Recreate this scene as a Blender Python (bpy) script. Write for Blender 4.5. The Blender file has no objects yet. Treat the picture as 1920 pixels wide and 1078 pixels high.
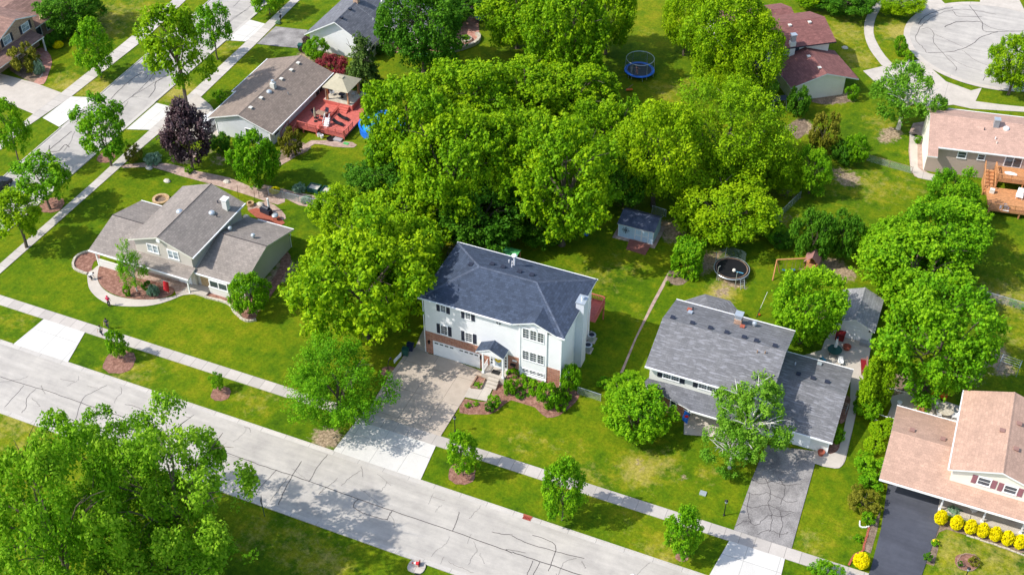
import bpy, bmesh, math, random
import numpy as np
from mathutils import Vector, Matrix
PI = math.pi
SC = bpy.context.scene
# ------------------------------------------------------------------ camera
FPX, PITCH, ROLL, HEAD, CAMH = 2278.15, math.radians(41.33266), math.radians(.0593), math.radians(22.6036), 100.0
def _w(v):
    c, s = math.cos(HEAD), math.sin(HEAD)
    return Vector((v[0]*c-v[1]*s, v[0]*s+v[1]*c, v[2]))
_r = Vector((1, 0, 0)); _f = Vector((0, math.cos(PITCH), -math.sin(PITCH))); _u = Vector((0, math.sin(PITCH), math.cos(PITCH)))
CR = _w(_r*math.cos(ROLL)+_u*math.sin(ROLL)); CU = _w(-_r*math.sin(ROLL)+_u*math.cos(ROLL)); CF = _w(_f)
CAM = Vector((0, 0, CAMH))
cd = bpy.data.cameras.new('camera'); cam = bpy.data.objects.new('camera', cd); SC.collection.objects.link(cam)
cam.matrix_world = Matrix(((CR.x, CU.x, -CF.x, 0), (CR.y, CU.y, -CF.y, 0), (CR.z, CU.z, -CF.z, CAMH), (0, 0, 0, 1)))
cd.sensor_width = 36; cd.lens = FPX*36/1920; cd.clip_start = 1; cd.clip_end = 6000
SC.camera = cam
# ------------------------------------------------------------------ sky and sun
SUN_AZ, SUN_EL = math.radians(34), math.radians(46.5)      # light travels towards +X,+Y
toSun = Vector((-math.cos(SUN_AZ)*math.cos(SUN_EL), -math.sin(SUN_AZ)*math.cos(SUN_EL), math.sin(SUN_EL)))
W = bpy.data.worlds.new('World'); SC.world = W; W.use_nodes = True
nt = W.node_tree; bg = nt.nodes['Background']; sky = nt.nodes.new('ShaderNodeTexSky'); sky.sky_type = 'NISHITA'
sky.sun_disc = False; sky.sun_elevation = SUN_EL; sky.sun_rotation = math.atan2(toSun.x, toSun.y)
sky.air_density = 1.0; sky.dust_density = 1.6; sky.ozone_density = 1.0
nt.links.new(sky.outputs[0], bg.inputs[0]); bg.inputs[1].default_value = 0.15
sl = bpy.data.lights.new('sun', 'SUN'); sl.energy = 3.0; sl.angle = math.radians(.6); sl.color = (1, .955, .88)
so = bpy.data.objects.new('sun', sl); SC.collection.objects.link(so); so.rotation_euler = toSun.to_track_quat('Z', 'Y').to_euler()
so.location = toSun*300
SC.view_settings.view_transform = 'Standard'; SC.view_settings.look = 'None'; SC.view_settings.gamma = 1
SC.view_settings.use_curve_mapping = False; SC.view_settings.exposure = 0.7
SC.render.engine = 'CYCLES'
# ------------------------------------------------------------------ survey helpers (a photo point -> a world point)
def ray(px, py): return CR*((px-960)/FPX) - CU*((py-539)/FPX) + CF
def G(px, py, z=0.0):
    d = ray(px, py); t = (z-CAMH)/d.z; p = CAM+d*t; return Vector((p.x, p.y, z))
def crop(ox, oy, s):
    return lambda x, y, z=0.0: G(ox+x/s, oy+y/s, z)
def S(px, py):                         # metres per photo pixel there
    p = G(px, py); return (p-CAM).dot(CF)/FPX
# ------------------------------------------------------------------ object helpers
def tag(o, label=None, cat=None, group=None, kind=None):
    if label: o['label'] = label
    if cat: o['category'] = cat
    if group: o['group'] = group
    if kind: o['kind'] = kind
    return o
def thing(name, label, cat, loc=(0, 0, 0), rz=0.0, group=None):
    o = bpy.data.objects.new(name, None); SC.collection.objects.link(o); o.empty_display_size = .3
    o.location = loc; o.rotation_euler = (0, 0, rz)
    return tag(o, label, cat, group)
def dup(src, loc, rz=0.0, label=None, scale=None, group=None):
    r = src.copy(); SC.collection.objects.link(r); r.location = loc; r.rotation_euler = (0, 0, rz)
    if scale: r.scale = scale
    if label: r['label'] = label
    if group: r['group'] = group
    for ch in list(src.children):
        c = ch.copy(); SC.collection.objects.link(c); c.parent = r
        for g in list(ch.children):
            d = g.copy(); SC.collection.objects.link(d); d.parent = c
    return r
class MB:
    """collects faces; world points minus (ox, oy) when built in world coordinates"""
    def __init__(s, ox=0.0, oy=0.0): s.v = []; s.f = []; s.m = []; s.ox = ox; s.oy = oy; s.sm = []
    def face(s, pts, m=0, smooth=False):
        n = len(s.v); s.v += [(p[0]-s.ox, p[1]-s.oy, p[2]) for p in pts]
        s.f.append(tuple(range(n, n+len(pts)))); s.m.append(m); s.sm.append(smooth); return s
    def box(s, x0, x1, y0, y1, z0, z1, m=0, skip=''):
        a, b, c, d = (x0, y0), (x1, y0), (x1, y1), (x0, y1)
        if 't' not in skip: s.face([(p[0], p[1], z1) for p in (a, b, c, d)], m)
        if 'b' not in skip: s.face([(p[0], p[1], z0) for p in (d, c, b, a)], m)
        for p, q in ((a, b), (b, c), (c, d), (d, a)): s.face([(p[0], p[1], z0), (q[0], q[1], z0), (q[0], q[1], z1), (p[0], p[1], z1)], m)
        return s
    def obox(s, o, U, N, u0, u1, z0, z1, n0, n1, m=0):
        o, U, N = Vector(o), Vector(U), Vector(N)
        P = lambda u, z, n: o+U*u+N*n+Vector((0, 0, z))
        c = [[[P(u, z, n) for n in (n0, n1)] for z in (z0, z1)] for u in (u0, u1)]
        flip = U.cross(Vector((0, 0, 1))).dot(N) < 0
        F = [(c[0][0][1], c[1][0][1], c[1][1][1], c[0][1][1]), (c[1][0][0], c[0][0][0], c[0][1][0], c[1][1][0]),
             (c[0][0][0], c[0][0][1], c[0][1][1], c[0][1][0]), (c[1][0][1], c[1][0][0], c[1][1][0], c[1][1][1]),
             (c[0][1][1], c[1][1][1], c[1][1][0], c[0][1][0]), (c[0][0][0], c[1][0][0], c[1][0][1], c[0][0][1])]
        for f in F: s.face(f if not flip else f[::-1], m)
        return s
    def poly(s, pts, z, m=0):
        a = sum(p[0]*q[1]-q[0]*p[1] for p, q in zip(pts, pts[1:]+pts[:1]))
        if a < 0: pts = pts[::-1]
        return s.face([(p[0], p[1], z) for p in pts], m)
    def prism(s, pts, z0, z1, m=0, mt=None, bottom=False):
        a = sum(p[0]*q[1]-q[0]*p[1] for p, q in zip(pts, pts[1:]+pts[:1]))
        if a < 0: pts = pts[::-1]
        s.face([(p[0], p[1], z1) for p in pts], m if mt is None else mt)
        if bottom: s.face([(p[0], p[1], z0) for p in pts[::-1]], m)
        for p, q in zip(pts, pts[1:]+pts[:1]): s.face([(p[0], p[1], z0), (q[0], q[1], z0), (q[0], q[1], z1), (p[0], p[1], z1)], m)
        return s
    def slab(s, top, t, m=0, ms=1, skip=()):
        top = [Vector(p) for p in top]; bot = [p-Vector((0, 0, t)) for p in top]
        n = (top[1]-top[0]).cross(top[2]-top[0])
        if n.z < 0: top.reverse(); bot.reverse(); k = len(top); skip = [k-2-i if k-2-i >= 0 else k-1 for i in skip]
        s.face(top, m); s.face(bot[::-1], ms)
        k = len(top)
        for i in range(k):
            if i in skip: continue
            j = (i+1) % k; s.face([bot[i], bot[j], top[j], top[i]], ms)
        return s
    def profile(s, prof, axis, a0, a1, m=0):
        """closed profile [(h, z)] pulled along axis ('x' or 'y') from a0 to a1"""
        P = (lambda h, z, a: (a, h, z)) if axis == 'x' else (lambda h, z, a: (h, a, z))
        A = [P(h, z, a0) for h, z in prof]; B = [P(h, z, a1) for h, z in prof]
        s.face(A, m); s.face(B[::-1], m)
        for i in range(len(prof)):
            j = (i+1) % len(prof); s.face([A[j], A[i], B[i], B[j]], m)
        return s
    def tube(s, pts, r, n=6, m=0, cap=True, smooth=True):
        pts = [Vector(p) for p in pts]; rr = r if isinstance(r, (list, tuple)) else [r]*len(pts)
        rings = []; up = Vector((0, 0, 1)); prev = None
        for i, p in enumerate(pts):
            d = (pts[min(i+1, len(pts)-1)]-pts[max(i-1, 0)]).normalized()
            a = (prev if prev else (up if abs(d.z) < .9 else Vector((1, 0, 0))))
            x = d.cross(a).normalized() if d.cross(a).length > 1e-5 else d.orthogonal().normalized()
            y = x.cross(d).normalized(); prev = y
            rings.append([p+(x*math.cos(2*PI*k/n)+y*math.sin(2*PI*k/n))*rr[i] for k in range(n)])
        for a, b in zip(rings, rings[1:]):
            for k in range(n): s.face([a[k], a[(k+1) % n], b[(k+1) % n], b[k]], m, smooth)
        if cap: s.face(rings[0][::-1], m); s.face(rings[-1], m)
        return s
    def lathe(s, c, prof, n=20, m=0, sx=1, sy=1, rz=0, smooth=True, cap=True):
        c = Vector(c); rings = []
        for r, z in prof:
            rg = []
            for k in range(n):
                x, y = r*sx*math.cos(2*PI*k/n), r*sy*math.sin(2*PI*k/n)
                rg.append(c+Vector((x*math.cos(rz)-y*math.sin(rz), x*math.sin(rz)+y*math.cos(rz), z)))
            rings.append(rg)
        for a, b in zip(rings, rings[1:]):
            for k in range(n): s.face([a[k], a[(k+1) % n], b[(k+1) % n], b[k]], m, smooth)
        if cap:
            if prof[0][0] > 1e-4: s.face(rings[0][::-1], m)
            if prof[-1][0] > 1e-4: s.face(rings[-1], m)
        return s
    def ball(s, c, r, n=12, m=0, sz=1):
        return s.lathe(c, [(r*math.sin(PI*i/8)+1e-5, -r*sz*math.cos(PI*i/8)) for i in range(9)], n, m, cap=False)
    def build(s, name, mats, parent=None, loc=None, rz=0, kind=None, merge=False):
        me = bpy.data.meshes.new(name); me.from_pydata(s.v, [], s.f)
        if not isinstance(mats, (list, tuple)): mats = [mats]
        for m in mats: me.materials.append(m)
        for p, mi, sm in zip(me.polygons, s.m, s.sm): p.material_index = min(mi, len(mats)-1); p.use_smooth = sm
        uv = me.uv_layers.new(name='UVMap').data
        for p in me.polygons:
            n = p.normal
            if abs(n.z) > .995: a, b = Vector((1, 0, 0)), Vector((0, 1, 0))
            else:
                a = Vector((0, 0, 1)).cross(n).normalized(); b = n.cross(a)
            for li in p.loop_indices:
                co = me.vertices[me.loops[li].vertex_index].co; uv[li].uv = (co.dot(a), co.dot(b))
        if merge:
            bm = bmesh.new(); bm.from_mesh(me); bmesh.ops.remove_doubles(bm, verts=bm.verts, dist=1e-4); bm.to_mesh(me); bm.free()
        o = bpy.data.objects.new(name, me); SC.collection.objects.link(o)
        if parent: o.parent = parent
        if loc is not None: o.location = loc
        if rz: o.rotation_euler = (0, 0, rz)
        if kind: o['kind'] = kind
        return o
# ------------------------------------------------------------------ materials
def lin(c):
    if isinstance(c, str): c = [int(c[i:i+2], 16)/255 for i in (0, 2, 4)]; return tuple((x/12.92 if x < .04045 else ((x+.055)/1.055)**2.4) for x in c)+(1,)
    return tuple(c)+(1,) if len(c) == 3 else tuple(c)
class N:
    def __init__(s, name):
        s.m = bpy.data.materials.new(name); s.m.use_nodes = True; s.t = s.m.node_tree; s.b = s.t.nodes['Principled BSDF']
        s.b.inputs['Specular IOR Level'].default_value = .3
    def n(s, typ, **kw):
        o = s.t.nodes.new(typ)
        for k, v in kw.items():
            if k.startswith('i_'):
                key = k[2:].replace('_', ' '); o.inputs[int(key) if key.isdigit() else key].default_value = v
            else: setattr(o, k, v)
        return o
    def l(s, a, b): s.t.links.new(a, b)
    def coord(s, out='Object'): return s.n('ShaderNodeTexCoord').outputs[out]
    def noise(s, scale, det=3, rough=.6, vec=None, dist=0):
        o = s.n('ShaderNodeTexNoise', i_Scale=scale, i_Detail=det, i_Roughness=rough, i_Distortion=dist)
        s.l(vec if vec is not None else s.coord(), o.inputs['Vector']); return o.outputs['Fac']
    def ramp(s, fac, stops):
        r = s.n('ShaderNodeValToRGB'); e = r.color_ramp.elements
        while len(e) < len(stops): e.new(.5)
        for q, (p, c) in zip(e, stops): q.position = p; q.color = lin(c)
        s.l(fac, r.inputs[0]); return r.outputs[0]
    def mix(s, fac, a, b, typ='MIX'):
        o = s.n('ShaderNodeMix', data_type='RGBA', blend_type=typ)
        for sock, v in ((o.inputs[0], fac), (o.inputs[6], a), (o.inputs[7], b)):
            if hasattr(v, 'is_linked'): s.l(v, sock)
            else: sock.default_value = v if isinstance(v, float) else lin(v)
        return o.outputs[2]
    def math(s, op, a, b=0.0):
        o = s.n('ShaderNodeMath', operation=op)
        for i, v in enumerate((a, b)):
            if hasattr(v, 'is_linked'): s.l(v, o.inputs[i])
            else: o.inputs[i].default_value = v
        return o.outputs[0]
    def bump(s, h, strength=.3, dist=.05):
        o = s.n('ShaderNodeBump', i_Strength=strength, i_Distance=dist); s.l(h, o.inputs['Height']); s.l(o.outputs[0], s.b.inputs['Normal'])
    def done(s, col, rough=.8):
        if hasattr(col, 'is_linked'): s.l(col, s.b.inputs['Base Color'])
        else: s.b.inputs['Base Color'].default_value = lin(col)
        s.b.inputs['Roughness'].default_value = rough; return s.m
def paint(name, c, rough=.55, var=.12, scale=1.7, metal=0):
    n = N(name); f = n.noise(scale, 4); c1 = lin(c); c0 = tuple(x*(1-var) for x in c1[:3]); c2 = tuple(min(1, x*(1+var*.7)) for x in c1[:3])
    n.b.inputs['Metallic'].default_value = metal
    return n.done(n.ramp(f, [(.3, c0), (.7, c2)]), rough)
def mottled(name, stops, scale=2, rough=.9, fine=14, bump=.3, det=4):
    n = N(name); f = n.noise(scale, det); g = n.noise(fine, 2)
    h = n.math('ADD', n.math('MULTIPLY', f, .62), n.math('MULTIPLY', g, .38))
    n.bump(g, bump, .04); return n.done(n.ramp(h, stops), rough)
def shingle(name, c, var=.22, w=.9, hgt=.27, streak=None, mortar=.72):
    n = N(name); uv = n.coord('UV'); c1 = lin(c)
    br = n.n('ShaderNodeTexBrick', offset=.37, i_Scale=1.0); n.l(uv, br.inputs['Vector'])
    br.inputs['Brick Width'].default_value = w; br.inputs['Row Height'].default_value = hgt; br.inputs['Mortar Size'].default_value = .022
    br.inputs['Mortar Smooth'].default_value = .5; br.inputs['Bias'].default_value = 0
    br.inputs['Color1'].default_value = tuple(x*(1-var) for x in c1[:3])+(1,)
    br.inputs['Color2'].default_value = tuple(min(1, x*(1+var)) for x in c1[:3])+(1,)
    br.inputs['Mortar'].default_value = tuple(x*mortar for x in c1[:3])+(1,)
    col = br.outputs['Color']
    big = n.noise(.55, 5, .65); col = n.mix(.55, col, n.ramp(big, [(.3, (.78, .78, .78)), (.7, (1.22, 1.2, 1.18))]), 'MULTIPLY')
    fine = n.noise(9, 2); col = n.mix(.5, col, n.ramp(fine, [(.3, (.7, .7, .7)), (.7, (1.3, 1.3, 1.3))]), 'MULTIPLY')
    if streak:
        mp = n.n('ShaderNodeMapping'); mp.inputs['Scale'].default_value = (.75, 3.4, 1); n.l(uv, mp.inputs['Vector'])
        v = n.n('ShaderNodeTexNoise', i_Scale=1.3, i_Detail=1.0); n.l(mp.outputs[0], v.inputs['Vector'])
        col = n.mix(n.ramp(v.outputs['Fac'], [(.54, (0, 0, 0)), (.66, (.75, .75, .75))]), col, streak)
    n.bump(br.outputs['Fac'], -.35, .03)
    return n.done(col, .92)
def brick(name, c, c2, mortar, w=.42, hgt=.15):
    n = N(name); br = n.n('ShaderNodeTexBrick', i_Scale=1.0); n.l(n.coord('UV'), br.inputs['Vector'])
    br.inputs['Brick Width'].default_value = w; br.inputs['Row Height'].default_value = hgt; br.inputs['Mortar Size'].default_value = .014
    br.inputs['Color1'].default_value = lin(c); br.inputs['Color2'].default_value = lin(c2); br.inputs['Mortar'].default_value = lin(mortar)
    col = n.mix(.5, br.outputs['Color'], n.ramp(n.noise(2.5, 5), [(.3, (.7, .7, .7)), (.7, (1.25, 1.2, 1.15))]), 'MULTIPLY')
    n.bump(br.outputs['Fac'], -.4, .02); return n.done(col, .9)
def siding(name, c, lap=.22, vertical=False):
    n = N(name); uv = n.n('ShaderNodeSeparateXYZ'); n.l(n.coord('UV'), uv.inputs[0])
    f = n.math('FRACT', n.math('DIVIDE', uv.outputs[0 if vertical else 1], lap)); c1 = lin(c)
    line = n.ramp(f, [(0, (.74, .76, .8)), (.13, (1, 1, 1)), (1, (1, 1, 1))])  # shade at each lap edge, painted into the colour as a darker line
    col = n.mix(1.0, line, n.ramp(n.noise(.8, 5), [(.3, tuple(x*.93 for x in c1[:3])), (.7, c1[:3])]), 'MULTIPLY')
    n.bump(f, .35, .03); return n.done(col, .6)
def glassy(name, c, rough=.12):
    n = N(name); n.b.inputs['Specular IOR Level'].default_value = .8
    return n.done(n.ramp(n.noise(.9, 3), [(.35, tuple(x*.6 for x in lin(c)[:3])), (.65, tuple(x*1.5 for x in lin(c)[:3]))]), rough)
def slabs(name, c, w, h, var=.07, joint=.55, stain=.12, ang=0.0):
    """cast concrete: world-aligned joints, slab to slab tone, stains"""
    n = N(name); mp = n.n('ShaderNodeMapping'); n.l(n.coord(), mp.inputs['Vector']); mp.inputs['Rotation'].default_value = (0, 0, ang)
    br = n.n('ShaderNodeTexBrick', offset=0.0, i_Scale=1.0); n.l(mp.outputs[0], br.inputs['Vector']); c1 = lin(c)
    br.inputs['Brick Width'].default_value = w; br.inputs['Row Height'].default_value = h; br.inputs['Mortar Size'].default_value = .03
    br.inputs['Mortar Smooth'].default_value = .3
    br.inputs['Color1'].default_value = tuple(x*(1-var) for x in c1[:3])+(1,); br.inputs['Color2'].default_value = tuple(x*(1+var) for x in c1[:3])+(1,)
    br.inputs['Mortar'].default_value = tuple(x*joint for x in c1[:3])+(1,)
    st = n.ramp(n.noise(.6, 6, .7), [(.3, (1-stain, 1-stain*1.05, 1-stain*1.15)), (.65, (1.04, 1.03, 1.02))])
    col = n.mix(1.0, br.outputs['Color'], st, 'MULTIPLY')
    col = n.mix(.5, col, n.ramp(n.noise(11, 2), [(.3, (.86, .86, .86)), (.7, (1.1, 1.1, 1.1))]), 'MULTIPLY')
    return n.done(col, .88)
def asphalt(name, c, var=.12, stain=.2, ang=0):
    n = N(name); c1 = lin(c); mp = n.n('ShaderNodeMapping'); n.l(n.coord(), mp.inputs['Vector'])
    mp.inputs['Rotation'].default_value = (0, 0, ang); mp.inputs['Scale'].default_value = (.12, 1.1, 1)
    v = n.n('ShaderNodeTexNoise', i_Scale=1.0, i_Detail=5.0, i_Roughness=.65); n.l(mp.outputs[0], v.inputs['Vector'])
    col = n.ramp(v.outputs['Fac'], [(.3, tuple(x*(1-var) for x in c1[:3])), (.68, tuple(x*(1+var*.6) for x in c1[:3]))])
    col = n.mix(1.0, col, n.ramp(n.noise(.35, 7, .72), [(.3, (1-stain, 1-stain, 1-stain*.95)), (.6, (1.03, 1.03, 1.02))]), 'MULTIPLY')
    g = n.noise(26, 2); col = n.mix(.6, col, n.ramp(g, [(.3, (.82, .82, .82)), (.7, (1.16, 1.16, 1.16))]), 'MULTIPLY')
    n.bump(g, .25, .01); return n.done(col, .9)
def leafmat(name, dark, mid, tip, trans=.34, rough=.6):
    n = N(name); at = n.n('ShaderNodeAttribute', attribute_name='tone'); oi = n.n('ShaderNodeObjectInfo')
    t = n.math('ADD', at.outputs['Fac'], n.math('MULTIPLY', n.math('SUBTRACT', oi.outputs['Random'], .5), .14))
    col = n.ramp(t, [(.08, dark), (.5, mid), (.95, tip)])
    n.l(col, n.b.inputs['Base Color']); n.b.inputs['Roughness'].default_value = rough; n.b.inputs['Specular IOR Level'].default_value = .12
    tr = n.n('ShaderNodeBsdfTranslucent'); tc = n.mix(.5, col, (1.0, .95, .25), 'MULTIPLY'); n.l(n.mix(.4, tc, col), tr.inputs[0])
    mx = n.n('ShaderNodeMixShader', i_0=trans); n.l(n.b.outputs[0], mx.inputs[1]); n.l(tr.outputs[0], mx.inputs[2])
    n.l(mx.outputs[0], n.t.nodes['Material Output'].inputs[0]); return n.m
def netting(name, c, alpha):
    n = N(name); tr = n.n('ShaderNodeBsdfTransparent'); mx = n.n('ShaderNodeMixShader', i_0=alpha)
    n.done(c, .7); n.l(tr.outputs[0], mx.inputs[1]); n.l(n.b.outputs[0], mx.inputs[2]); n.l(mx.outputs[0], n.t.nodes['Material Output'].inputs[0]); return n.m
M = {}
M['white'] = paint('white_paint', (.87, .87, .87), .45, .05)
M['offwhite'] = paint('cream_paint', (.72, .70, .62), .5, .06)
M['black'] = paint('black_metal', (.015, .015, .017), .4)
M['dark'] = paint('dark_slate_paint', (.03, .035, .055), .5)
M['grey'] = paint('grey_metal', (.35, .37, .4), .4, .1, 3, .3)
M['steel'] = paint('galvanised_steel', (.55, .6, .63), .35, .1, 3, .5)
M['red'] = paint('red_plastic', (.62, .02, .03), .4)
M['darkred'] = paint('dark_red_plastic', (.22, .012, .015), .5)
M['blue'] = paint('blue_plastic', (.02, .17, .72), .35)
M['ltblue'] = paint('light_blue_fabric', (.10, .36, .55), .6)
M['green'] = paint('green_canvas', (.09, .4, .12), .7, .2, 5)
M['dkgreen'] = paint('dark_green_plastic', (.02, .09, .07), .4)
M['navy'] = paint('navy_plastic', (.02, .03, .07), .4)
M['yellow'] = paint('yellow_wreath', (.85, .62, .02), .7, .3, 6)
M['orange'] = paint('orange_plastic', (.75, .16, .02), .5)
M['terra'] = paint('terracotta', (.36, .1, .06), .8, .2, 4)
M['tan'] = paint('tan_canvas', (.42, .38, .27), .8, .1, 2)
M['cedar'] = paint('cedar_timber', (.55, .26, .11), .75, .25, 3)
M['redwood'] = paint('red_stained_timber', (.55, .14, .11), .6, .22, 2.5)
M['timber'] = paint('weathered_timber', (.3, .2, .14), .85, .25, 3)
M['stone'] = mottled('edging_stone', [(.3, (.32, .28, .22)), (.5, (.5, .45, .36)), (.7, (.66, .6, .5))], 3, .9, 9)
M['rock'] = mottled('garden_rock', [(.35, (.4, .36, .3)), (.65, (.7, .66, .58))], 2, .9, 6)
M['skin'] = paint('skin', (.55, .33, .24), .6)
M['hair'] = paint('dark_hair', (.03, .02, .016), .6)
M['glass'] = glassy('window_glass', (.05, .065, .08))
M['glasslt'] = glassy('curtained_glass', (.32, .38, .42), .2)
M['rubber'] = paint('rubber', (.02, .02, .02), .8)
M['net'] = netting('safety_net', (.1, .14, .16), .3)
M['wire'] = netting('chain_link', (.42, .47, .46), .3)
M['bark'] = mottled('tree_bark', [(.3, (.06, .045, .03)), (.7, (.2, .16, .12))], 4, .95, 20)
M['birchbark'] = mottled('pale_bark', [(.3, (.45, .42, .37)), (.7, (.8, .78, .72))], 4, .85, 20)
M['mulch'] = mottled('bark_mulch', [(.3, (.10, .045, .03)), (.5, (.25, .125, .09)), (.72, (.46, .27, .2))], 2.2, .95, 7, .6)
M['gravel'] = mottled('pink_gravel', [(.3, (.22, .14, .11)), (.5, (.42, .3, .24)), (.72, (.62, .48, .4))], 1.2, .95, 8, .6)
M['soil'] = mottled('bare_soil', [(.3, (.08, .055, .04)), (.5, (.2, .145, .1)), (.72, (.36, .27, .2))], 1.5, .95, 6, .6)
M['siding_white'] = siding('white_lap_siding', (.93, .92, .92))
M['siding_grey'] = siding('grey_lap_siding', (.72, .735, .78))
M['siding_tan'] = siding('tan_lap_siding', (.60, .55, .49), .24)
M['siding_pale'] = siding('pale_grey_lap_siding', (.76, .75, .70), .24)
M['siding_taupe'] = siding('taupe_lap_siding', (.46, .36, .30), .24)
M['siding_cream'] = siding('cream_lap_siding', (.88, .84, .73), .24)
M['siding_blue'] = siding('pale_blue_board', (.56, .73, .86), .4, True)
M['brick_red'] = brick('red_brick', (.30, .09, .05), (.46, .19, .11), (.5, .42, .36))
M['brick_tan'] = brick('tan_brick', (.38, .22, .14), (.52, .34, .23), (.5, .42, .36))
M['pavers'] = brick('red_pavers', (.36, .14, .10), (.5, .26, .2), (.4, .3, .25), .5, .25)
M['flag'] = mottled('flagstone', [(.3, (.25, .15, .08)), (.5, (.48, .32, .17)), (.7, (.6, .45, .28))], 3, .85, 5)
M['mauve'] = paint('mauve_paint', (.30, .13, .15), .6)
M['roof_navy'] = shingle('charcoal_blue_shingles', (.052, .070, .108), .22, .45, .3)
M['roof_grey'] = shingle('grey_patched_shingles', (.165, .165, .172), .14, .8, .3, (.27, .27, .29))
M['roof_pale'] = shingle('pale_grey_shingles', (.27, .27, .28), .15, .5, .3)
M['roofvent'] = paint('faded_vent', (.30, .17, .14), .7)
M['roof_slate'] = shingle('slate_grey_shingles', (.15, .155, .175), .2, .7, .28)
M['roof_tan'] = shingle('taupe_shingles', (.265, .232, .205), .13, .45, .30)
M['roof_brown'] = shingle('brown_shingles', (.245, .195, .16), .14, .45, .32)
M['roof_peach'] = shingle('peach_shingles', (.46, .30, .225), .09, .5, .32, mortar=.84)
M['roof_pink'] = shingle('rose_shingles', (.47, .305, .24), .09, .5, .32, mortar=.84)
M['roof_maroon'] = shingle('maroon_shingles', (.22, .095, .085), .18, .5, .3)
M['roof_mauve'] = shingle('mauve_brown_shingles', (.25, .15, .12), .22, .7, .3)
M['asphalt'] = asphalt('bleached_asphalt', (.47, .435, .39), .14, .2)
M['asphalt_y'] = asphalt('bleached_asphalt_side_street', (.44, .41, .375), ang=PI/2)
M['asphalt_old'] = mottled('worn_asphalt', [(.34, (.13, .12, .115)), (.46, (.23, .215, .205)), (.56, (.31, .29, .275)), (.68, (.42, .39, .365))], .5, .92, 9, det=7)
M['asphalt_new'] = asphalt('sealed_asphalt', (.075, .08, .10), .15, .25, PI/2)
M['crack'] = paint('crack_sealant', (.07, .06, .06), .6)
M['conc'] = slabs('concrete_gutter', (.52, .49, .45), 3.0, 50)
M['walk'] = slabs('concrete_walk', (.48, .44, .40), 1.55, 50, .1)
M['walk_y'] = slabs('concrete_walk_side', (.52, .48, .435), 1.55, 50, .1, ang=PI/2)
M['apron'] = slabs('pale_concrete_slabs', (.61, .59, .55), 3.35, 3.3, .03, .6, .08)
M['drive'] = slabs('buff_concrete_slabs', (.47, .40, .33), 3.35, 4.2, .04, .55, .16)
M['plainconc'] = slabs('plain_concrete', (.53, .48, .42), 40, 40, .03, .6, .16)
# lawn
def lawn():
    n = N('lawn'); big = n.noise(.075, 5, .6); med = n.noise(.55, 6, .68); fine = n.noise(3.2, 4, .7); tiny = n.noise(11, 3, .7)
    dry = n.n('ShaderNodeAttribute', attribute_name='dry').outputs['Fac']; bare = n.n('ShaderNodeAttribute', attribute_name='bare').outputs['Fac']
    h = n.math('ADD', n.math('MULTIPLY', big, .5), n.math('MULTIPLY', med, .5))
    col = n.ramp(h, [(.36, (.038, .092, .003)), (.46, (.080, .150, .003)), (.55, (.135, .185, .004)), (.67, (.22, .22, .009))])
    d = n.math('ADD', dry, n.math('MULTIPLY', n.math('SUBTRACT', med, .5), 1.6))
    col = n.mix(n.ramp(d, [(.3, (0, 0, 0)), (.75, (.8, .8, .8))]), col, (.27, .25, .016))
    straw = n.math('ADD', n.math('MULTIPLY', dry, .5), n.noise(.9, 7, .75))
    col = n.mix(n.ramp(straw, [(.70, (0, 0, 0)), (.92, (.6, .6, .6))]), col, (.42, .34, .11))
    b = n.math('ADD', bare, n.math('MULTIPLY', n.math('SUBTRACT', n.noise(1.4, 6, .75), .5), 1.5))
    col = n.mix(n.ramp(b, [(.42, (0, 0, 0)), (.66, (1, 1, 1))]), col, n.ramp(fine, [(.3, (.2, .14, .09)), (.7, (.44, .34, .25))]))
    col = n.mix(.85, col, n.ramp(fine, [(.25, (.52, .56, .5)), (.75, (1.46, 1.42, 1.38))]), 'MULTIPLY')
    col = n.mix(.8, col, n.ramp(tiny, [(.25, (.62, .64, .6)), (.75, (1.38, 1.36, 1.3))]), 'MULTIPLY')
    mp = n.n('ShaderNodeMapping'); n.l(n.coord(), mp.inputs['Vector']); mp.inputs['Rotation'].default_value = (0, 0, .25)
    wv = n.n('ShaderNodeTexWave', i_Scale=.32, i_Distortion=1.5, i_Detail=1.0); n.l(mp.outputs[0], wv.inputs['Vector'])
    col = n.mix(.5, col, n.ramp(wv.outputs['Fac'], [(.2, (.92, .93, .92)), (.8, (1.06, 1.05, 1.03))]), 'MULTIPLY')
    n.bump(tiny, .6, .08); n.b.inputs['Specular IOR Level'].default_value = .1; return n.done(col, .95)
M['lawn'] = lawn()
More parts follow.
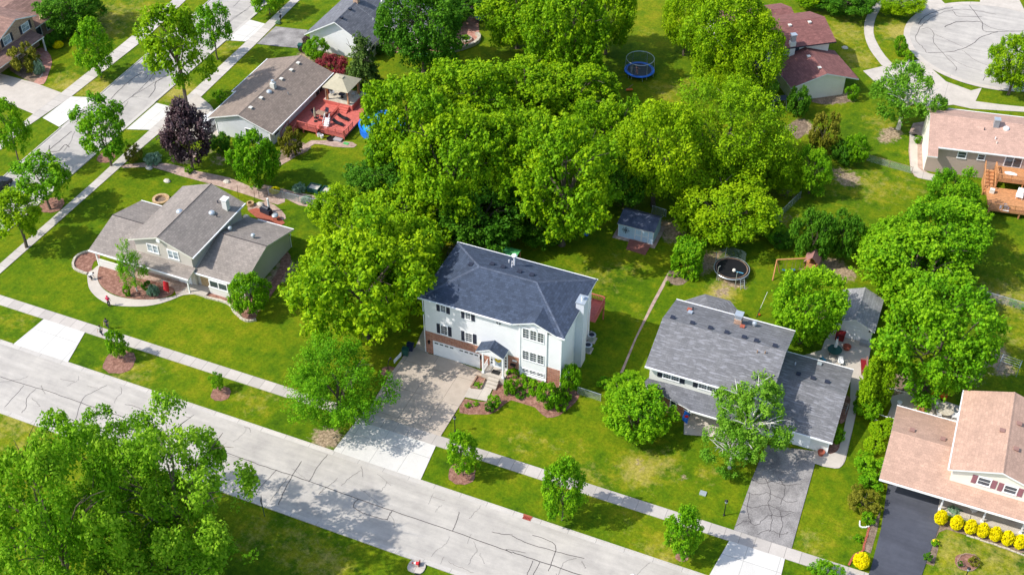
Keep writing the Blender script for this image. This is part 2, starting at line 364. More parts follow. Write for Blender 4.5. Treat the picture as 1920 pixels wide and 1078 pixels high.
LEAF = dict(
 maple=leafmat('maple_leaves', (.024, .095, .002), (.155, .345, .003), (.48, .64, .006), .33),
 lime=leafmat('lime_leaves', (.04, .12, .002), (.20, .385, .003), (.48, .63, .006), .33),
 bright=leafmat('bright_green_leaves', (.024, .10, .003), (.125, .345, .005), (.35, .58, .010), .33),
 deep=leafmat('deep_green_leaves', (.018, .08, .006), (.06, .20, .008), (.16, .35, .015), .32),
 birch=leafmat('birch_leaves', (.035, .12, .006), (.12, .31, .012), (.32, .54, .05)),
 syc=leafmat('sycamore_leaves', (.03, .11, .003), (.15, .36, .006), (.42, .63, .04), .36),
 purple=leafmat('purple_leaves', (.016, .008, .012), (.05, .025, .032), (.30, .20, .20), .12, .4),
 redm=leafmat('red_maple_leaves', (.09, .008, .014), (.28, .03, .045), (.46, .10, .10), .25),
 pine=leafmat('spruce_needles', (.018, .05, .008), (.07, .14, .018), (.18, .26, .05), .12),
 gold=leafmat('golden_leaves', (.70, .60, .002), (.92, .82, .003), (.97, .93, .01), .35),
 olive=leafmat('olive_leaves', (.06, .06, .005), (.16, .17, .010), (.30, .28, .03), .2),
 arb=leafmat('arborvitae_leaves', (.05, .15, .002), (.18, .36, .003), (.36, .52, .006), .3),
 sage=leafmat('sage_leaves', (.08, .17, .09), (.2, .34, .2), (.38, .52, .36), .2))
# ================================================================== THE SETTING
# photo-survey crops (origin and enlargement of the views the plan was measured in)
A0 = crop(0, 0, 2.994); A1 = crop(480, 0, 2.994); A3 = crop(1440, 0, 2.994)
B0 = crop(0, 340, 2.994); B1 = crop(480, 340, 2.994); B2 = crop(960, 340, 2.994); B3 = crop(1440, 340, 2.994)
C0 = crop(0, 700, 2.852); C1 = crop(480, 700, 2.852); C2 = crop(960, 700, 2.852); C3 = crop(1440, 700, 2.852)
def pts(f, *a): return [f(x, y) for x, y in a]
def px(*a): return [G(x, y) for x, y in a]
def sheet(name, poly, m, z, kind='structure'):
    return MB().poly([tuple(p) for p in poly], z*2.5).build(name, M[m], kind=kind)
def resample(P, n=4, closed=True):
    """Catmull-Rom smoothing of an outline"""
    out = []; k = len(P); rng = range(k) if closed else range(k-1)
    for i in rng:
        if closed: p0, p1, p2, p3 = P[i-1], P[i], P[(i+1) % k], P[(i+2) % k]
        else: p0, p1, p2, p3 = P[max(i-1, 0)], P[i], P[i+1], P[min(i+2, k-1)]
        for j in range(n):
            t = j/n; out.append(0.5*((2*p1)+(-p0+p2)*t+(2*p0-5*p1+4*p2-p3)*t*t+(-p0+3*p1-3*p2+p3)*t**3))
    if not closed: out.append(P[-1])
    return out
# ---- lawn: one sheet to the horizon, fine grid where the street is
YN, YF = 63.36, 72.84
dry_spots = [(690, 900, 0, 0)]
DRY = []; BARE = []
def spot(lst, x, y, r, a=1.0):
    p = G(x, y); lst.append((p.x, p.y, r, a))
for x, y, r, a in [(1200, 880, 3, .8), (1240, 870, 3, .6), (1330, 890, 2.2, .5), (985, 830, 4, .4), (1060, 850, 4, .35), (660, 800, 4, .4), (560, 760, 4, .3), (480, 745, 4, .45), (300, 690, 4, .3),
                   (1190, 590, 4, .35), (1120, 520, 5, .45), (1170, 500, 5, .4), (1355, 548, 2.2, 1), (1345, 560, 2.5, .7), (1400, 500, 3, .3), (1640, 350, 6, .5), (1560, 345, 6, .35), (1700, 345, 5, .4), (1600, 380, 6, .3),
                   (1590, 60, 6, .6), (1610, 110, 5, .6), (1690, 60, 4, .9), (1640, 75, 4, .4), (210, 30, 6, .6), (260, 20, 6, .5), (200, 60, 4, .6), (120, 150, 4, .5), (150, 60, 4, .3), (330, 170, 4, .8), (420, 90, 4, .5),
                   (130, 160, 4, .7), (180, 165, 4, .7), (500, 60, 3, .6), (550, 30, 5, .3), (660, 20, 3, .3), (575, 270, 4, .3), (180, 620, 5, .2), (240, 700, 5, .5), (30, 600, 4, .4), (60, 830, 5, .5), (560, 1020, 5, .5), (610, 1060, 4, .6), (480, 1000, 4, .5), (30, 790, 4, .6),
                   (1100, 900, 4, .5), (1180, 990, 4, .3), (1240, 1040, 3, .6), (1520, 1020, 3, .5), (1600, 1000, 3, .3), (1800, 1040, 5, .6), (1880, 1050, 4, .6), (1790, 1000, 3, .5), (1850, 1010, 3, .5), (1900, 560, 6, .6), (1890, 480, 5, .3), (1900, 640, 3, .5),
                   (1250, 170, 5, .5), (1210, 60, 3, .4), (1300, 160, 4, .5), (770, 140, 5, .3), (840, 140, 4, .2), (350, 640, 6, .1), (120, 480, 5, .0), (430, 400, 4, .2), (1480, 330, 3, .4), (1650, 230, 4, .5), (1700, 290, 4, .3)]: spot(DRY, x, y, r, a)
for x, y, r, a in [(1192, 865, 1.1, .55), (1198, 880, 1.2, .5), (1244, 852, 1.0, .4), (1238, 868, .9, .4), (1281, 896, .8, .6), (1318, 900, .8, .5), (1212, 862, .8, .4), (612, 822, 2.0, 1), (624, 835, 1.2, .8), (1352, 548, 1.4, .8), (1375, 525, 2.2, .9), (1368, 515, 2.0, 1),
                   (1350, 480, 2.5, .6), (1330, 490, 2.5, .8), (1310, 500, 2.0, .9), (1560, 500, 2.2, 1), (1580, 512, 2.0, 1), (1545, 498, 1.5, 1), (1590, 335, 2.5, .8), (1575, 325, 2.0, .7), (1508, 240, 2, 1), (1503, 232, 1.6, 1), (1340, 600, .8, .3), (1120, 340, 3, .3),
                   (1255, 430, 2.5, .9), (1262, 445, 2, .7), (880, 470, 3, .8), (960, 440, 2.2, .7), (822, 465, 2, .5), (470, 450, .1, 0), (1000, 530, .5, .2), (1660, 260, 1.8, .8), (1672, 250, 1.8, 1), (1550, 185, 2, 1), (1580, 182, 2, 1), (540, 165, 1.5, .3),
                   (1860, 665, 2.5, .9), (1880, 690, 2.0, .8), (1850, 555, 2.5, .7), (1880, 560, 2, .6), (1482, 240, 1, 1), (1450, 420, 3, .3), (540, 110, 1.5, .0), (605, 108, 2.5, 1), (575, 105, 2, .9), (640, 140, 2, .6), (410, 300, 2, .6), (395, 285, 2, .5), (345, 300, 1.5, .7),
                   (1470, 410, 3, .5), (1480, 360, 2.5, .6), (1700, 740, 3, .8), (700, 610, 1.6, .3), (535, 500, 2.0, .9), (520, 520, 1.8, .9), (505, 535, 1.2, .8), (400, 760, .8, .4), (1810, 700, 3, .7), (1050, 420, 4, .5), (1180, 380, 3, .5), (1220, 300, 5, .4), (1000, 430, 4, .4), (1410, 380, 2, .4), (1110, 385, 3, .4)]:
    if a: spot(BARE, x, y, r, a)
def grid(a, b, s, out): return np.concatenate([np.array(out[0]), np.arange(a, b, s), np.array(out[1])])
gx = grid(-165, 36, .85, ([-3000, -1200, -500, -300, -220, -185], [40, 60, 110, 250, 600, 1500, 3000]))
gy = grid(38, 225, .85, ([-2500, -800, -200, -40, 10, 30], [230, 250, 300, 420, 700, 1500, 4000]))
X, Y = np.meshgrid(gx, gy); nx, ny = len(gx), len(gy)
def field(lst):
    F = np.zeros_like(X)
    for x, y, r, a in lst: F = np.maximum(F, a*np.exp(-((X-x)**2+(Y-y)**2)/(r*r)))
    return F
V = np.stack([X.ravel(), Y.ravel(), np.zeros(X.size)], 1)
i = np.arange(nx-1)[None, :]+np.arange(ny-1)[:, None]*nx; Q = np.stack([i, i+1, i+1+nx, i+nx], -1).reshape(-1, 4)
me = bpy.data.meshes.new('lawn'); me.vertices.add(len(V)); me.vertices.foreach_set('co', V.ravel())
me.loops.add(Q.size); me.loops.foreach_set('vertex_index', Q.ravel().astype(np.int32)); me.polygons.add(len(Q))
me.polygons.foreach_set('loop_start', np.arange(0, Q.size, 4, dtype=np.int32)); me.update(); me.validate()
for nm, L in (('dry', DRY), ('bare', BARE)):
    at = me.attributes.new(nm, 'FLOAT', 'POINT'); at.data.foreach_set('value', field(L).ravel().astype(np.float32))
me.materials.append(M['lawn']); o = bpy.data.objects.new('lawn', me); SC.collection.objects.link(o); o['kind'] = 'structure'
# ---- main street
road = MB().box(-420, 300, YN+.55, YF-.55, -.2, .03, skip='b').build('main_road', M['asphalt'], kind='structure')
MB().box(-420, 300, YN+.14, YN+.55, -.2, .0425, skip='b').build('gutter', M['conc'], kind='structure')
MB().box(-420, 300, YF-.55, YF-.14, -.2, .0425, skip='b').build('gutter', M['conc'], kind='structure')
def drops(*gaps): return list(gaps)
def kerb_run(y0, y1, x0, x1, gaps):
    mb = MB(); x = x0
    for a, b in sorted(gaps)+[(x1, x1)]:
        if a > x: mb.box(x, a, y0, y1, -.1, .12, skip='b')
        if b > a: mb.box(a, b, y0, y1, -.1, .055, skip='b')
        x = b
    mb.build('kerb', M['conc'], kind='structure')
ap1 = (C1(415, 412).x, C1(880, 570).x); ap0 = (B0(78, 912).x, B0(380, 1018).x); ap2 = (C2(1050, 1078).x+.4, C3(60, 1078).x+.6); ap3 = (G(1632, 1072).x-1, G(1728, 1078).x+1)
kerb_run(YF-.14, YF, -420, 300, [ap0, ap1, ap2, ap3]); kerb_run(YN, YN+.14, -420, 300, [])
# cracks sealed with tar, on the main road
def strip(mb, P, w, z=.042):
    P = [Vector((p[0], p[1], 0)) for p in P]
    for a, b in zip(P, P[1:]):
        d = (b-a); n = Vector((-d.y, d.x, 0)).normalized()*w/2; e = d.normalized()*w*.3
        mb.face([(a-e-n)+Vector((0, 0, z)), (b+e-n)+Vector((0, 0, z)), (b+e+n)+Vector((0, 0, z)), (a-e+n)+Vector((0, 0, z))])
def wob(P, amp, seed, n=5):
    r = random.Random(seed); P = resample([Vector(p) for p in P], n, False)
    return [p+Vector((r.uniform(-amp, amp), r.uniform(-amp, amp), 0)) for p in P]
mb = MB()
for k, (P, w) in enumerate([
    (pts(C0, (0, 18), (140, 62), (270, 100), (410, 150), (560, 200), (760, 270), (1000, 350), (1369, 480)), .10),
    (pts(C1, (0, 483), (110, 518), (285, 577), (550, 672), (730, 735), (1050, 843), (1250, 915), (1369, 958)), .11),
    (pts(C2, (0, 955), (150, 1005), (330, 1065), (420, 1095)), .12), (pts(C2, (0, 868), (90, 910), (230, 950), (385, 990)), .09),
    (pts(C0, (130, 65), (80, 120), (25, 180)), .07), (pts(C0, (190, 85), (145, 130), (140, 180), (115, 212)), .07),
    (pts(C0, (570, 65), (500, 100), (440, 140), (400, 270)), .07), (pts(C0, (670, 165), (730, 180), (770, 215), (720, 310)), .07),
    (pts(C1, (110, 518), (45, 585), (0, 648)), .07), (pts(C1, (180, 545), (130, 610), (75, 682)), .05), (pts(C1, (243, 470), (195, 545), (150, 630), (120, 702)), .10),
    (pts(C1, (382, 435), (330, 500), (285, 577)), .08), (pts(C1, (545, 672), (520, 710), (560, 740), (620, 762), (705, 783)), .09), (pts(C1, (728, 735), (700, 782)), .08),
    (pts(C1, (1087, 742), (1070, 800), (1050, 843)), .09), (pts(C1, (1260, 845), (1310, 858), (1369, 862)), .09), (pts(C2, (110, 865), (190, 890), (235, 930), (215, 1000), (195, 1055)), .09),
    (pts(C2, (110, 1003), (80, 1078)), .08), (pts(C2, (150, 1010), (112, 1078)), .08), (pts(C1, (1440, 960), (1340, 940), (1369, 960)), .07),
    (pts(C1, (930, 655), (960, 665), (1010, 680)), .03), (pts(C1, (650, 540), (680, 560), (720, 600)), .03), (pts(C1, (950, 640), (920, 700)), .03), (pts(C0, (320, 30), (400, 45)), .04),
    (pts(C1, (1130, 910), (1150, 860)), .03), (pts(C1, (360, 615), (335, 650)), .04), (pts(C1, (1005, 980), (985, 1020)), .03), (pts(C0, (1210, 370), (1170, 420), (1369, 475)), .03)]):
    strip(mb, wob(P, .04, k), w*.68)
rh = random.Random(77)
for k in range(34):
    x, y = rh.uniform(-95, -5), rh.uniform(YN+1, YF-1); a = rh.choice([0, PI/2, PI/2, 1.0, 2.2])+rh.uniform(-.35, .35); L_ = rh.uniform(.8, 3.2)
    P = [Vector((x+math.cos(a+rh.uniform(-.2, .2))*L_*t, min(max(y+math.sin(a)*L_*t, YN+.7), YF-.7), 0)) for t in (0, .35, .7, 1)]
    strip(mb, wob(P, .07, 300+k), rh.uniform(.018, .032))
mb.build('crack_sealing', M['crack'], road)
# ---- side street (left), running away from the camera
sideR = [(-30, -108.7), (133.6, 330.6), (294, 193.7), (434, 68.5), (520, -8)]
L1, L2, L3 = G(50, 294), G(183.7, 183.7), G(394, 0); R1, R2, R3 = G(133.6, 330.6), G(294, 193.7), G(434, 68.5)
def ext(a, b, y): t = (y-a.y)/(b.y-a.y); return a+(b-a)*t
Lb, Lt = ext(L1, L3, YF-.4), ext(L1, L3, 330); Rb, Rt = ext(R1, R3, YF-.4), ext(R1, R3, 330)
def band(p, q, o0, o1):
    d = (q-p).normalized(); n = Vector((d.y, -d.x, 0)); return [p+n*o0, q+n*o0, q+n*o1, p+n*o1]
def bandsheet(name, p, q, o0, o1, m, z): return sheet(name, band(p, q, o0, o1), m, z)
side = sheet('side_road', [Lb+Vector((.55, 0, 0)), Lt+Vector((.55, 0, 0)), Rt-Vector((.55, 0, 0)), Rb-Vector((.55, 0, 0))], 'asphalt_y', .013)
bandsheet('gutter', Lb, Lt, .14, .55, 'conc', .018); bandsheet('gutter', Rb, Rt, -.55, -.14, 'conc', .018)
def kerb_y(p, q, o0, o1, gaps):
    mb = MB(); y = p.y
    for a, b in sorted(gaps)+[(q.y, q.y)]:
        if a > y: mb.prism([tuple(v) for v in band(ext(p, q, y), ext(p, q, a), o0, o1)], 0, .12)
        if b > a: mb.prism([tuple(v) for v in band(ext(p, q, a), ext(p, q, b), o0, o1)], 0, .055)
        y = b
    mb.build('kerb', M['conc'], kind='structure')
g1 = (G(112, 239).y, G(182, 184).y); g2 = (G(237, 244).y, G(294, 195).y); g3 = (G(424, 77).y, G(469, 38).y)
kerb_y(Lb, Lt, 0, .14, [g1]); kerb_y(Rb, Rt, -.14, 0, [g2, g3])
mb = MB()
for k, (P, w) in enumerate([(pts(A0, (800, 405), (700, 480), (620, 560)), .10), (pts(A0, (870, 415), (820, 470), (740, 545), (660, 600)), .08), (pts(A0, (960, 420), (880, 460), (870, 500), (835, 550)), .10),
     (pts(A0, (940, 420), (860, 470), (740, 545)), .07), (pts(A0, (740, 545), (790, 545)), .05), (pts(A0, (780, 410), (830, 425), (810, 450)), .06), (pts(A0, (400, 740), (330, 800), (275, 850), (300, 880)), .12),
     (pts(A0, (280, 820), (275, 850), (330, 850), (365, 815), (390, 830)), .12), (pts(A0, (420, 740), (395, 800), (360, 850)), .06), (pts(A0, (1437, 10), (1350, 80), (1280, 130)), .06), (pts(A0, (1350, 0), (1310, 40)), .06),
     (pts(A0, (1400, 50), (1300, 110), (1240, 180)), .05), (pts(A0, (620, 600), (560, 660), (500, 720)), .06), (pts(A0, (720, 570), (680, 640)), .05), (pts(A0, (80, 1000), (30, 1040)), .08)]):
    strip(mb, wob(P, .06, 50+k), w*.85, .048)
mb.build('crack_sealing', M['crack'], side)
# ---- pavements
MB().box(-107, 160, 77.75, 79.2, -.1, .075, skip='b').build('pavement', M['walk'], kind='structure')
sheet('pavement', px((0, 495), (177, 340), (234, 287), (351, 181), (480, 62), (546, 0), (580, -33), (598, -33), (563, 0), (480, 83.5), (366, 193), (264, 280), (197, 340), (0, 514)), 'walk_y', .028)
a, b = G(0, 495), G(0, 514); sheet('pavement', [a, b, Vector((b.x-.4, 79.2, 0)), Vector((a.x-.4, 79.2, 0))], 'walk_y', .028)
sheet('pavement', px((0, 283), (50, 239), (134, 182), (277, 70), (347, 3), (375, -25), (352, -25), (325, 0), (260, 58), (167, 134), (115, 175), (63, 214), (0, 265)), 'walk_y', .028)
# ---- drives and aprons
def atY(p, y): q = G(*p); return Vector((q.x, y, 0))
sheet('driveway_apron', [atY((82, 599), 77.76), atY((160, 623), 77.76), atY((127, 680), YF-.02), atY((26, 645), YF-.02)], 'apron', .026)
sheet('driveway_apron', [atY((669.7, 787), 77.76), atY((818, 835), 77.76), atY((788.6, 899.9), YF-.02), atY((625.5, 844.5), YF-.02)], 'apron', .026)
sheet('driveway', px((728, 708), (757, 668), (779, 651.5), (801, 663), (850, 676), (902, 696), (905, 702), (880, 732))+[atY((827, 817), 79.18), atY((690, 770), 79.18)], 'drive', .034)
sheet('side_path', px((779, 651.5), (788, 630), (797, 612), (803, 640), (803, 664)), 'plainconc', .038)
sheet('driveway_apron', [atY((1367, 1014), 77.76), atY((1472, 1046), 77.76), Vector((atY((1466, 1074), 0).x+.15, YF-.02, 0)), atY((1328, 1082), YF-.02)], 'apron', .026)
worn = sheet('driveway', [atY((1377, 990), 79.18)]+px((1410.6, 896), (1436, 835), (1527, 846), (1530, 862))+[atY((1486, 1022), 79.18)], 'asphalt_old', .034)
mb = MB()
for k, P in enumerate([pts(C3, (-180, 820), (-120, 790), (-60, 810), (0, 760), (60, 770), (120, 750)), pts(C3, (-110, 640), (-60, 650), (0, 640), (60, 668), (110, 690), (160, 685)), pts(C3, (-140, 700), (-80, 720), (0, 705), (70, 735), (140, 742)), pts(C3, (-20, 560), (10, 640), (0, 705), (20, 770), (10, 850)), pts(C3, (60, 560), (90, 620), (70, 700)), pts(C3, (-100, 640), (-110, 720), (-95, 800)), pts(C3, (-90, 560), (-40, 590), (20, 580), (90, 600), (180, 590)), pts(C3, (60, 735), (75, 800), (60, 880)), pts(C3, (-60, 860), (0, 840), (70, 860), (110, 850))]): strip(mb, wob(P, .09, 400+k), .05, .098)
mb.build('crack_sealing', M['crack'], worn)
sheet('driveway', px((1665, 905), (1770, 938), (1763, 980), (1731, 1070), (1727, 1082), (1627, 1082), (1634, 1060), (1652, 990)), 'asphalt_new', .034)
sheet('driveway_apron', [G(1620, 1066)-Vector((.6, 1.5, 0)), G(1728, 1078)+Vector((.6, -2.5, 0)), Vector((G(1728, 1078).x+1, YF, 0)), Vector((G(1632, 1072).x-1, YF, 0))], 'apron', .026)
sheet('driveway', px((0, 139), (67, 157), (115, 175), (63, 215), (20, 197), (0, 184), (-60, 150), (-60, 125)), 'plainconc', .034)
sheet('driveway_apron', px((133, 182), (182, 184), (150, 210), (111, 239), (80, 222)), 'apron', .026)
sheet('driveway_apron', px((294, 194), (329, 203), (281, 244.5), (237, 243.5)), 'apron', .026)
sheet('driveway', px((368, 176), (395, 198), (425, 245), (400, 262), (320, 262), (290, 251), (330, 214)), 'plainconc', .034)
sheet('driveway_apron', px((469, 38), (498, 46), (461, 79), (424, 76.5)), 'apron', .026)
sheet('driveway', px((517, 51), (577, 57.5), (568, 75), (566, 92), (520, 88), (482, 83.5)), 'asphalt_old', .034)
# walks of the charcoal-roofed house
sheet('front_path', px((880, 727), (900, 727), (911, 713), (929, 718), (912, 753), (870, 745)), 'plainconc', .04)
# path round the grey garage, and its patio
sheet('side_path', resample(px((1597, 700), (1593.6, 750), (1584.4, 793.5), (1573.6, 837), (1548, 848), (1530, 848.6), (1525, 868.6), (1565, 878.6), (1577, 875), (1584, 865), (1590, 842), (1603.6, 782), (1616, 716), (1621, 700)), 2), 'plainconc', .036)
sheet('patio', px((1490, 672), (1540, 657), (1546, 640), (1557, 625), (1600, 622), (1634, 645), (1629, 672), (1616, 718), (1600, 740), (1590, 700)), 'plainconc', .033)
sheet('patio', px((1655, 800), (1672, 760), (1668, 745), (1700, 735), (1740, 742), (1800, 762), (1825, 790), (1790, 830), (1700, 815)), 'plainconc', .03)
# porch walk of the grey house
sheet('front_path', px((1283, 780), (1330, 795), (1390, 820), (1400, 850), (1345, 820), (1282, 815)), 'plainconc', .03)
# ---- court at the top right: round turning circle
cc = Vector((5.19, 189.62, 0))
def ringpt(r, a): return Vector((cc.x+r*math.cos(a), cc.y+r*math.sin(a), 0))
R0 = 14.15
def disc(r, n=72): return [ringpt(r, 2*PI*k/n) for k in range(n)]
court = sheet('turning_circle', disc(R0-1.0), 'asphalt', .019)
mb = MB()
for k in range(72):
    a, b = 2*PI*k/72, 2*PI*(k+1)/72
    mb.face([tuple(ringpt(R0-1.0, a)[:2])+(.055,), tuple(ringpt(R0, a)[:2])+(.078,), tuple(ringpt(R0, b)[:2])+(.078,), tuple(ringpt(R0-1.0, b)[:2])+(.055,)][::1])
mb.build('gutter', M['plainconc'], kind='structure')
mb = MB()
for k, (P, w) in enumerate([(pts(A3, (845, 135), (880, 95), (960, 60), (1040, 45)), .2), (pts(A3, (1035, 60), (1070, 95), (1200, 95)), .12), (pts(A3, (1130, 35), (1200, 130), (1225, 180), (1437, 175)), .16),
     (pts(A3, (990, 155), (1020, 140), (1070, 125), (1190, 125)), .22), (pts(A3, (1288, 182), (1200, 210), (1130, 260), (1020, 295), (895, 298)), .17), (pts(A3, (860, 165), (900, 160), (930, 190), (930, 240), (990, 310), (1055, 380), (1050, 400)), .12),
     (pts(A3, (1437, 340), (1340, 350), (1280, 365), (1225, 410), (1210, 455)), .14), (pts(A3, (1280, 85), (1180, 65), (1060, 55), (950, 85), (870, 140), (840, 180), (830, 230), (870, 270), (890, 300)), .12), (pts(A3, (1190, 125), (1270, 165), (1380, 180)), .12),
     (pts(A3, (930, 190), (1080, 260), (1200, 290), (1280, 290)), .08), (pts(A3, (1090, 285), (1170, 345), (1290, 390)), .08), (pts(A3, (1000, 310), (1100, 370), (1200, 400)), .08)]):
    strip(mb, wob(P, .1, 90+k), w*.6, .062)
mb.build('crack_sealing', M['crack'], court)
sheet('driveway_apron', pts(A3, (533, 400), (650, 372), (700, 365), (860, 335), (1000, 460), (1140, 510), (1200, 495), (1165, 570), (1300, 588), (1437, 602), (1500, 604), (1500, 632), (1437, 630), (1300, 622), (1140, 612), (1040, 590), (940, 600), (850, 590), (620, 480)), 'plainconc', .014)
sheet('driveway_apron', pts(A3, (640, 0), (700, -40), (960, -10), (1000, 30), (930, 45), (850, 90), (760, 40)), 'plainconc', .014)
sheet('driveway_apron', pts(A3, (1190, -20), (1400, -20), (1440, 60), (1437, 110), (1190, 40)), 'plainconc', .014)
sheet('pavement', resample(pts(A3, (650, 0), (590, 40), (547, 110), (540, 190), (565, 270), (610, 335), (650, 378), (705, 375), (660, 320), (620, 260), (592, 190), (602, 110), (640, 45), (700, 0)), 3), 'plainconc', .03)
# ---- planting beds and bare strips
beds = [
 ('planting_bed', 'mulch', px((929, 720), (945, 700), (960, 690), (1052, 722), (1084, 735), (1083.6, 748), (1070, 763), (1048, 779), (1026, 783), (1010, 771), (993, 755), (966, 748), (947, 757), (935, 768), (920, 776), (898, 777), (862, 774), (866, 752), (875, 748), (912, 753.6)), 2, .012),
 ('planting_bed', 'mulch', pts(B0, (415, 480), (425, 430), (480, 400), (550, 395), (560, 440), (530, 450), (515, 490), (520, 530), (490, 520), (440, 500)), 3, .012),
 ('planting_bed', 'mulch', pts(B0, (545, 520), (565, 480), (640, 490), (760, 540), (900, 570), (975, 600), (960, 640), (870, 662), (760, 662), (650, 640), (570, 590)), 3, .020),
 ('planting_bed', 'mulch', pts(B0, (1125, 620), (1140, 590), (1200, 585), (1290, 610), (1440, 650), (1440, 760), (1390, 785), (1330, 760), (1300, 700), (1210, 665), (1150, 650)), 3, .012),
 ('planting_bed', 'mulch', px((528, 465), (545, 480), (540, 505), (505, 560), (478, 590), (500, 540), (525, 500)), 2, .014),
 ('gravel_strip', 'gravel', pts(A0, (690, 930), (800, 915), (950, 920), (1100, 960), (1290, 1000), (1430, 1060), (1600, 1110), (1560, 1150), (1430, 1110), (1240, 1050), (1000, 985), (850, 940), (700, 945)), 2, .010),
 ('gravel_strip', 'gravel', px((478, 345), (520, 352), (560, 362), (608, 372), (606, 390), (560, 385), (535, 372), (500, 366), (478, 360)), 2, .0118),
 ('gravel_patch', 'gravel', pts(B0, (560, 468), (760, 478), (900, 498), (1068, 560), (1060, 600), (975, 608), (760, 548), (640, 498)), 1, .0185),
 ('gravel_patch', 'gravel', pts(A0, (980, 880), (1010, 850), (1060, 860), (1100, 850), (1100, 880), (1040, 905), (990, 900)), 2, .010),
 ('patio', 'terra', pts(B0, (1390, 165), (1440, 150), (1560, 190), (1600, 235), (1560, 260), (1440, 205)), 1, .016),
 ('gravel_strip', 'gravel', px((470, 385), (500, 378), (528, 395), (536, 410), (520, 412), (490, 395), (465, 395)), 2, .012),
 ('planting_bed', 'soil', pts(A1, (130, 860), (190, 780), (260, 800), (310, 830), (250, 870), (160, 900), (125, 915)), 2, .012),
 ('stepping_path', 'gravel', pts(A1, (310, 790), (540, 800), (550, 830), (430, 825), (330, 810), (240, 870), (130, 935), (118, 915), (230, 855)), 2, .016),
 ('planting_bed', 'soil', pts(A0, (190, 470), (60, 400), (70, 360), (180, 330), (240, 350), (240, 400), (220, 450)), 2, .012),
 ('brick_path', 'pavers', pts(A0, (190, 465), (225, 430), (240, 385), (235, 340), (195, 320), (180, 300), (230, 270), (275, 300), (292, 350), (275, 410), (245, 475)), 3, .02),
 ('gravel_strip', 'gravel', pts(A3, (795, 750), (870, 740), (880, 960), (960, 985), (950, 1020), (860, 1000), (800, 960)), 2, .012),
 ('side_path', 'plainconc', pts(A3, (795, 755), (838, 755), (840, 940), (870, 965), (960, 990), (935, 1020), (840, 1000), (800, 960)), 1, .02),
 ('gravel_patch', 'soil', px((1478, 235), (1500, 225), (1515, 235), (1508, 252), (1495, 262), (1485, 250)), 2, .012),
 ('planting_bed', 'soil', px((1520, 187), (1578, 180), (1596, 186), (1590, 192), (1540, 196)), 2, .012),
 ('patio', 'pavers', pts(A1, (730, 270), (760, 150), (900, 120), (1100, 60), (1200, 20), (1260, 60), (1250, 130), (1250, 230), (1180, 270), (1000, 300), (800, 300)), 2, .014),
 ('planting_bed', 'soil', [crop(1640, 700, 9.8)(*p) for p in ((380, 0), (520, 0), (900, 250), (940, 440), (700, 380), (540, 320), (320, 280))], 1, .034),
 ('planting_bed', 'soil', [crop(1560, 780, 3.615)(*p) for p in ((300, 690), (245, 740), (205, 905), (262, 930), (310, 760), (330, 640))], 1, .012),
 ('planting_bed', 'mulch', [crop(1720, 880, 5.445)(*p) for p in ((385, 900), (420, 868), (520, 865), (600, 880), (632, 930), (600, 1000), (520, 1028), (430, 1005), (388, 960))], 3, .012),
 ('planting_bed', 'soil', [crop(1720, 880, 5.445)(*p) for p in ((190, 520), (300, 520), (620, 610), (1100, 760), (1140, 850), (1000, 850), (500, 670), (300, 610), (220, 640), (190, 700), (215, 800), (170, 980), (90, 960), (110, 800), (150, 640))], 1, .010),
 ('planting_bed', 'mulch', [crop(1420, 700, 5.99)(*p) for p in ((800, 780), (920, 800), (900, 870), (850, 900), (785, 900))], 2, .04),
 ('planting_bed', 'mulch', [crop(1420, 700, 5.99)(*p) for p in ((990, 260), (1030, 270), (1045, 310), (1000, 500), (960, 560), (920, 560), (940, 440))], 2, .04),
 ('doormat_slab', 'plainconc', [crop(1420, 700, 5.99)(*p) for p in ((640, 880), (690, 860), (800, 905), (790, 940), (700, 960), (640, 940))], 1, .042),
 ('boundary_strip', 'gravel', pts(B2, (880, 505), (905, 500), (870, 560), (800, 690), (700, 880), (622, 1075), (606, 1075), (690, 880), (780, 690), (850, 560)), 1, .008),
 ('planting_bed', 'soil', pts(B2, (870, 545), (900, 500), (1000, 530), (960, 580), (900, 580)), 2, .009),
 ('patio', 'gravel', px((1738, 228), (1760, 210), (1752, 225), (1742, 250), (1725, 262), (1704, 250), (1712, 232)), 1, .02),
]
for nm, m, P, sm, z in beds: sheet(nm, resample([Vector(p) for p in P], sm) if sm > 1 else P, m, z)
# raised ground against the front of the charcoal-roofed house (its right half stands on a bank)
def bank(name, outer, inner, z, m):
    mb = MB(); n = len(outer)
    for i in range(n):
        j = (i+1) % n; mb.face([tuple(outer[i][:2])+(.015,), tuple(outer[j][:2])+(.015,), tuple(inner[j][:2])+(z,), tuple(inner[i][:2])+(z,)])
    mb.face([tuple(p[:2])+(z,) for p in inner]); return mb.build(name, M[m], kind='structure')
bank('planting_bank', [Vector(p) for p in ((-38.0, 87.2, 0), (-30.9, 87.2, 0), (-30.9, 91.0, 0), (-38.0, 91.0, 0))], [Vector(p) for p in ((-37.9, 89.5, 0), (-31.6, 89.5, 0), (-31.6, 90.6, 0), (-37.9, 90.6, 0))], .95, 'mulch')
# mulch rings round the young street trees
for x, y, r in ((866, 888, 1.5), (224, 679, 1.9), (414, 738, 1.15), (199, 296, 1.3), (97, 385, 1.7), (1278, 1042, .7), (728.5, 697, .9)):
    p = G(x, y); q = [p+Vector((r*math.cos(2*PI*k/20)*(1+.08*math.sin(5*k)), r*math.sin(2*PI*k/20)*(1+.08*math.cos(3*k)), 0)) for k in range(20)]
    sheet('mulch_ring', q, 'mulch', .014)
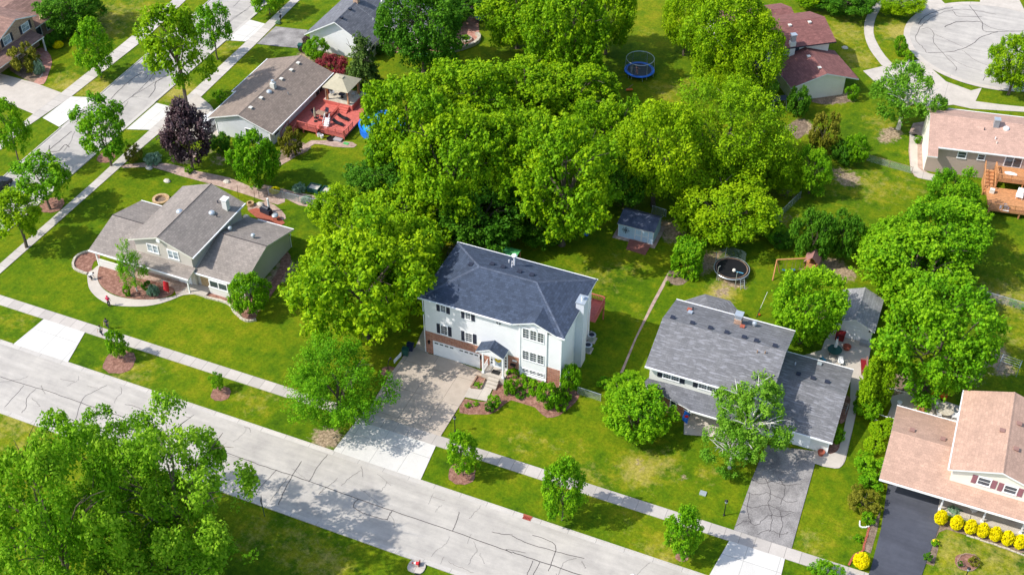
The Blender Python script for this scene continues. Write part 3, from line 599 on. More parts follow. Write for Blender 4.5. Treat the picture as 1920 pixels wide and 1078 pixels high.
# ================================================================== VEGETATION
def crown_mesh(name, mat, seed, R=1., hz=1., zc=1., sprays=300, leaves=34, leaf=.3, slen=1.1, srad=.42, prof='round', lobes=.2, inner=.25, droop=0., gap=0., flat=.25, tipb=.35, boughs=0, brad=1.5):
    r = np.random.RandomState(seed)
    ph = r.rand(9)*2*PI; kk = r.randint(2, 6, 9)
    n = int(sprays*(1+gap*.8)); h = r.rand(n)*.96+.02
    if prof == 'cone': h = 1-np.sqrt(1-h*.985)
    a = r.rand(n)*2*PI
    if prof == 'round': rad = np.sqrt(1-(2*h-1)**2)
    elif prof == 'dome': rad = np.sqrt(np.clip(1-np.clip((h-.28)/.72, 0, 1)**2.2, 0, 1))*np.clip(.62+h*1.6, 0, 1)
    elif prof == 'oval': rad = np.sin(PI*np.clip(h, 0, 1)**.75)**.75
    elif prof == 'cone': rad = (1-h)*(.85+.15*np.sin(h*42))+.03
    elif prof == 'column': rad = np.clip((1-h)*3, 0, 1)**.6*np.clip(.75+h*2, 0, 1)
    elif prof == 'box': rad = np.ones(n)
    lob = 1+lobes*(np.sin(kk[0]*a+ph[0])*np.sin(3*h*PI+ph[1])+.7*np.sin(kk[2]*a+5*h+ph[2])+.5*np.sin(7*a+9*h+ph[3]))
    rr = 1-.28*r.rand(n)**2; ins = r.rand(n) < inner; rr[ins] = .35+.5*r.rand(ins.sum())
    d = np.stack([np.cos(a)*rad, np.sin(a)*rad, 2*h-1], 1)
    if gap > 0:
        g = np.sin(3.1*d[:, 0]*1.9+ph[4])+np.sin(3.7*d[:, 1]*1.9+ph[5])+np.sin(4.3*d[:, 2]*1.6+ph[6])+.6*r.randn(n)
        keep = g > np.percentile(g, 100*gap/(1+gap)*.9); d, a, h, rad, lob, rr, ins = [q[keep] for q in (d, a, h, rad, lob, rr, ins)]; n = len(h)
    if prof == 'box':
        m = np.maximum(np.abs(np.cos(a)), np.abs(np.sin(a))); d[:, 0] /= m; d[:, 1] /= m
        top = r.rand(n) < .4; d[top, :2] *= r.rand(top.sum(), 1)**.5; d[top, 2] = 1
    c = d*np.array([R, R, hz])*(rr*lob)[:, None]; c[:, 2] = d[:, 2]*hz*(.4+.6*rr)*(1+(lob-1)*.5); c[:, 2] -= droop*rad**2*R
    ax = np.stack([np.cos(a), np.sin(a), (2*h-1)*.8+flat], 1)+r.randn(n, 3)*.3; ax /= np.linalg.norm(ax, axis=1)[:, None]
    base = r.rand(n)
    if boughs:
        cand = r.randn(boughs*14, 3); cand /= np.linalg.norm(cand, axis=1)[:, None]; cand = cand[cand[:, 2] > -.78]
        sel = [cand[0]]
        for _ in range(boughs-1):
            dd = np.min(np.linalg.norm(cand[:, None]-np.array(sel)[None], axis=2), 1)*(.6+.4*r.rand(len(cand))); sel.append(cand[dd.argmax()])
        sel = np.array(sel); br = 1+lobes*(r.rand(boughs)*2-1.1); hh = (sel[:, 2]+1)/2
        if prof == 'oval': sh = np.sin(PI*np.clip(hh, .02, .98)**.75)**.75/np.sqrt(np.clip(1-sel[:, 2]**2, .05, 1))
        elif prof == 'dome': sh = np.clip(.72+hh*.75, 0, 1.12)
        else: sh = np.ones(boughs)
        bc = sel*np.array([R, R, hz])*(.70*br)[:, None]; bc[:, :2] *= np.minimum(sh, 1.5)[:, None]
        bsz = brad*R*1.0/np.sqrt(boughs)*(.75+.5*r.rand(boughs)); which = r.randint(0, boughs, n)
        u = r.randn(n, 3); u /= np.linalg.norm(u, axis=1)[:, None]; u += sel[which]*.75+np.array([0, 0, .3]); u /= np.linalg.norm(u, axis=1)[:, None]
        ok = r.rand(n) > inner*.5; el_ = np.array([1, 1, .72*min(1.2, hz/R+.2)])
        c = np.where(ok[:, None], bc[which]+u*el_*(bsz[which]*(.72+.33*r.rand(n)))[:, None], c*.75)
        ax = u*.8+sel[which]*.45+np.array([0, 0, flat])+r.randn(n, 3)*.22; ax /= np.linalg.norm(ax, axis=1)[:, None]
        base = np.clip((r.rand(boughs)*.75)[which]+.3*r.rand(n), 0, 1)
    L = leaves; N_ = n*L
    C = np.repeat(c, L, 0); AX = np.repeat(ax, L, 0); t = r.rand(N_)*1.55-.75; off = r.randn(N_, 3); off -= (off*AX).sum(1)[:, None]*AX
    size = np.repeat(.7+.6*r.rand(n), L)
    P = C+AX*(t*slen*size)[:, None]+off*(srad*size*(1.05-.45*np.clip(t, -1, 1)))[:, None]*.62
    nr = off*.55+AX*.35+np.array([0, 0, .75])+r.randn(N_, 3)*.5; nr /= np.linalg.norm(nr, axis=1)[:, None]
    tg = AX*.5+r.randn(N_, 3)*.6; tg -= (tg*nr).sum(1)[:, None]*nr; tg /= np.linalg.norm(tg, axis=1)[:, None]; bt = np.cross(nr, tg)
    s = leaf*(.65+.7*r.rand(N_)); l2 = (tg.T*s*.62).T; w2 = (bt.T*s*.44).T; fold = (nr.T*s*.12).T
    VV = np.stack([P-l2, P+w2+fold, P+l2*1.05, P-w2+fold], 1)
    VV[:, :, 2] += zc; VV[:, :, 2] = np.maximum(VV[:, :, 2], .04); VV = VV.reshape(-1, 3)
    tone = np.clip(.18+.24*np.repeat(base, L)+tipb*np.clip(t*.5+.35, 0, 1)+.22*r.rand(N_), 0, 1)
    me = bpy.data.meshes.new(name); me.vertices.add(len(VV)); me.vertices.foreach_set('co', VV.ravel().astype(np.float32))
    me.loops.add(len(VV)); me.loops.foreach_set('vertex_index', np.arange(len(VV), dtype=np.int32)); me.polygons.add(N_)
    me.polygons.foreach_set('loop_start', np.arange(0, N_*4, 4, dtype=np.int32)); me.update()
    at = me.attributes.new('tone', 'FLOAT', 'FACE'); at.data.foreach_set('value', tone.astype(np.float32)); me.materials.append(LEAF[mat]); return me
def trunk_mesh(name, seed, R, hz, zc, r0, limbs=7, bark='bark', spread=.85, twigs=2):
    rn = random.Random(seed); mb = MB(); hb = max(zc-hz, .2)
    top = zc+hz*.45
    mb.tube([(0, 0, -.1), (rn.uniform(-.1, .1), rn.uniform(-.1, .1), hb*.6), (rn.uniform(-.2, .2), rn.uniform(-.2, .2), (hb+zc)/2), (rn.uniform(-.3, .3), rn.uniform(-.3, .3), zc), (rn.uniform(-.4, .4), rn.uniform(-.4, .4), top)], [r0*1.25, r0, r0*.8, r0*.55, r0*.2], 7)
    for k in range(limbs):
        a = 2*PI*k/limbs+rn.uniform(-.3, .3); z0 = hb+(zc-hb)*rn.uniform(.1, .9); e = rn.uniform(.55, 1)*spread; z1 = zc+hz*rn.uniform(-.25, .75)
        q = [Vector((0, 0, z0)), Vector((math.cos(a)*R*e*.4, math.sin(a)*R*e*.4, z0+(z1-z0)*.5)), Vector((math.cos(a+.15)*R*e*.75, math.sin(a+.15)*R*e*.75, z0+(z1-z0)*.85)), Vector((math.cos(a+.2)*R*e, math.sin(a+.2)*R*e, z1))]
        mb.tube(q, [r0*.5, r0*.36, r0*.22, r0*.07], 5)
        for t in range(twigs):
            b = q[1+t % 2]; a2 = a+rn.choice([-1, 1])*rn.uniform(.5, 1.0)
            mb.tube([b, b+Vector((math.cos(a2)*R*.22, math.sin(a2)*R*.22, hz*.14)), b+Vector((math.cos(a2)*R*.4, math.sin(a2)*R*.4, hz*.2))], [r0*.2, r0*.13, r0*.04], 4)
    return mb, bark
PROTO = {}
def proto(key, name, mat, seed, R, hz, zc, r0=.25, bark='bark', limbs=7, spread=.85, twigs=2, stem=None, **kw):
    PROTO[key] = dict(name=name, R=R, hz=hz, zc=zc, eR=R, ehz=hz, ezc=zc, mesh=None, mat=mat, seed=seed, r0=r0, bark=bark, limbs=limbs, spread=spread, twigs=twigs, kw=kw, first=None, stem=stem)
proto('maple1', 'maple_tree', 'maple', 1, 6.5, 5.6, 6.5, .38, sprays=780, leaves=30, leaf=.29, slen=.8, srad=.42, prof='dome', lobes=.22, inner=.15, boughs=34, brad=1.75)
proto('maple2', 'maple_tree', 'maple', 2, 6.5, 5.4, 6.3, .36, sprays=720, leaves=32, leaf=.28, slen=.9, srad=.38, prof='round', lobes=.3, inner=.15, boughs=26, brad=1.7)
proto('mapleT', 'maple_tree', 'maple', 31, 6.5, 6.6, 7.6, .42, sprays=760, leaves=30, leaf=.29, slen=.85, srad=.40, prof='dome', lobes=.26, inner=.15, boughs=30, brad=1.7)
proto('maple3', 'maple_tree', 'deep', 3, 6.5, 5.6, 6.5, .38, sprays=720, leaves=32, leaf=.29, slen=.85, srad=.42, prof='dome', lobes=.28, inner=.18, boughs=30, brad=1.7)
proto('green1', 'broadleaf_tree', 'bright', 4, 6.0, 5.0, 5.7, .34, sprays=740, leaves=30, leaf=.27, slen=.85, srad=.36, prof='dome', lobes=.22, inner=.15, boughs=32, brad=1.75)
proto('green2', 'broadleaf_tree', 'bright', 5, 6.0, 5.0, 5.7, .34, sprays=680, leaves=32, leaf=.27, slen=.95, srad=.36, prof='round', lobes=.28, inner=.15, boughs=24, brad=1.7)
proto('lime1', 'lime_green_tree', 'lime', 6, 5.2, 3.6, 4.4, .3, sprays=720, leaves=30, leaf=.21, slen=.6, srad=.4, prof='dome', lobes=.15, inner=.15, flat=.5, boughs=30, brad=1.7)
proto('lime2', 'lime_green_tree', 'lime', 7, 5.2, 4.4, 5.2, .3, sprays=760, leaves=30, leaf=.21, slen=.6, srad=.46, prof='round', lobes=.25, inner=.15, flat=.4, boughs=30, brad=1.6)
proto('locust', 'honey_locust_tree', 'bright', 8, 4.6, 3.4, 4.4, .22, sprays=640, leaves=40, leaf=.15, slen=.95, srad=.36, prof='dome', lobes=.3, inner=.2, flat=.1, boughs=22, brad=1.7)
proto('locusty', 'honey_locust_tree', 'lime', 32, 5.4, 4.2, 5.0, .26, sprays=700, leaves=40, leaf=.17, slen=1.0, srad=.38, prof='dome', lobes=.3, inner=.2, flat=.1, boughs=24, brad=1.7)
proto('syc1', 'sycamore_tree', 'syc', 9, 6.4, 4.6, 6.6, .25, limbs=10, twigs=3, sprays=640, leaves=34, leaf=.2, slen=.5, srad=.42, prof='round', lobes=.5, inner=.2, flat=.4, boughs=25, brad=1.32)
proto('syc2', 'sycamore_tree', 'syc', 10, 6.4, 4.6, 6.6, .25, limbs=10, twigs=3, sprays=660, leaves=34, leaf=.2, slen=.5, srad=.42, prof='dome', lobes=.5, inner=.2, flat=.4, boughs=27, brad=1.32)
proto('street', 'street_tree', 'bright', 11, 2.6, 2.6, 2.9, .11, sprays=260, leaves=30, leaf=.18, slen=.4, srad=.24, prof='oval', lobes=.16, inner=.2, boughs=20, brad=1.6)
proto('street2', 'street_tree', 'bright', 12, 2.6, 2.2, 3.5, .11, sprays=200, leaves=30, leaf=.19, slen=.45, srad=.26, prof='round', lobes=.35, inner=.2, boughs=15, brad=1.35)
proto('openlime', 'street_tree', 'lime', 13, 3.2, 3.4, 5.4, .16, limbs=9, twigs=3, sprays=200, leaves=28, leaf=.22, slen=.55, srad=.34, prof='oval', lobes=.5, inner=.2, boughs=15, brad=1.2)
proto('birch', 'birch_tree', 'birch', 14, 4.0, 3.2, 4.1, .25, bark='birchbark', limbs=10, spread=1.05, twigs=4, sprays=300, leaves=38, leaf=.18, slen=.5, srad=.34, prof='dome', lobes=.45, inner=.2, boughs=17, brad=1.3)
proto('willow', 'willow_tree', 'bright', 15, 2.4, 2.6, 3.4, .12, bark='birchbark', sprays=150, leaves=34, leaf=.14, slen=.7, srad=.26, prof='oval', lobes=.4, inner=.2, boughs=12, brad=1.3)
proto('purple', 'purple_maple_tree', 'purple', 16, 3.5, 3.2, 4.2, .2, sprays=360, leaves=34, leaf=.22, slen=.5, srad=.34, prof='oval', lobes=.22, inner=.15, boughs=20, brad=1.6)
proto('spruce', 'spruce_tree', 'pine', 17, 2.5, 4.0, 4.2, .18, limbs=5, sprays=300, leaves=40, leaf=.18, slen=.75, srad=.18, prof='cone', lobes=.1, inner=.1, flat=-.1)
proto('redmaple', 'red_japanese_maple', 'redm', 18, 2.3, 1.1, 1.3, .1, sprays=170, leaves=34, leaf=.16, slen=.4, srad=.22, prof='dome', lobes=.25, inner=.15, flat=.1, boughs=14, brad=1.4)
proto('shrub', 'shrub', 'bright', 19, 1.0, .8, .8, .05, limbs=4, twigs=0, sprays=120, leaves=28, leaf=.11, slen=.16, srad=.12, prof='dome', lobes=.2, inner=.05, boughs=9, brad=1.3)
proto('shrubd', 'shrub', 'deep', 20, 1.0, .8, .8, .05, limbs=4, twigs=0, sprays=120, leaves=28, leaf=.12, slen=.16, srad=.12, prof='dome', lobes=.2, inner=.05, boughs=9, brad=1.3)
proto('bigshrub', 'rounded_shrub_tree', 'bright', 21, 2.6, 2.2, 2.3, .1, limbs=6, sprays=380, leaves=32, leaf=.16, slen=.36, srad=.22, prof='dome', lobes=.15, inner=.1, boughs=26, brad=1.7)
proto('deepshrub', 'rounded_shrub_tree', 'deep', 22, 2.6, 2.2, 2.2, .1, limbs=6, sprays=360, leaves=32, leaf=.17, slen=.4, srad=.24, prof='dome', lobes=.3, inner=.1, boughs=20, brad=1.5)
proto('olive', 'olive_green_shrub', 'olive', 23, 1.6, 1.2, 1.2, .07, limbs=5, twigs=0, sprays=200, leaves=28, leaf=.12, slen=.24, srad=.14, prof='dome', lobes=.2, inner=.05, boughs=14, brad=1.5)
proto('gold', 'golden_shrub', 'gold', 24, .8, .72, .72, .05, limbs=4, twigs=0, sprays=330, leaves=32, leaf=.085, slen=.09, srad=.09, prof='round', lobes=.02, inner=.0, tipb=.2)
proto('topiary', 'clipped_shrub', 'arb', 25, 1.0, .9, .92, .06, limbs=4, twigs=0, sprays=380, leaves=32, leaf=.095, slen=.11, srad=.09, prof='round', lobes=.04, inner=.0)
proto('arb', 'arborvitae', 'arb', 26, .95, 2.3, 2.3, .07, limbs=4, twigs=0, sprays=300, leaves=28, leaf=.13, slen=.3, srad=.12, prof='column', lobes=.08, inner=.02, flat=1.2)
proto('hedge', 'hedge', 'bright', 27, 1.0, .9, .92, .06, limbs=4, twigs=0, sprays=380, leaves=26, leaf=.11, slen=.18, srad=.12, prof='box', lobes=.04, inner=.02)
proto('sage', 'silvery_shrub', 'sage', 28, 1.0, .5, .5, .04, limbs=4, twigs=0, sprays=90, leaves=26, leaf=.14, slen=.22, srad=.16, prof='dome', lobes=.2, inner=.1)
def prep(key):
    p = PROTO[key]
    if p['mesh'] is None:
        me = crown_mesh('crown', p['mat'], p['seed'], p['R'], p['hz'], p['zc'], **p['kw']); p['mesh'] = me
        c = np.empty(len(me.vertices)*3, np.float32); me.vertices.foreach_get('co', c); c = c.reshape(-1, 3)
        lo, hi = np.percentile(c, .5, 0), np.percentile(c, 99.5, 0); p['eR'] = (hi[0]-lo[0]+hi[1]-lo[1])/4; p['ehz'] = (hi[2]-lo[2])/2; p['ezc'] = (hi[2]+lo[2])/2
        for i, q in enumerate(('eR', 'ehz', 'ezc')): p[q] = float(p[q])
    return p
def instance(key, loc, sx, sz, rz, label, cat, group, lean=0):
    p = prep(key)
    if p['first'] is None:
        root = thing(p['name'], label, cat, loc, rz, group)
        mb, bark = trunk_mesh('trunk', p['seed']*7, p['R'], p['hz'], p['zc'], p['r0'], p['limbs'], p['bark'], p['spread'], p['twigs'])
        mb.build('stem' if p['R'] < 2 else 'trunk', M[bark], root)
        me = p['mesh']
        o = bpy.data.objects.new('foliage' if p['R'] < 2 else 'crown', me); SC.collection.objects.link(o); o.parent = root
        p['first'] = root
    else:
        root = dup(p['first'], loc, rz, label, None, group); root['category'] = cat
        if not group and 'group' in root: del root['group']
    root.scale = (sx, sx*(1+lean), sz); return root
TREEPOS = []
rt = random.Random(5)
def plant(key, cx, cy, w, h, label, cat='tree', group=None, rz=None, zf=1.0, hmin=.45, hmax=1.7):
    """crown outline centred at photo point (cx, cy), w by h photo pixels -> a tree standing on the ground"""
    p = prep(key); z = p['ezc']
    for it in range(5):
        q = G(cx, cy, z); dep = (q-CAM).dot(CF); s = dep/FPX; el = math.asin((CAMH-z)/(q-CAM).length)
        R = w/2*s*.96; a2 = (h/2*s*.96)**2-(R*math.sin(el))**2; hz = math.sqrt(max(a2, 0))/math.cos(el); hz = min(max(hz, R*hmin), R*hmax)
        sz = hz/p['ehz']; z = p['ezc']*sz
    q = G(cx, cy, z); TREEPOS.append((key, cx, cy, round(R, 1), round(hz, 1), round(z+hz, 1)))
    return instance(key, (q.x, q.y, 0), R/p['eR'], sz, rt.uniform(0, 6.28) if rz is None else rz, label, cat, group)
GT = 'trees of the dense grove between the gardens'
T = plant
# --- foreground
T('syc1', 318, 912, 310, 330, 'large loose-crowned tree in the foreground reaching over the main road')
T('syc2', 215, 880, 240, 230, 'loose-crowned tree between the two big foreground trees, above the road edge', rz=1.4)
T('syc2', 85, 965, 330, 360, 'large loose-crowned tree filling the bottom left corner')
T('syc1', 270, 1085, 400, 260, 'large loose-crowned tree cut by the bottom edge left of the mown verge', rz=2.2)
# --- verge trees of the main road
GV = 'young trees along the main road verge'
T('street', 216, 641, 40, 54, 'small round young tree in a mulch ring beside the two walkers', 'young tree', GV)
T('street2', 406, 713, 28, 30, 'tiny sapling in a round mulch ring on the verge left of the honey locust', 'sapling', GV)
T('street', 867, 844, 64, 82, 'young oval tree beside the wide driveway in a mulch ring', 'young tree', GV)
T('street', 1057, 909, 88, 122, 'tallest of the oval verge trees, right of the storm drain', 'young tree', GV)
T('street', 1285, 991, 74, 96, 'oval verge tree left of the pale apron below the grey house', 'young tree', GV)
T('street2', 1549, 1072, 62, 52, 'verge tree cut by the bottom edge near the dark driveway', 'young tree', GV)
T('locust', 628, 712, 196, 176, 'feathery bright green tree on the verge left of the wide driveway')
# --- around the grey house
T('bigshrub', 1200, 772, 128, 112, 'dense rounded tree in front of the left end of the grey house')
T('green2', 1180, 735, 92, 70, 'pale green shrubby tree behind the dense rounded tree by the grey house', hmax=1.0)
T('shrub', 1136, 718, 38, 30, 'small bright shrub at the end of the short chain-link fence', 'shrub')
T('birch', 1410, 775, 165, 150, 'white-limbed birch in front of the grey house roof')
T('birch', 1375, 835, 120, 110, 'lower birch with bare white twigs beside the worn driveway', rz=1.0)
T('green1', 1514, 575, 150, 154, 'round yellow-green tree behind the grey house beside the swing set')
# --- white birch by the court and neighbours
T('birch', 1700, 178, 142, 122, 'white-limbed birch beside the peach-roofed house at the top right')
T('maple2', 1910, 115, 100, 100, 'green tree at the right edge beside the turning circle')
T('maple3', 1590, -5, 110, 50, 'dark tree at the top edge left of the curved path')
T('maple1', 1518, -12, 70, 50, 'green tree at the top edge behind the maroon roofs')
T('lime2', 1690, 3, 90, 46, 'yellow-green tree at the top edge beside the curved path')
T('deepshrub', 1498, 190, 50, 54, 'dark rounded bush at the corner of the maroon-roofed garage', 'bush')
T('shrub', 1600, 174, 28, 30, 'small bright bush right of the maroon-roofed garage wall', 'bush')
T('olive', 1545, 250, 62, 84, 'olive and bronze conifer-like bush left of the white birch', 'bush', hmax=2.2)
T('bigshrub', 1607, 277, 52, 54, 'round bright green shrub of the pair below the white birch', 'bush')
T('deepshrub', 1585, 286, 50, 46, 'darker left shrub of the pair below the white birch', 'bush')
T('shrub', 1722, 262, 16, 16, 'small bush against the left wall of the peach-roofed raised house', 'shrub')
T('shrub', 1688, 85, 28, 40, 'bush between the curved path and the turning circle', 'bush', hmax=1.6)
T('shrub', 1703, 105, 22, 22, 'low bush at the rim of the turning circle', 'bush')
# --- right hand cluster
T('green1', 1792, 372, 112, 104, 'bright green tree below the timber deck at the right')
T('green1', 1768, 440, 180, 150, 'large green tree under the timber deck, upper one of the right-hand cluster', rz=1.3)
T('green2', 1720, 495, 210, 170, 'large spreading tree in the middle of the right-hand cluster')
T('green2', 1665, 460, 110, 110, 'green tree on the left flank of the right-hand cluster', rz=2.)
T('green1', 1765, 640, 222, 218, 'largest round tree at the right, above the peach roofs', rz=4.)
T('maple3', 1690, 540, 90, 70, 'green tree at the right side of the small garage roof', rz=.6)
T('deepshrub', 1530, 440, 84, 98, 'dark rounded bush left of the pair above the swing set', 'bush')
T('deepshrub', 1585, 440, 74, 92, 'dark bush right of the pair above the swing set', 'bush', rz=1.)
T('shrub', 1455, 435, 60, 40, 'low bush in the shade above the black trampoline', 'bush')
T('deepshrub', 1466, 450, 50, 34, 'low spreading bush beside the lime-green tree', 'bush')
T('arb', 1648, 702, 42, 112, 'tallest arborvitae of the row beside the patio', 'conifer', 'arborvitae row beside the patio', hmax=4)
T('arb', 1630, 716, 34, 100, 'second arborvitae of the row, nearest the concrete path', 'conifer', 'arborvitae row beside the patio', hmax=4)
T('arb', 1662, 722, 32, 98, 'right-hand arborvitae of the row beside the gravel patio', 'conifer', 'arborvitae row beside the patio', hmax=4)
T('arb', 1626, 746, 34, 66, 'shorter front arborvitae of the row beside the patio', 'conifer', 'arborvitae row beside the patio', hmax=4)
T('bigshrub', 1631, 764, 46, 44, 'bright leafy shrub at the foot of the arborvitae row', 'shrub')
T('shrubd', 1612, 762, 26, 36, 'dark shrub along the concrete path left of the arborvitae', 'shrub')
# clipped shrubs in the strip beside the peach-roofed house
GC = 'clipped shrubs beside the dark driveway house'
T('topiary', 1668, 797, 28, 28, 'clipped shrub behind the white gate', 'shrub', GC)
T('topiary', 1650, 806, 42, 34, 'domed clipped shrub just below the white gate', 'shrub', GC)
T('topiary', 1639, 835, 40, 33, 'clipped globe shrub second from the white gate', 'shrub', GC)
T('shrub', 1626, 867, 60, 40, 'spreading bright shrub in the middle of the clipped row', 'shrub', GC)
T('shrub', 1632, 898, 60, 42, 'spreading bright shrub at the carport corner', 'shrub', GC)
T('olive', 1620, 938, 68, 54, 'bronze-brown rounded shrub beside the dark driveway', 'shrub', GC)
T('shrub', 1627, 971, 30, 28, 'small leafy shrub in a stone ring beside the dark driveway', 'shrub', GC)
T('shrub', 1609, 1008, 20, 14, 'low tuft in a mulch circle on the lawn beside the dark driveway', 'shrub')
T('gold', 1616, 1050, 30, 31, 'golden globe shrub at the pavement left of the dark driveway', 'shrub')
for k, (x, y) in enumerate([(1765, 969), (1794.4, 979), (1820.6, 986.5), (1843.4, 993), (1867, 1000), (1890, 1008), (1913, 1015)]):
    T('gold', x, y, 23, 28, '%s golden globe shrub from the dark driveway in the row along the porch' % ['first', 'second', 'third', 'fourth', 'fifth', 'sixth', 'seventh'][k], 'shrub', 'golden globe shrubs along the porch')
T('shrubd', 1741, 1043, 18, 20, 'dark leafy plant on the right edge of the dark driveway', 'plant')
T('shrub', 1753, 1018, 16, 14, 'small plant beside yellow flowers at the dark driveway edge', 'plant')
T('sage', 1790, 957, 26, 12, 'silvery shrub with yellow flowers under the porch edge', 'plant')
T('olive', 1827, 1052, 24, 20, 'bronze shrub in the round lawn bed', 'shrub')
T('shrubd', 1801, 1057, 11, 12, 'tiny conifer in the round lawn bed', 'shrub')
T('shrub', 1572, 815, 26, 34, 'flowering shrub at the right wall of the grey garage', 'shrub')
T('shrub', 1735, 746, 26, 16, 'green mound on the patio behind the peach roof', 'shrub')
T('shrub', 1900, 568, 18, 12, 'low round shrub on the shaded lawn at the right', 'shrub')
T('shrub', 1918, 575, 16, 12, 'low round shrub at the right edge of the shaded lawn', 'shrub')
# --- front of the charcoal-roofed house
GF = 'shrubs in the mulch bed before the charcoal-roofed house'
for k, (x, y, w, h, lab, ky) in enumerate([(964, 702, 22, 24, 'round shrub touching the porch slab', 'shrub'), (956, 726, 26, 30, 'shrub in front of the porch slab', 'shrub'), (981, 715, 22, 24, 'shrub under the left bay window', 'shrub'), (979, 738, 28, 22, 'low dark shrub in the middle of the bed', 'shrubd'),
      (1000, 727, 30, 30, 'olive shrub under the middle bay window', 'shrub'), (1026, 740, 42, 46, 'biggest shrub of the bed, below the brick corner', 'shrub'), (1052, 758, 24, 24, 'shrub at the front right of the bed', 'shrub'), (1060, 744, 20, 20, 'small shrub at the right end of the bed', 'shrub'), (1048, 735, 20, 22, 'dark shrub before the brick corner', 'shrubd'), (927, 752, 24, 22, 'round shrub left of the lawn curve', 'shrub'), (918, 764, 18, 18, 'low shrub at the left tip of the bed', 'shrubd')]):
    T(ky, x, y, w*1.2, h*1.2, lab, 'shrub', GF)
T('bigshrub', 1069, 706, 42, 52, 'tall leafy bush at the right front corner of the charcoal-roofed house', 'bush')
T('shrub', 896, 722, 18, 12, 'low plant in the square planter beside the porch steps', 'plant'); T('shrub', 877, 760, 14, 10, 'yellow-green tuft at the left of the front bed', 'plant'); T('shrub', 893, 757, 12, 8, 'small tuft among bark mulch beside the front walk', 'plant')
T('hedge', 1290, 482, 58, 74, 'box-shaped overgrown hedge block beside the black trampoline', 'hedge', rz=0, hmax=1.2)
T('shrub', 1252, 531, 10, 10, 'tiny weed bush on the boundary strip', 'plant')
# --- tan split-level garden
T('bigshrub', 467, 547, 76, 78, 'round dense bush at the front right corner of the tan house', 'bush')
T('willow', 243, 492, 62, 90, 'airy slender tree in the mulch bed before the tan house')
T('shrubd', 275, 538, 22, 24, 'small dark conifer beside the variegated shrub', 'shrub'); T('sage', 286, 543, 24, 22, 'variegated round shrub in the mulch bed', 'shrub', hmax=1.1); T('shrub', 238, 545, 16, 26, 'small leafy shrub at the rim of the curved walk', 'shrub', hmax=1.6)
# --- left streets
GL = 'trees along the side street verges'
T('street', 173, 82, 76, 100, 'dense oval street tree left of the side street near the brick house', 'street tree', GL)
T('openlime', 326, 84, 134, 158, 'tall loose yellow-green tree leaning over the side street', 'street tree', GL)
T('street2', 396, 45, 72, 84, 'green street tree right of the loose yellow-green one', 'street tree', GL)
T('street2', 188, 234, 102, 106, 'spreading street tree with a mulch ring right of the side street', 'street tree', GL)
T('street2', 75, 330, 108, 96, 'spreading street tree lowest on the side street verge', 'street tree', GL)
T('street2', 14, 236, 76, 106, 'street tree cut by the left edge beside the concrete drive', 'street tree', GL, rz=2.)
T('openlime', 28, 400, 110, 100, 'bright loose tree at the left edge near the lower pavement', 'street tree', GL, rz=3.)
T('street', 500, -16, 70, 70, 'street tree at the top edge beside the mailbox', 'street tree', GL)
T('maple3', 130, 10, 116, 90, 'large dark tree behind the brick house at the top left')
T('lime2', 92, -8, 60, 60, 'yellow-green tree at the top edge behind the brick house')
T('olive', 42, 110, 56, 56, 'golden-green ornamental tree in front of the brick house', 'small tree')
T('sage', 71, 125, 20, 26, 'blue-grey shrub beside the curved brick path', 'shrub', hmax=1.4)
for k, (x, y, lb) in enumerate([(91, 78, 'lowest'), (106, 70, 'second'), (118, 62, 'third'), (128, 52, 'highest')]): T('deepshrub', x, y, 24, 24, lb+' dark clipped shrub under the bay windows of the brick house', 'shrub', 'foundation shrubs of the brick house')
T('gold', 108, 84, 20, 14, 'low yellow-green shrub in front of the brick house shrubs', 'shrub')
T('purple', 345, 240, 98, 116, 'dark purple-leaved tree beside the brown-roofed house')
T('bigshrub', 474, 293, 92, 104, 'bright green tree at the left gable of the brown-roofed house', rz=1.)
T('deepshrub', 412, 267, 44, 36, 'dark bush between the purple tree and the grey gable', 'bush')
T('olive', 250, 288, 36, 34, 'brownish shrub at the end of the gravel strip', 'shrub'); T('sage', 285, 297, 34, 20, 'silver-green shrub on the gravel strip', 'shrub'); T('shrub', 353, 319, 18, 14, 'small green mound on the gravel strip', 'plant')
T('gold', 515, 357, 20, 10, 'yellow hosta mound on the gravel strip by the fence', 'plant'); T('sage', 575, 373, 22, 14, 'brownish heather mound on the gravel strip', 'plant')
T('sage', 560, 352, 26, 16, 'blue-green shrub beside the chain-link fence', 'shrub')
T('olive', 545, 268, 44, 54, 'dark twiggy bush at the foot of the red deck stairs', 'bush')
T('shrub', 412, 182, 26, 26, 'pale shrub against the front of the brown-roofed house', 'shrub')
T('spruce', 680, 118, 72, 108, 'dark spruce between the blue-grey roof and the gazebo', 'conifer')
T('redmaple', 620, 123, 58, 42, 'low red-leaved maple behind the brown roof', 'small tree')
T('bigshrub', 592, 90, 46, 42, 'round bright shrub at the white gable wall', 'shrub', rz=3.)
T('purple', 574, 74, 16, 14, 'small dark red shrub beside the white gable', 'shrub'); T('deepshrub', 713, 93, 20, 18, 'dark round shrub behind the blue-grey roofed house', 'shrub'); T('arb', 694, 104, 12, 26, 'small upright conifer beside the spruce', 'shrub')
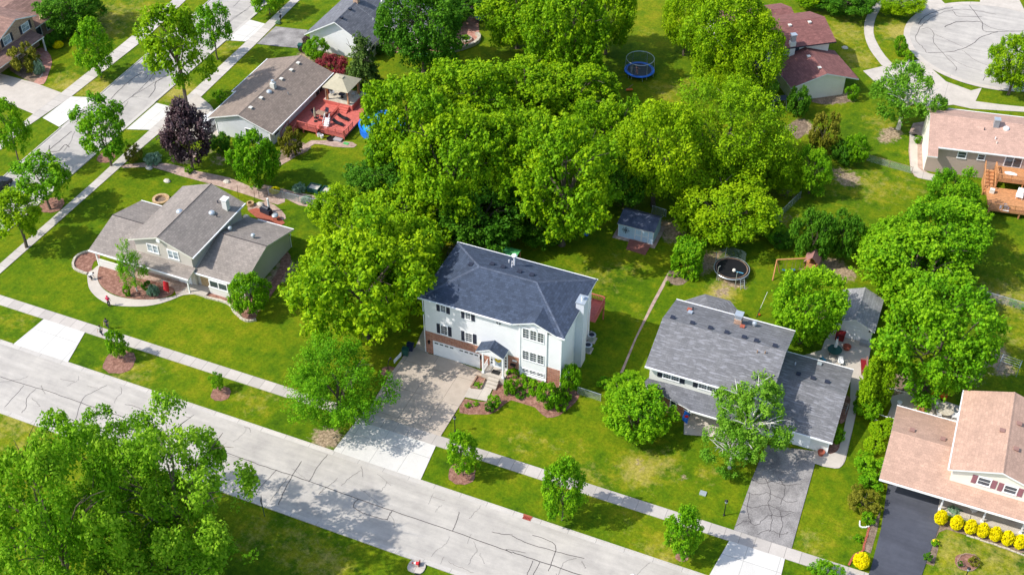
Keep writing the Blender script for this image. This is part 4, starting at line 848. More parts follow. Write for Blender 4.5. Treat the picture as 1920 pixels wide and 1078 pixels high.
# --- top centre
T('maple3', 790, 40, 160, 170, 'loose dark green tree at the top edge right of the blue-grey roof')
T('maple3', 860, 5, 110, 60, 'dark tree at the top edge over the rear patio', rz=1.)
T('maple1', 970, 20, 150, 130, 'green tree at the top edge right of the stone-edged patio')
T('maple1', 1060, 55, 170, 190, 'large green tree at the top left of the blue trampoline', rz=2.2)
T('maple1', 1140, 25, 116, 130, 'green tree above the blue trampoline')
T('maple2', 1086, 108, 100, 100, 'tree with drooping boughs left of the blue trampoline')
T('lime2', 1290, 32, 100, 120, 'yellow-green tree at the top right of the blue trampoline')
T('lime2', 1365, 62, 160, 180, 'large yellow-green tree between the trampoline and the maroon roofs', rz=2.)
T('lime2', 1410, 100, 130, 150, 'yellow-green tree against the maroon-roofed house', rz=4.)
T('lime1', 1362, 152, 84, 72, 'yellow-green lower tree right of the blue trampoline lawn')
T('birch', 1415, 160, 90, 70, 'thin grey-twigged tree in front of the maroon-roofed garage', rz=4.)
# --- the grove
T('maple1', 768, 235, 196, 210, 'yellow-green maple at the left of the grove beside the blue pool', group=GT)
T('maple1', 880, 195, 200, 180, 'maple at the upper left of the grove', group=GT, rz=.4)
T('maple1', 980, 180, 190, 150, 'maple at the upper middle of the grove below the top lawn', group=GT, rz=3.3)
T('maple1', 1070, 178, 190, 140, 'bright maple of the grove just below the blue trampoline', group=GT, rz=1.9)
T('maple2', 1145, 248, 140, 140, 'maple in the heart of the grove right of centre', group=GT)
T('maple2', 840, 300, 220, 220, 'maple with upright boughs on the left slope of the grove', group=GT, rz=1.2)
T('maple1', 965, 290, 200, 180, 'maple in the centre of the grove', group=GT, rz=5.)
T('maple3', 900, 390, 190, 150, 'deep green maple in the shade behind the charcoal roof', group=GT)
T('mapleT', 1058, 332, 228, 244, 'broad maple hanging over the back lawn left of the blue shed', group=GT, rz=4.2)
T('maple3', 1022, 418, 120, 76, 'low shaded maple at the edge of the back lawn behind the charcoal roof', group=GT, rz=2.9)
T('lime2', 1235, 278, 172, 196, 'clumped yellow-green tree behind the blue shed', group=GT, rz=.9)
T('locusty', 1370, 245, 220, 200, 'feathery yellow-green tree at the right of the grove', group=GT, rz=1.)
T('maple3', 1170, 320, 110, 120, 'deep green tree in shade behind the blue shed', group=GT, rz=2.)
T('lime1', 1355, 390, 196, 132, 'domed lime-green tree right of the blue shed', group=GT)
T('lime2', 1440, 300, 110, 110, 'yellow-green tree at the right end of the grove', group=GT, rz=5.)
T('green2', 1525, 320, 76, 90, 'green tree right of the grove beside the sunny lawn')
T('lime2', 1478, 330, 70, 70, 'small yellow-green tree between the grove and the sunny lawn', group=GT)
T('maple3', 730, 330, 150, 130, 'shaded tree between the pool and the left lawn', group=GT, rz=3.)
T('maple1', 745, 405, 200, 150, 'maple behind the left of the charcoal-roofed house', group=GT, rz=2.7)
T('maple1', 640, 400, 120, 110, 'maple at the left rim of the grove beside the gravel strip', group=GT, rz=3.9)
T('maple2', 674, 515, 262, 240, 'biggest bright maple, between the tan and the charcoal-roofed houses', group=GT, rz=.3)
T('maple2', 755, 480, 150, 160, 'bright maple close to the left eave of the charcoal-roofed house', group=GT, rz=2.3)
# ================================================================== BUILDINGS
FACE = {'-y': ((1, 0, 0), (0, -1, 0)), '+y': ((-1, 0, 0), (0, 1, 0)), '+x': ((0, 1, 0), (1, 0, 0)), '-x': ((0, -1, 0), (-1, 0, 0))}
class H:
    """a house: root empty at (ox, oy); parts authored in world metres (rot = 0) or in the house's own frame"""
    def __init__(s, name, label, cat, ox, oy, rot=0.0, local=False):
        s.root = thing(name, label, cat, (ox, oy, 0), rot); s.o = (0, 0) if local else (ox, oy); s.loc = Vector((ox, oy, 0)); s.rot = rot; s.local = local
    def mb(s): return MB(*s.o)
    def part(s, mb, name, m, parent=None): return mb.build(name, [M[x] for x in (m if isinstance(m, (list, tuple)) else [m])], parent or s.root)
    def fr(s, face, plane):
        U, Nn = FACE[face]; o = (0, plane, 0) if face[1] == 'y' else (plane, 0, 0); return o, U, Nn
    def fb(s, mb, face, plane, a0, a1, z0, z1, n0, n1, m=0):
        o, U, Nn = s.fr(face, plane); sg = U[0] if face[1] == 'y' else U[1]; a0, a1 = sorted((a0*sg, a1*sg)); mb.obox(o, U, Nn, a0, a1, z0, z1, n0, n1, m)
    def window(s, face, plane, a0, a1, z0, z1, cols=2, rows=2, glass='glass', fw=.1, shut=None, sw=.42, n0=.0, trim='white', muntin=.022, units=1, name='window'):
        a0, a1 = sorted((a0, a1)); z0, z1 = sorted((z0, z1)); f = s.mb(); k = (a1-a0)/units
        s.fb(f, face, plane, a0-fw, a1+fw, z1, z1+fw, n0, n0+.07); s.fb(f, face, plane, a0-fw-.03, a1+fw+.03, z0-fw, z0, n0, n0+.11)
        for i in range(units+1):
            w = fw if i in (0, units) else fw*.6; c = a0+k*i; lo = c-w if i == 0 else (c if i == units else c-w); hi = c if i == 0 else c+w
            s.fb(f, face, plane, lo, hi, z0, z1, n0, n0+.068)
        w = s.part(f, name, trim); g = s.mb(); s.fb(g, face, plane, a0, a1, z0, z1, n0+.0, n0+.02); s.part(g, 'pane', glass, w)
        if muntin:
            q = s.mb()
            for i in range(units):
                b0, b1 = a0+k*i, a0+k*(i+1)
                for c in range(1, cols): x = b0+(b1-b0)*c/cols; s.fb(q, face, plane, x-muntin/2, x+muntin/2, z0, z1, n0+.02, n0+.036)
                for r_ in range(1, rows): z = z0+(z1-z0)*r_/rows; t = muntin*(1.7 if rows % 2 == 0 and r_ == rows//2 else 1)/2; s.fb(q, face, plane, b0, b1, z-t, z+t, n0+.021, n0+.040)
            if q.f: s.part(q, 'muntins', trim, w)
        if shut:
            for c0, c1 in ((a0-fw-sw-.02, a0-fw-.02), (a1+fw+.02, a1+fw+sw+.02)):
                m = s.mb(); s.fb(m, face, plane, c0, c1, z0-fw, z1+fw, 0, .05)
                n = 9
                for i in range(n): z = z0-fw+(z1-z0+2*fw)*(i+.5)/n; s.fb(m, face, plane, c0+.05, c1-.05, z-.03, z+.03, .05, .065)
                s.part(m, 'shutter', shut)
        return w
    def vents(s, lst, zf, kind='box', mat='dark'):
        for p in lst:
            z = 4.0
            for _ in range(12): q = G(p[0], p[1], z); z = zf(q.x, q.y)
            c = Vector((q.x, q.y, z))
            if s.local: c = Matrix.Rotation(-s.rot, 3, 'Z') @ (Vector((q.x, q.y, 0))-s.loc)+Vector((0, 0, z))
            b = s.mb(); k = p[2] if len(p) > 2 else kind; m = p[3] if len(p) > 3 else mat
            if k == 'box': b.box(c.x-.2, c.x+.2, c.y-.2, c.y+.2, c.z-.15, c.z+.13); b.box(c.x-.26, c.x+.26, c.y-.26, c.y+.26, c.z+.13, c.z+.19); nm = 'roof_vent'
            elif k == 'pipe': b.tube([c-Vector((0, 0, .2)), c+Vector((0, 0, .35))], .07, 8); nm = 'vent_pipe'
            elif k == 'turbine': b.lathe(c, [(.16, -.2), (.16, .22), (.27, .3), (.3, .42), (.24, .56), (.08, .64)], 12); nm = 'roof_turbine'
            elif k == 'dome': b.lathe(c, [(.42, -.15), (.42, .08), (.34, .2), (.16, .29), (.01, .31)], 16); nm = 'domed_roof_vent'
            elif k == 'flue': b.tube([c-Vector((0, 0, .3)), c+Vector((0, 0, 1.3))], .1, 10); b.lathe(c+Vector((0, 0, 1.3)), [(.1, -.05), (.3, .0), (.33, .18), (.2, .3), (.02, .34)], 12); nm = 'flue'
            s.part(b, nm, m)
def gable(mb, axis, a0, a1, h0, h1, ze, zr, hr=None, t=.2, ze1=None):
    """axis: direction of the ridge; a = along the ridge, h = across"""
    hr = (h0+h1)/2 if hr is None else hr; ze1 = ze if ze1 is None else ze1
    P = (lambda a, h, z: (a, h, z)) if axis == 'x' else (lambda a, h, z: (h, a, z))
    mb.slab([P(a0, h0, ze), P(a1, h0, ze), P(a1, hr, zr), P(a0, hr, zr)], t, skip=()); mb.slab([P(a0, hr, zr), P(a1, hr, zr), P(a1, h1, ze1), P(a0, h1, ze1)], t, skip=())
    # ridge cap
    c = .16; s0 = (zr-ze)/abs(hr-h0); s1 = (zr-ze1)/abs(h1-hr)
    mb.face([P(a0, hr-c, zr-c*s0+.02), P(a1, hr-c, zr-c*s0+.02), P(a1, hr, zr+.035), P(a0, hr, zr+.035)][::1 if axis == 'x' else -1], 0); mb.face([P(a0, hr, zr+.035), P(a1, hr, zr+.035), P(a1, hr+c, zr-c*s1+.02), P(a0, hr+c, zr-c*s1+.02)][::1 if axis == 'x' else -1], 0)
def gwall(mb, axis, a0, a1, w0, w1, h0, h1, ze, zr, hr=None, z0=0, t=.12, ze1=None):
    hr = (h0+h1)/2 if hr is None else hr; ze1 = ze if ze1 is None else ze1
    zl = ze+(w0-h0)*(zr-ze)/(hr-h0)-t; zrr = ze1+(h1-w1)*(zr-ze1)/(h1-hr)-t
    mb.profile([(w0, z0), (w1, z0), (w1, zrr), (hr, zr-t), (w0, zl)], axis, a0, a1)
def OY(f, x, y, Y):                    # photo crop point on the vertical plane Y
    ox, oy, s = f; d = ray(ox+x/s, oy+y/s); t = Y/d.y; p = CAM+d*t; return p.x, p.z
def corner(h, lst, z0, z1, m='white', w=.14):
    for x, y in lst: b = h.mb(); b.box(x-w/2, x+w/2, y-w/2, y+w/2, z0, z1); h.part(b, 'corner_trim', m)
# ---------------------------------------------------------------- charcoal-roofed white house
h = H('white_house', 'three-level white sided house with a charcoal blue hip roof, double garage and gabled bay', 'house', -48.5, 90.5)
WX0, WX1, WY0, WY1, ZE = -48.5, -31.85, 90.5, 100.35, 8.8
b = h.mb(); b.box(WX0, WX1, WY0, WY1, 0, 8.66); b.profile([(-37.25, 8.4), (-32.5, 8.4), (-34.9, 9.62)], 'y', 90.5, 92.2); h.part(b, 'wall', 'siding_white')
b = h.mb(); b.box(WX0-.03, -36.75, WY0-.035, WY0+.3, 0, 3.5, skip='b'); b.box(-33.5, WX1+.02, WY0-.035, WY0+.2, 0, 3.4, skip='b'); h.part(b, 'brick_facing', 'brick_red')
rf = h.mb(); A_, B_ = (-43.75, 95.45, 10.9), (-36.75, 95.45, 10.9); e = lambda x, y: (x, y, ZE)
rf.slab([e(-48.9, 90.15), e(-37.5, 90.15), (-34.9, 92.78, ZE+2.63*.396), e(-32.3, 90.15), e(-31.4, 90.15), B_, A_], .2)
rf.slab([e(-31.4, 100.75), e(-48.9, 100.75), A_, B_], .2); rf.slab([e(-48.9, 100.75), e(-48.9, 90.15), A_], .2); rf.slab([e(-31.4, 90.15), e(-31.4, 100.75), B_], .2)
rf.slab([e(-37.6, 90.1), (-34.9, 90.1, 9.9), (-34.9, 92.95, 9.9)], .19); rf.slab([(-34.9, 90.1, 9.9), e(-32.2, 90.1), (-34.9, 92.95, 9.9)], .19)
roof = h.part(rf, 'roof', ['roof_navy', 'white'])
def ridges(h, segs, m, w=.17):
    b = h.mb()
    for p, q in segs:
        p, q = Vector(p), Vector(q); d = (q-p).normalized(); n = Vector((-d.y, d.x, 0)).normalized()*w
        for sgn in (-1, 1): b.face([p+n*sgn-Vector((0, 0, .035)), q+n*sgn-Vector((0, 0, .035)), q+Vector((0, 0, .05)), p+Vector((0, 0, .05))][::sgn])
    h.part(b, 'ridge_cap', m, None)
M['cap_navy'] = shingle('ridge_shingles_blue', (.085, .105, .15), .25, .4, .3)
ridges(h, [(A_, B_), (e(-48.9, 90.15), A_), (e(-48.9, 100.75), A_), (e(-31.4, 90.15), B_), (e(-31.4, 100.75), B_)], 'cap_navy')
for g in ((-49.02, -37.6, 90.02, 90.14), (-32.2, -31.3, 90.02, 90.14), (-49.02, -31.3, 100.76, 100.88)): b = h.mb(); b.box(*g, 8.64, 8.78); h.part(b, 'gutter', 'white')
for P in ([(-31.75, 90.42, 8.6), (-31.75, 90.42, 1)], [(-31.75, 99.9, 8.6), (-31.72, 99.9, 5), (-31.75, 99.6, 4.6), (-31.75, 99.6, .2)], [(-48.6, 90.42, 8.6), (-48.6, 90.42, .2)]): b = h.mb(); b.tube(P, .05, 6); h.part(b, 'downpipe', 'white')
d_ = (780, 560, 7.185); c_ = (940, 560, 6.16)
for (x0, y0), (x1, y1) in (((322, 70), (410, 195)), ((657, 160), (745, 292)), ((325, 343), (435, 498)), ((657, 440), (768, 598))):
    (a0, z1), (a1, z0) = OY(d_, x0, y0, WY0), OY(d_, x1, y1, WY0); h.window('-y', WY0, a0+.1, a1-.1, z0+.1, z1-.1, 2, 4, shut='dark', sw=.42)
def disc_part(h, name, cx, cz, r, y0, m, n=20, half=False, parent=None):
    b = h.mb(); a = [PI*k/n if half else 2*PI*k/n for k in range(n+1 if half else n)]
    P = [(cx+r*math.cos(t), cz+r*math.sin(t)) for t in a]
    b.face([(x, y0, z) for x, z in P]); 
    for p, q in zip(P, P[1:]+P[:1]): b.face([(q[0], y0, q[1]), (p[0], y0, p[1]), (p[0], WY0, p[1]), (q[0], WY0, q[1])])
    return h.part(b, name, m, parent)
w = disc_part(h, 'round_window', -39.26, 8.1, .42, WY0-.05, 'white'); disc_part(h, 'pane', -39.26, 8.1, .31, WY0-.06, 'glass', parent=w)
b = h.mb(); h.fb(b, '-y', WY0, -39.29, -39.23, 7.79, 8.41, .06, .075); h.fb(b, '-y', WY0, -39.57, -38.95, 8.07, 8.13, .061, .078); h.part(b, 'muntins', 'white', w)
# bay panel with three rows of triple windows
b = h.mb(); h.fb(b, '-y', WY0, -36.72, -33.52, 1.2, 8.62, 0, .05); h.fb(b, '-y', WY0, -36.78, -36.62, 1.2, 8.7, .05, .11); h.fb(b, '-y', WY0, -33.6, -33.46, 1.2, 8.7, .05, .11); h.fb(b, '-y', WY0, -36.8, -33.45, 1.08, 1.3, .0, .2); h.part(b, 'bay_panel', 'white')
for r0, r1, rows in (((245, 328), (500, 515), 4), ((243, 582), (498, 762), 4), ((240, 788), (495, 905), 2)):
    (a0, z1), (a1, z0) = OY(c_, *r0, WY0), OY(c_, *r1, WY0); k = (a1-a0)/3
    for i in range(3): h.window('-y', WY0, a0+k*i+.1, a0+k*(i+1)-.1, z0+.06, z1-.06, 2, rows, fw=.07, n0=.05, muntin=.024)
disc_part(h, 'arch_trim', -35.1, 8.42, .46, WY0-.13, 'white', half=True)
# garage doors, pier, lamps, entry
for (p0, p1) in (((245, 572), (525, 825)), ((580, 665), (855, 915))):
    (a0, z1), (a1, z0) = OY(d_, *p0, WY0), OY(d_, *p1, WY0); b = h.mb(); h.fb(b, '-y', WY0, a0, a1, .02, 2.2, .035, .07)
    for k in range(1, 4): h.fb(b, '-y', WY0, a0+.02, a1-.02, 2.2*k/4-.015, 2.2*k/4+.015, .07, .085)
    g = h.part(b, 'garage_door', 'white'); q = h.mb()
    for k in range(4): u = a0+(a1-a0)*(k+.5)/4; h.fb(q, '-y', WY0, u-.22, u+.22, 1.93, 2.1, .07, .092)
    h.part(q, 'door_lights', 'glass', g)
    b = h.mb(); h.fb(b, '-y', WY0, a0-.12, a0, 0, 2.2, .035, .1); h.fb(b, '-y', WY0, a1, a1+.12, 0, 2.2, .035, .1); h.fb(b, '-y', WY0, a0-.12, a1+.12, 2.2, 2.32, .035, .1); h.part(b, 'door_frame', 'white')
b = h.mb(); h.fb(b, '-y', WY0, -44.78, -44.38, 0, 2.3, .035, .12); h.part(b, 'garage_pier', 'white')
for x in (-48.05, -41.45):
    b = h.mb(); b.box(x-.09, x+.09, 90.2, 90.46, 1.75, 2.1); b.box(x-.12, x+.12, 90.17, 90.46, 2.1, 2.15); h.part(b, 'wall_lamp', 'black')
b = h.mb(); b.box(-40.8, -38.0, 88.95, 90.46, .2, 1.0); b.box(-40.8, -38.0, 88.95, 90.46, 0, .2); h.part(b, 'porch_slab', 'plainconc')
for k in range(3):
    b = h.mb(); b.box(-39.9+.0, -38.6, 88.95-.35*(k+1), 88.95-.35*k, 0, .75-.25*k); h.part(b, 'step', 'plainconc')
for x in (-40.65, -38.2):
    b = h.mb(); b.box(x-.09, x+.09, 89.0, 89.18, 1.0, 4.2); b.box(x-.14, x+.14, 88.95, 89.23, 1.0, 1.25); b.box(x-.14, x+.14, 88.95, 89.23, 4.05, 4.2); h.part(b, 'porch_post', 'white')
b = h.mb(); b.box(-40.68, -40.62, 89.18, 90.45, 1.85, 1.95); b.box(-40.68, -40.62, 89.18, 90.45, 1.1, 1.16)
for k in range(8): b.box(-40.67, -40.63, 89.28+k*.15, 89.32+k*.15, 1.16, 1.85)
h.part(b, 'porch_rail', 'white')
b = h.mb(); gable(b, 'y', 88.85, 90.5, -41.45, -38.05, 4.3, 5.15, t=.16); h.part(b, 'porch_roof', ['roof_navy', 'white'])
b = h.mb(); b.profile([(-41.2, 4.1), (-38.3, 4.1), (-39.75, 4.93)], 'y', 88.98, 89.1); b.box(-41.1, -38.4, 88.98, 89.1, 3.98, 4.12); h.part(b, 'porch_gable', 'white')
b = h.mb(); h.fb(b, '-y', WY0, -40.4, -38.15, 1.0, 3.6, .035, .09); de = h.part(b, 'door_surround', 'white')
b = h.mb(); h.fb(b, '-y', WY0, -39.9, -38.75, 1.1, 3.35, .09, .12); dr = h.part(b, 'front_door', 'white')
b = h.mb(); h.fb(b, '-y', WY0, -39.72, -38.93, 1.35, 2.2, .12, .13); h.part(b, 'pane', 'glasslt', dr)
b = h.mb()
for k in range(14):
    a = 2*PI*k/14; b.ball((-39.32+.26*math.cos(a), 90.33, 2.42+.26*math.sin(a)), .13, 7)
h.part(b, 'wreath', 'yellow', dr)
for x in (-40.2, -38.45):
    b = h.mb()
    for k in range(4): h.fb(b, '-y', WY0, x-.07, x+.17, 1.45+k*.45, 1.8+k*.45, .09, .1)
    h.part(b, 'side_light', 'glass', de)
b = h.mb(); b.box(-37.8, -37.2, 90.2, 90.46, 2.15, 2.4); h.part(b, 'letter_box', 'black'); b = h.mb(); h.fb(b, '-y', WY0, -37.6, -37.05, 2.75, 2.98, .035, .06); h.part(b, 'name_plate', 'white')
b = h.mb(); b.box(-39.8, -38.8, 89.35, 90.0, 1.0, 1.02); tag(h.part(b, 'door_mat', 'rubber'))
b = h.mb(); b.box(-31.9, -30.95, 95.1, 96.5, 0, 9.75); c = h.part(b, 'chimney', 'siding_grey'); b = h.mb(); b.box(-31.97, -30.88, 95.03, 96.57, 9.75, 9.84); b.lathe((-31.4, 95.9, 9.84), [(.2, 0), (.2, .28), (.27, .3), (.27, .36), (.05, .42)], 12); h.part(b, 'chimney_cap', 'steel', c)
b = h.mb(); b.box(-31.83, -31.7, 97.3, 97.7, 1.1, 1.7); b.tube([(-31.75, 98.3, 2.6), (-31.75, 98.3, .6)], .05, 6); h.part(b, 'meter_box', 'grey')
zf = lambda x, y: min(ZE+(y-90.15)*.396, ZE+(100.75-y)*.396, ZE+(x+48.9)*.408, ZE+(-31.4-x)*.393, 10.9)
e1 = (770, 440, 7.185); e2 = (960, 440, 7.185); at = lambda f, x, y: (f[0]+x/f[2], f[1]+y/f[2])
h.vents([at(e1, 810, 408), at(e1, 1100, 402), at(e1, 1245, 442), at(e2, 100, 504), at(e2, 268, 548)], zf, 'box', 'dark')
h.vents([at(e1, 1325, 375)+('pipe', 'white'), at(e1, 1368, 390)+('pipe', 'white'), at(e1, 1365, 435)+('pipe', 'white'), at(e1, 1397, 412)+('flue', 'white')], zf)
# rear deck
b = h.mb(); b.box(-33.2, -31.2, 100.36, 104.0, 2.45, 2.65); dk = h.part(b, 'deck', 'redwood')
b = h.mb()
for x in (-33.1, -31.3): b.box(x-.07, x+.07, 103.8, 103.94, 0, 3.6)
for x0, x1, y0, y1 in ((-33.2, -31.2, 103.85, 103.95), (-31.3, -31.2, 100.4, 103.95)): b.box(x0, x1, y0, y1, 3.5, 3.6); b.box(x0, x1, y0, y1, 2.75, 2.82)
for k in range(16): b.box(-31.27, -31.23, 100.6+k*.2, 100.65+k*.2, 2.8, 3.5)
for k in range(9): b.box(-33.1+k*.2, -33.05+k*.2, 103.88, 103.92, 2.8, 3.5)
h.part(b, 'deck_railing', 'redwood', dk)
def eave(h, *runs, m='white'):          # the gutter hangs to the right-hand side of p -> q
    for p, q, z in runs:
        q, p = Vector((p[0], p[1], 0)), Vector((q[0], q[1], 0)); u = (q-p).normalized(); b = h.mb(); b.obox(p, u, Vector((-u.y, u.x, 0)), 0, (q-p).length, z-.16, z+.015, .005, .125); h.part(b, 'gutter', m)
# ---------------------------------------------------------------- grey-roofed house
h = H('grey_roofed_house', 'two-storey white house under a weathered grey gable roof with a low garage wing', 'house', -22.3, 93.1)
b = h.mb(); gwall(b, 'x', -22.3, -9.25, 93.1, 103.75, 92.5, 104.3, 5.8, 7.9, z0=0); h.part(b, 'wall', 'siding_pale')
b = h.mb(); gable(b, 'x', -22.75, -8.8, 92.5, 104.3, 5.8, 7.9); h.part(b, 'roof', ['roof_grey', 'white'])
b = h.mb(); gwall(b, 'x', -9.24, -2.0, 93.0, 103.7, 92.3, 104.05, 2.65, 4.4, z0=0); h.part(b, 'garage_wall', 'siding_pale')
b = h.mb(); gable(b, 'x', -9.2, -1.62, 92.3, 104.05, 2.65, 4.4); h.part(b, 'garage_roof', ['roof_slate' if 0 else 'roof_grey', 'white'])
b = h.mb(); b.slab([(-22.9, 92.75, 2.72), (-16.8, 90.95, 2.7), (-19.9, 93.12, 3.62)], .12); b.slab([(-22.9, 92.75, 2.72), (-19.9, 93.12, 3.62), (-22.4, 93.12, 3.5)], .12); b.slab([(-16.8, 90.95, 2.7), (-9.3, 90.95, 2.7), (-9.3, 93.12, 3.62), (-19.9, 93.12, 3.62)], .16); h.part(b, 'porch_roof', ['roof_slate', 'white'])
b = h.mb(); b.box(-20.5, -17.75, 92.2, 93.1, 0, 2.9); h.part(b, 'brick_wall', 'brick_red')
b = h.mb(); b.box(-17.1, -9.4, 91.2, 93.1, 0, .14); h.part(b, 'porch_slab', 'plainconc')
for x in (-17.1, -13.2): b = h.mb(); b.box(x-.07, x+.07, 91.15, 91.3, .14, 2.65); h.part(b, 'porch_post', 'white')
g_ = (1200, 640, 6.53)
for (x0, y0), (x1, y1) in (((285, 380), (480, 470)), ((720, 508), (925, 600))):
    (a0, z1), (a1, z0) = OY(g_, x0, y0, 93.1), OY(g_, x1, y1, 93.1); h.window('-y', 93.1, a0+.05, a1-.05, 4.3, 5.05, 3, 2, shut='dark', sw=.55, units=2)
h.window('-y', 92.2, -19.3, -18.75, .9, 2.1, 1, 2, fw=.14); h.window('-y', 93.1, -12.3, -11.0, 4.3, 5.05, 2, 2, shut='dark', sw=.5)
b = h.mb(); h.fb(b, '-y', 93.0, -8.6, -3.9, .03, 2.15, .0, .05); 
for k in range(1, 4): h.fb(b, '-y', 93.0, -8.55, -3.95, 2.15*k/4-.015, 2.15*k/4+.015, .05, .065)
h.part(b, 'garage_door', 'white'); corner(h, [(-1.97, 93.0), (-22.3, 93.1), (-9.25, 93.1)], 0, 2.4)
zf = lambda x, y: (7.9-abs(y-98.4)*.356) if x < -8.8 else (4.4-abs(y-98.17)*.298)
f6 = (1200, 540, 7.185); f7 = (1380, 540, 5.99); f8 = (1420, 700, 5.99)
h.vents([at(f6, 440, 405), at(f6, 705, 478), at(f6, 948, 545), at(f6, 1168, 605), at(f6, 1403, 668), at(f7, 90, 558), at(f7, 228, 598), at(f7, 437, 655)], zf, 'box', 'dark')
h.vents([at(f6, 665, 300)+('box', 'terra'), at(f6, 712, 285)+('pipe', 'dark'), at(f6, 675, 335)+('box', 'steel'), at(f6, 1378, 525)+('box', 'terra'), at(f7, 205, 425)+('turbine', 'steel'), at(f7, 238, 725)+('pipe', 'timber'), at(f7, 325, 735)+('pipe', 'timber')], zf)
h.vents([at(f7, 700, 970)+('box', 'dark'), at(f7, 862, 1018)+('box', 'dark'), at(f7, 1022, 1060)+('box', 'dark'), at(f7, 935, 858)+('box', 'steel'), at(f7, 665, 860)+('pipe', 'white')], zf)
p = None; z = 7.2
for _ in range(8): p = G(*at(f6, 1320, 470), z); z = zf(p.x, p.y)
b = h.mb(); b.box(p.x-.42, p.x+.42, p.y-.42, p.y+.42, z-.4, z+.75); c = h.part(b, 'chimney', 'brick_tan'); b = h.mb(); b.box(p.x-.36, p.x+.36, p.y-.36, p.y+.36, z+.75, z+1.25); b.box(p.x-.46, p.x+.46, p.y-.46, p.y+.46, z+1.25, z+1.45); h.part(b, 'chimney_cap', 'steel', c)
eave(h, ((-8.8, 104.3), (-22.75, 104.3), 5.8), ((-22.75, 92.5), (-8.8, 92.5), 5.8), ((-1.62, 104.05), (-9.2, 104.05), 2.65), ((-9.2, 92.3), (-1.62, 92.3), 2.65), ((-16.8, 90.95), (-9.3, 90.95), 2.7))
foot = [(-22.3, 103.76), (-22.3, 107.6), (-20.45, 109.6), (-17.7, 109.6), (-16.3, 108.2), (-16.3, 103.76)]
b = h.mb(); b.prism(foot, 0, 2.55); h.part(b, 'sunroom_wall', 'siding_pale')
ap = (-19.1, 106.7, 3.6); b = h.mb(); rim = [(-22.6, 103.8), (-22.6, 107.85), (-20.6, 110), (-17.5, 110), (-16.0, 108.5), (-16.0, 103.8)]
for p, q in zip(rim, rim[1:]): b.slab([(p[0], p[1], 2.7), (q[0], q[1], 2.7), ap], .15)
b.slab([(-22.6, 103.8, 2.7), ap, (-16.0, 103.8, 2.7)], .15); h.part(b, 'sunroom_roof', ['roof_grey', 'white'])
# ---------------------------------------------------------------- peach-roofed house, bottom right
h = H('peach_roofed_house', 'house with peach shingles, a porch lined by golden globe shrubs and a dark drive', 'house', 4.3, 90.5)
b = h.mb(); b.profile([(91.9, 0), (99.9, 0), (99.9, 2.7), (94.8, 4.2), (91.9, 3.3)], 'x', 4.3, 10.6); h.part(b, 'wall', 'siding_cream')
b = h.mb(); gable(b, 'x', 3.8, 10.6, 89.25, 100.35, 2.7, 4.35); h.part(b, 'garage_roof', ['roof_peach', 'white'])
b = h.mb(); b.slab([(10.6, 89.25, 2.7), (22, 89.25, 2.7), (22, 91.35, 3.32), (10.6, 91.35, 3.32)], .2); h.part(b, 'porch_roof', ['roof_peach', 'white'])
b = h.mb(); gwall(b, 'y', 91.3, 102.4, 10.45, 19.2, 10.0, 19.65, 5.2, 6.85, z0=0); h.part(b, 'upper_wall', 'siding_cream')
b = h.mb(); gable(b, 'y', 90.9, 102.85, 10.0, 19.65, 5.2, 6.85); h.part(b, 'upper_roof', ['roof_peach', 'white'])
eave(h, ((10.6, 100.35), (3.8, 100.35), 2.7), ((3.8, 89.25), (22, 89.25), 2.7), ((10.0, 102.85), (10.0, 90.9), 5.2))
b = h.mb(); h.fb(b, '-y', 91.3, 10.6, 14.3, 0, 2.6, .0, .04); h.part(b, 'brick_wall', 'brick_tan')
b = h.mb(); h.fb(b, '-y', 91.9, 5.0, 10.0, .02, 2.3, 0, .06); h.part(b, 'garage_door', 'offwhite')
b = h.mb(); b.box(10.2, 22, 89.6, 91.28, 0, .25); h.part(b, 'porch_slab', 'plainconc')
for x, y in ((10.35, 89.75), (14.55, 89.85), (18.3, 89.85)):
    b = h.mb(); b.box(x-.08, x+.08, y-.08, y+.08, .25, 2.62); b.box(x-.15, x+.15, y-.15, y+.15, .25, .4); h.part(b, 'porch_post', 'white')
p_ = (1640, 720, 5.13)
for (x0, y0), (x1, y1) in (((1000, 888), (1108, 985)), ((1252, 965), (1365, 1055))):
    (a0, z1), (a1, z0) = OY(p_, x0, y0, 91.3), OY(p_, x1, y1, 91.3); zt = max(z0, z1); zb = zt-1.0
    h.window('-y', 91.3, a0+.1, a1-.12, zb+.05, zt, 1, 2, shut='mauve' if 'mauve' in M else 'darkred', sw=.5, fw=.12, glass='glass')
b = h.mb(); h.fb(b, '-y', 91.3, 17.0, 17.9, .25, 2.3, .0, .05); h.part(b, 'front_door', 'terra')
zf = lambda x, y: (6.85-abs(x-14.82)*.34) if x > 10 else (4.35-abs(y-94.8)*.297)
h.vents([at(p_, 1225, 450), at(p_, 1390, 385), at(p_, 1360, 628), at(p_, 360, 447), at(p_, 655, 532)], zf, 'box', 'roofvent')
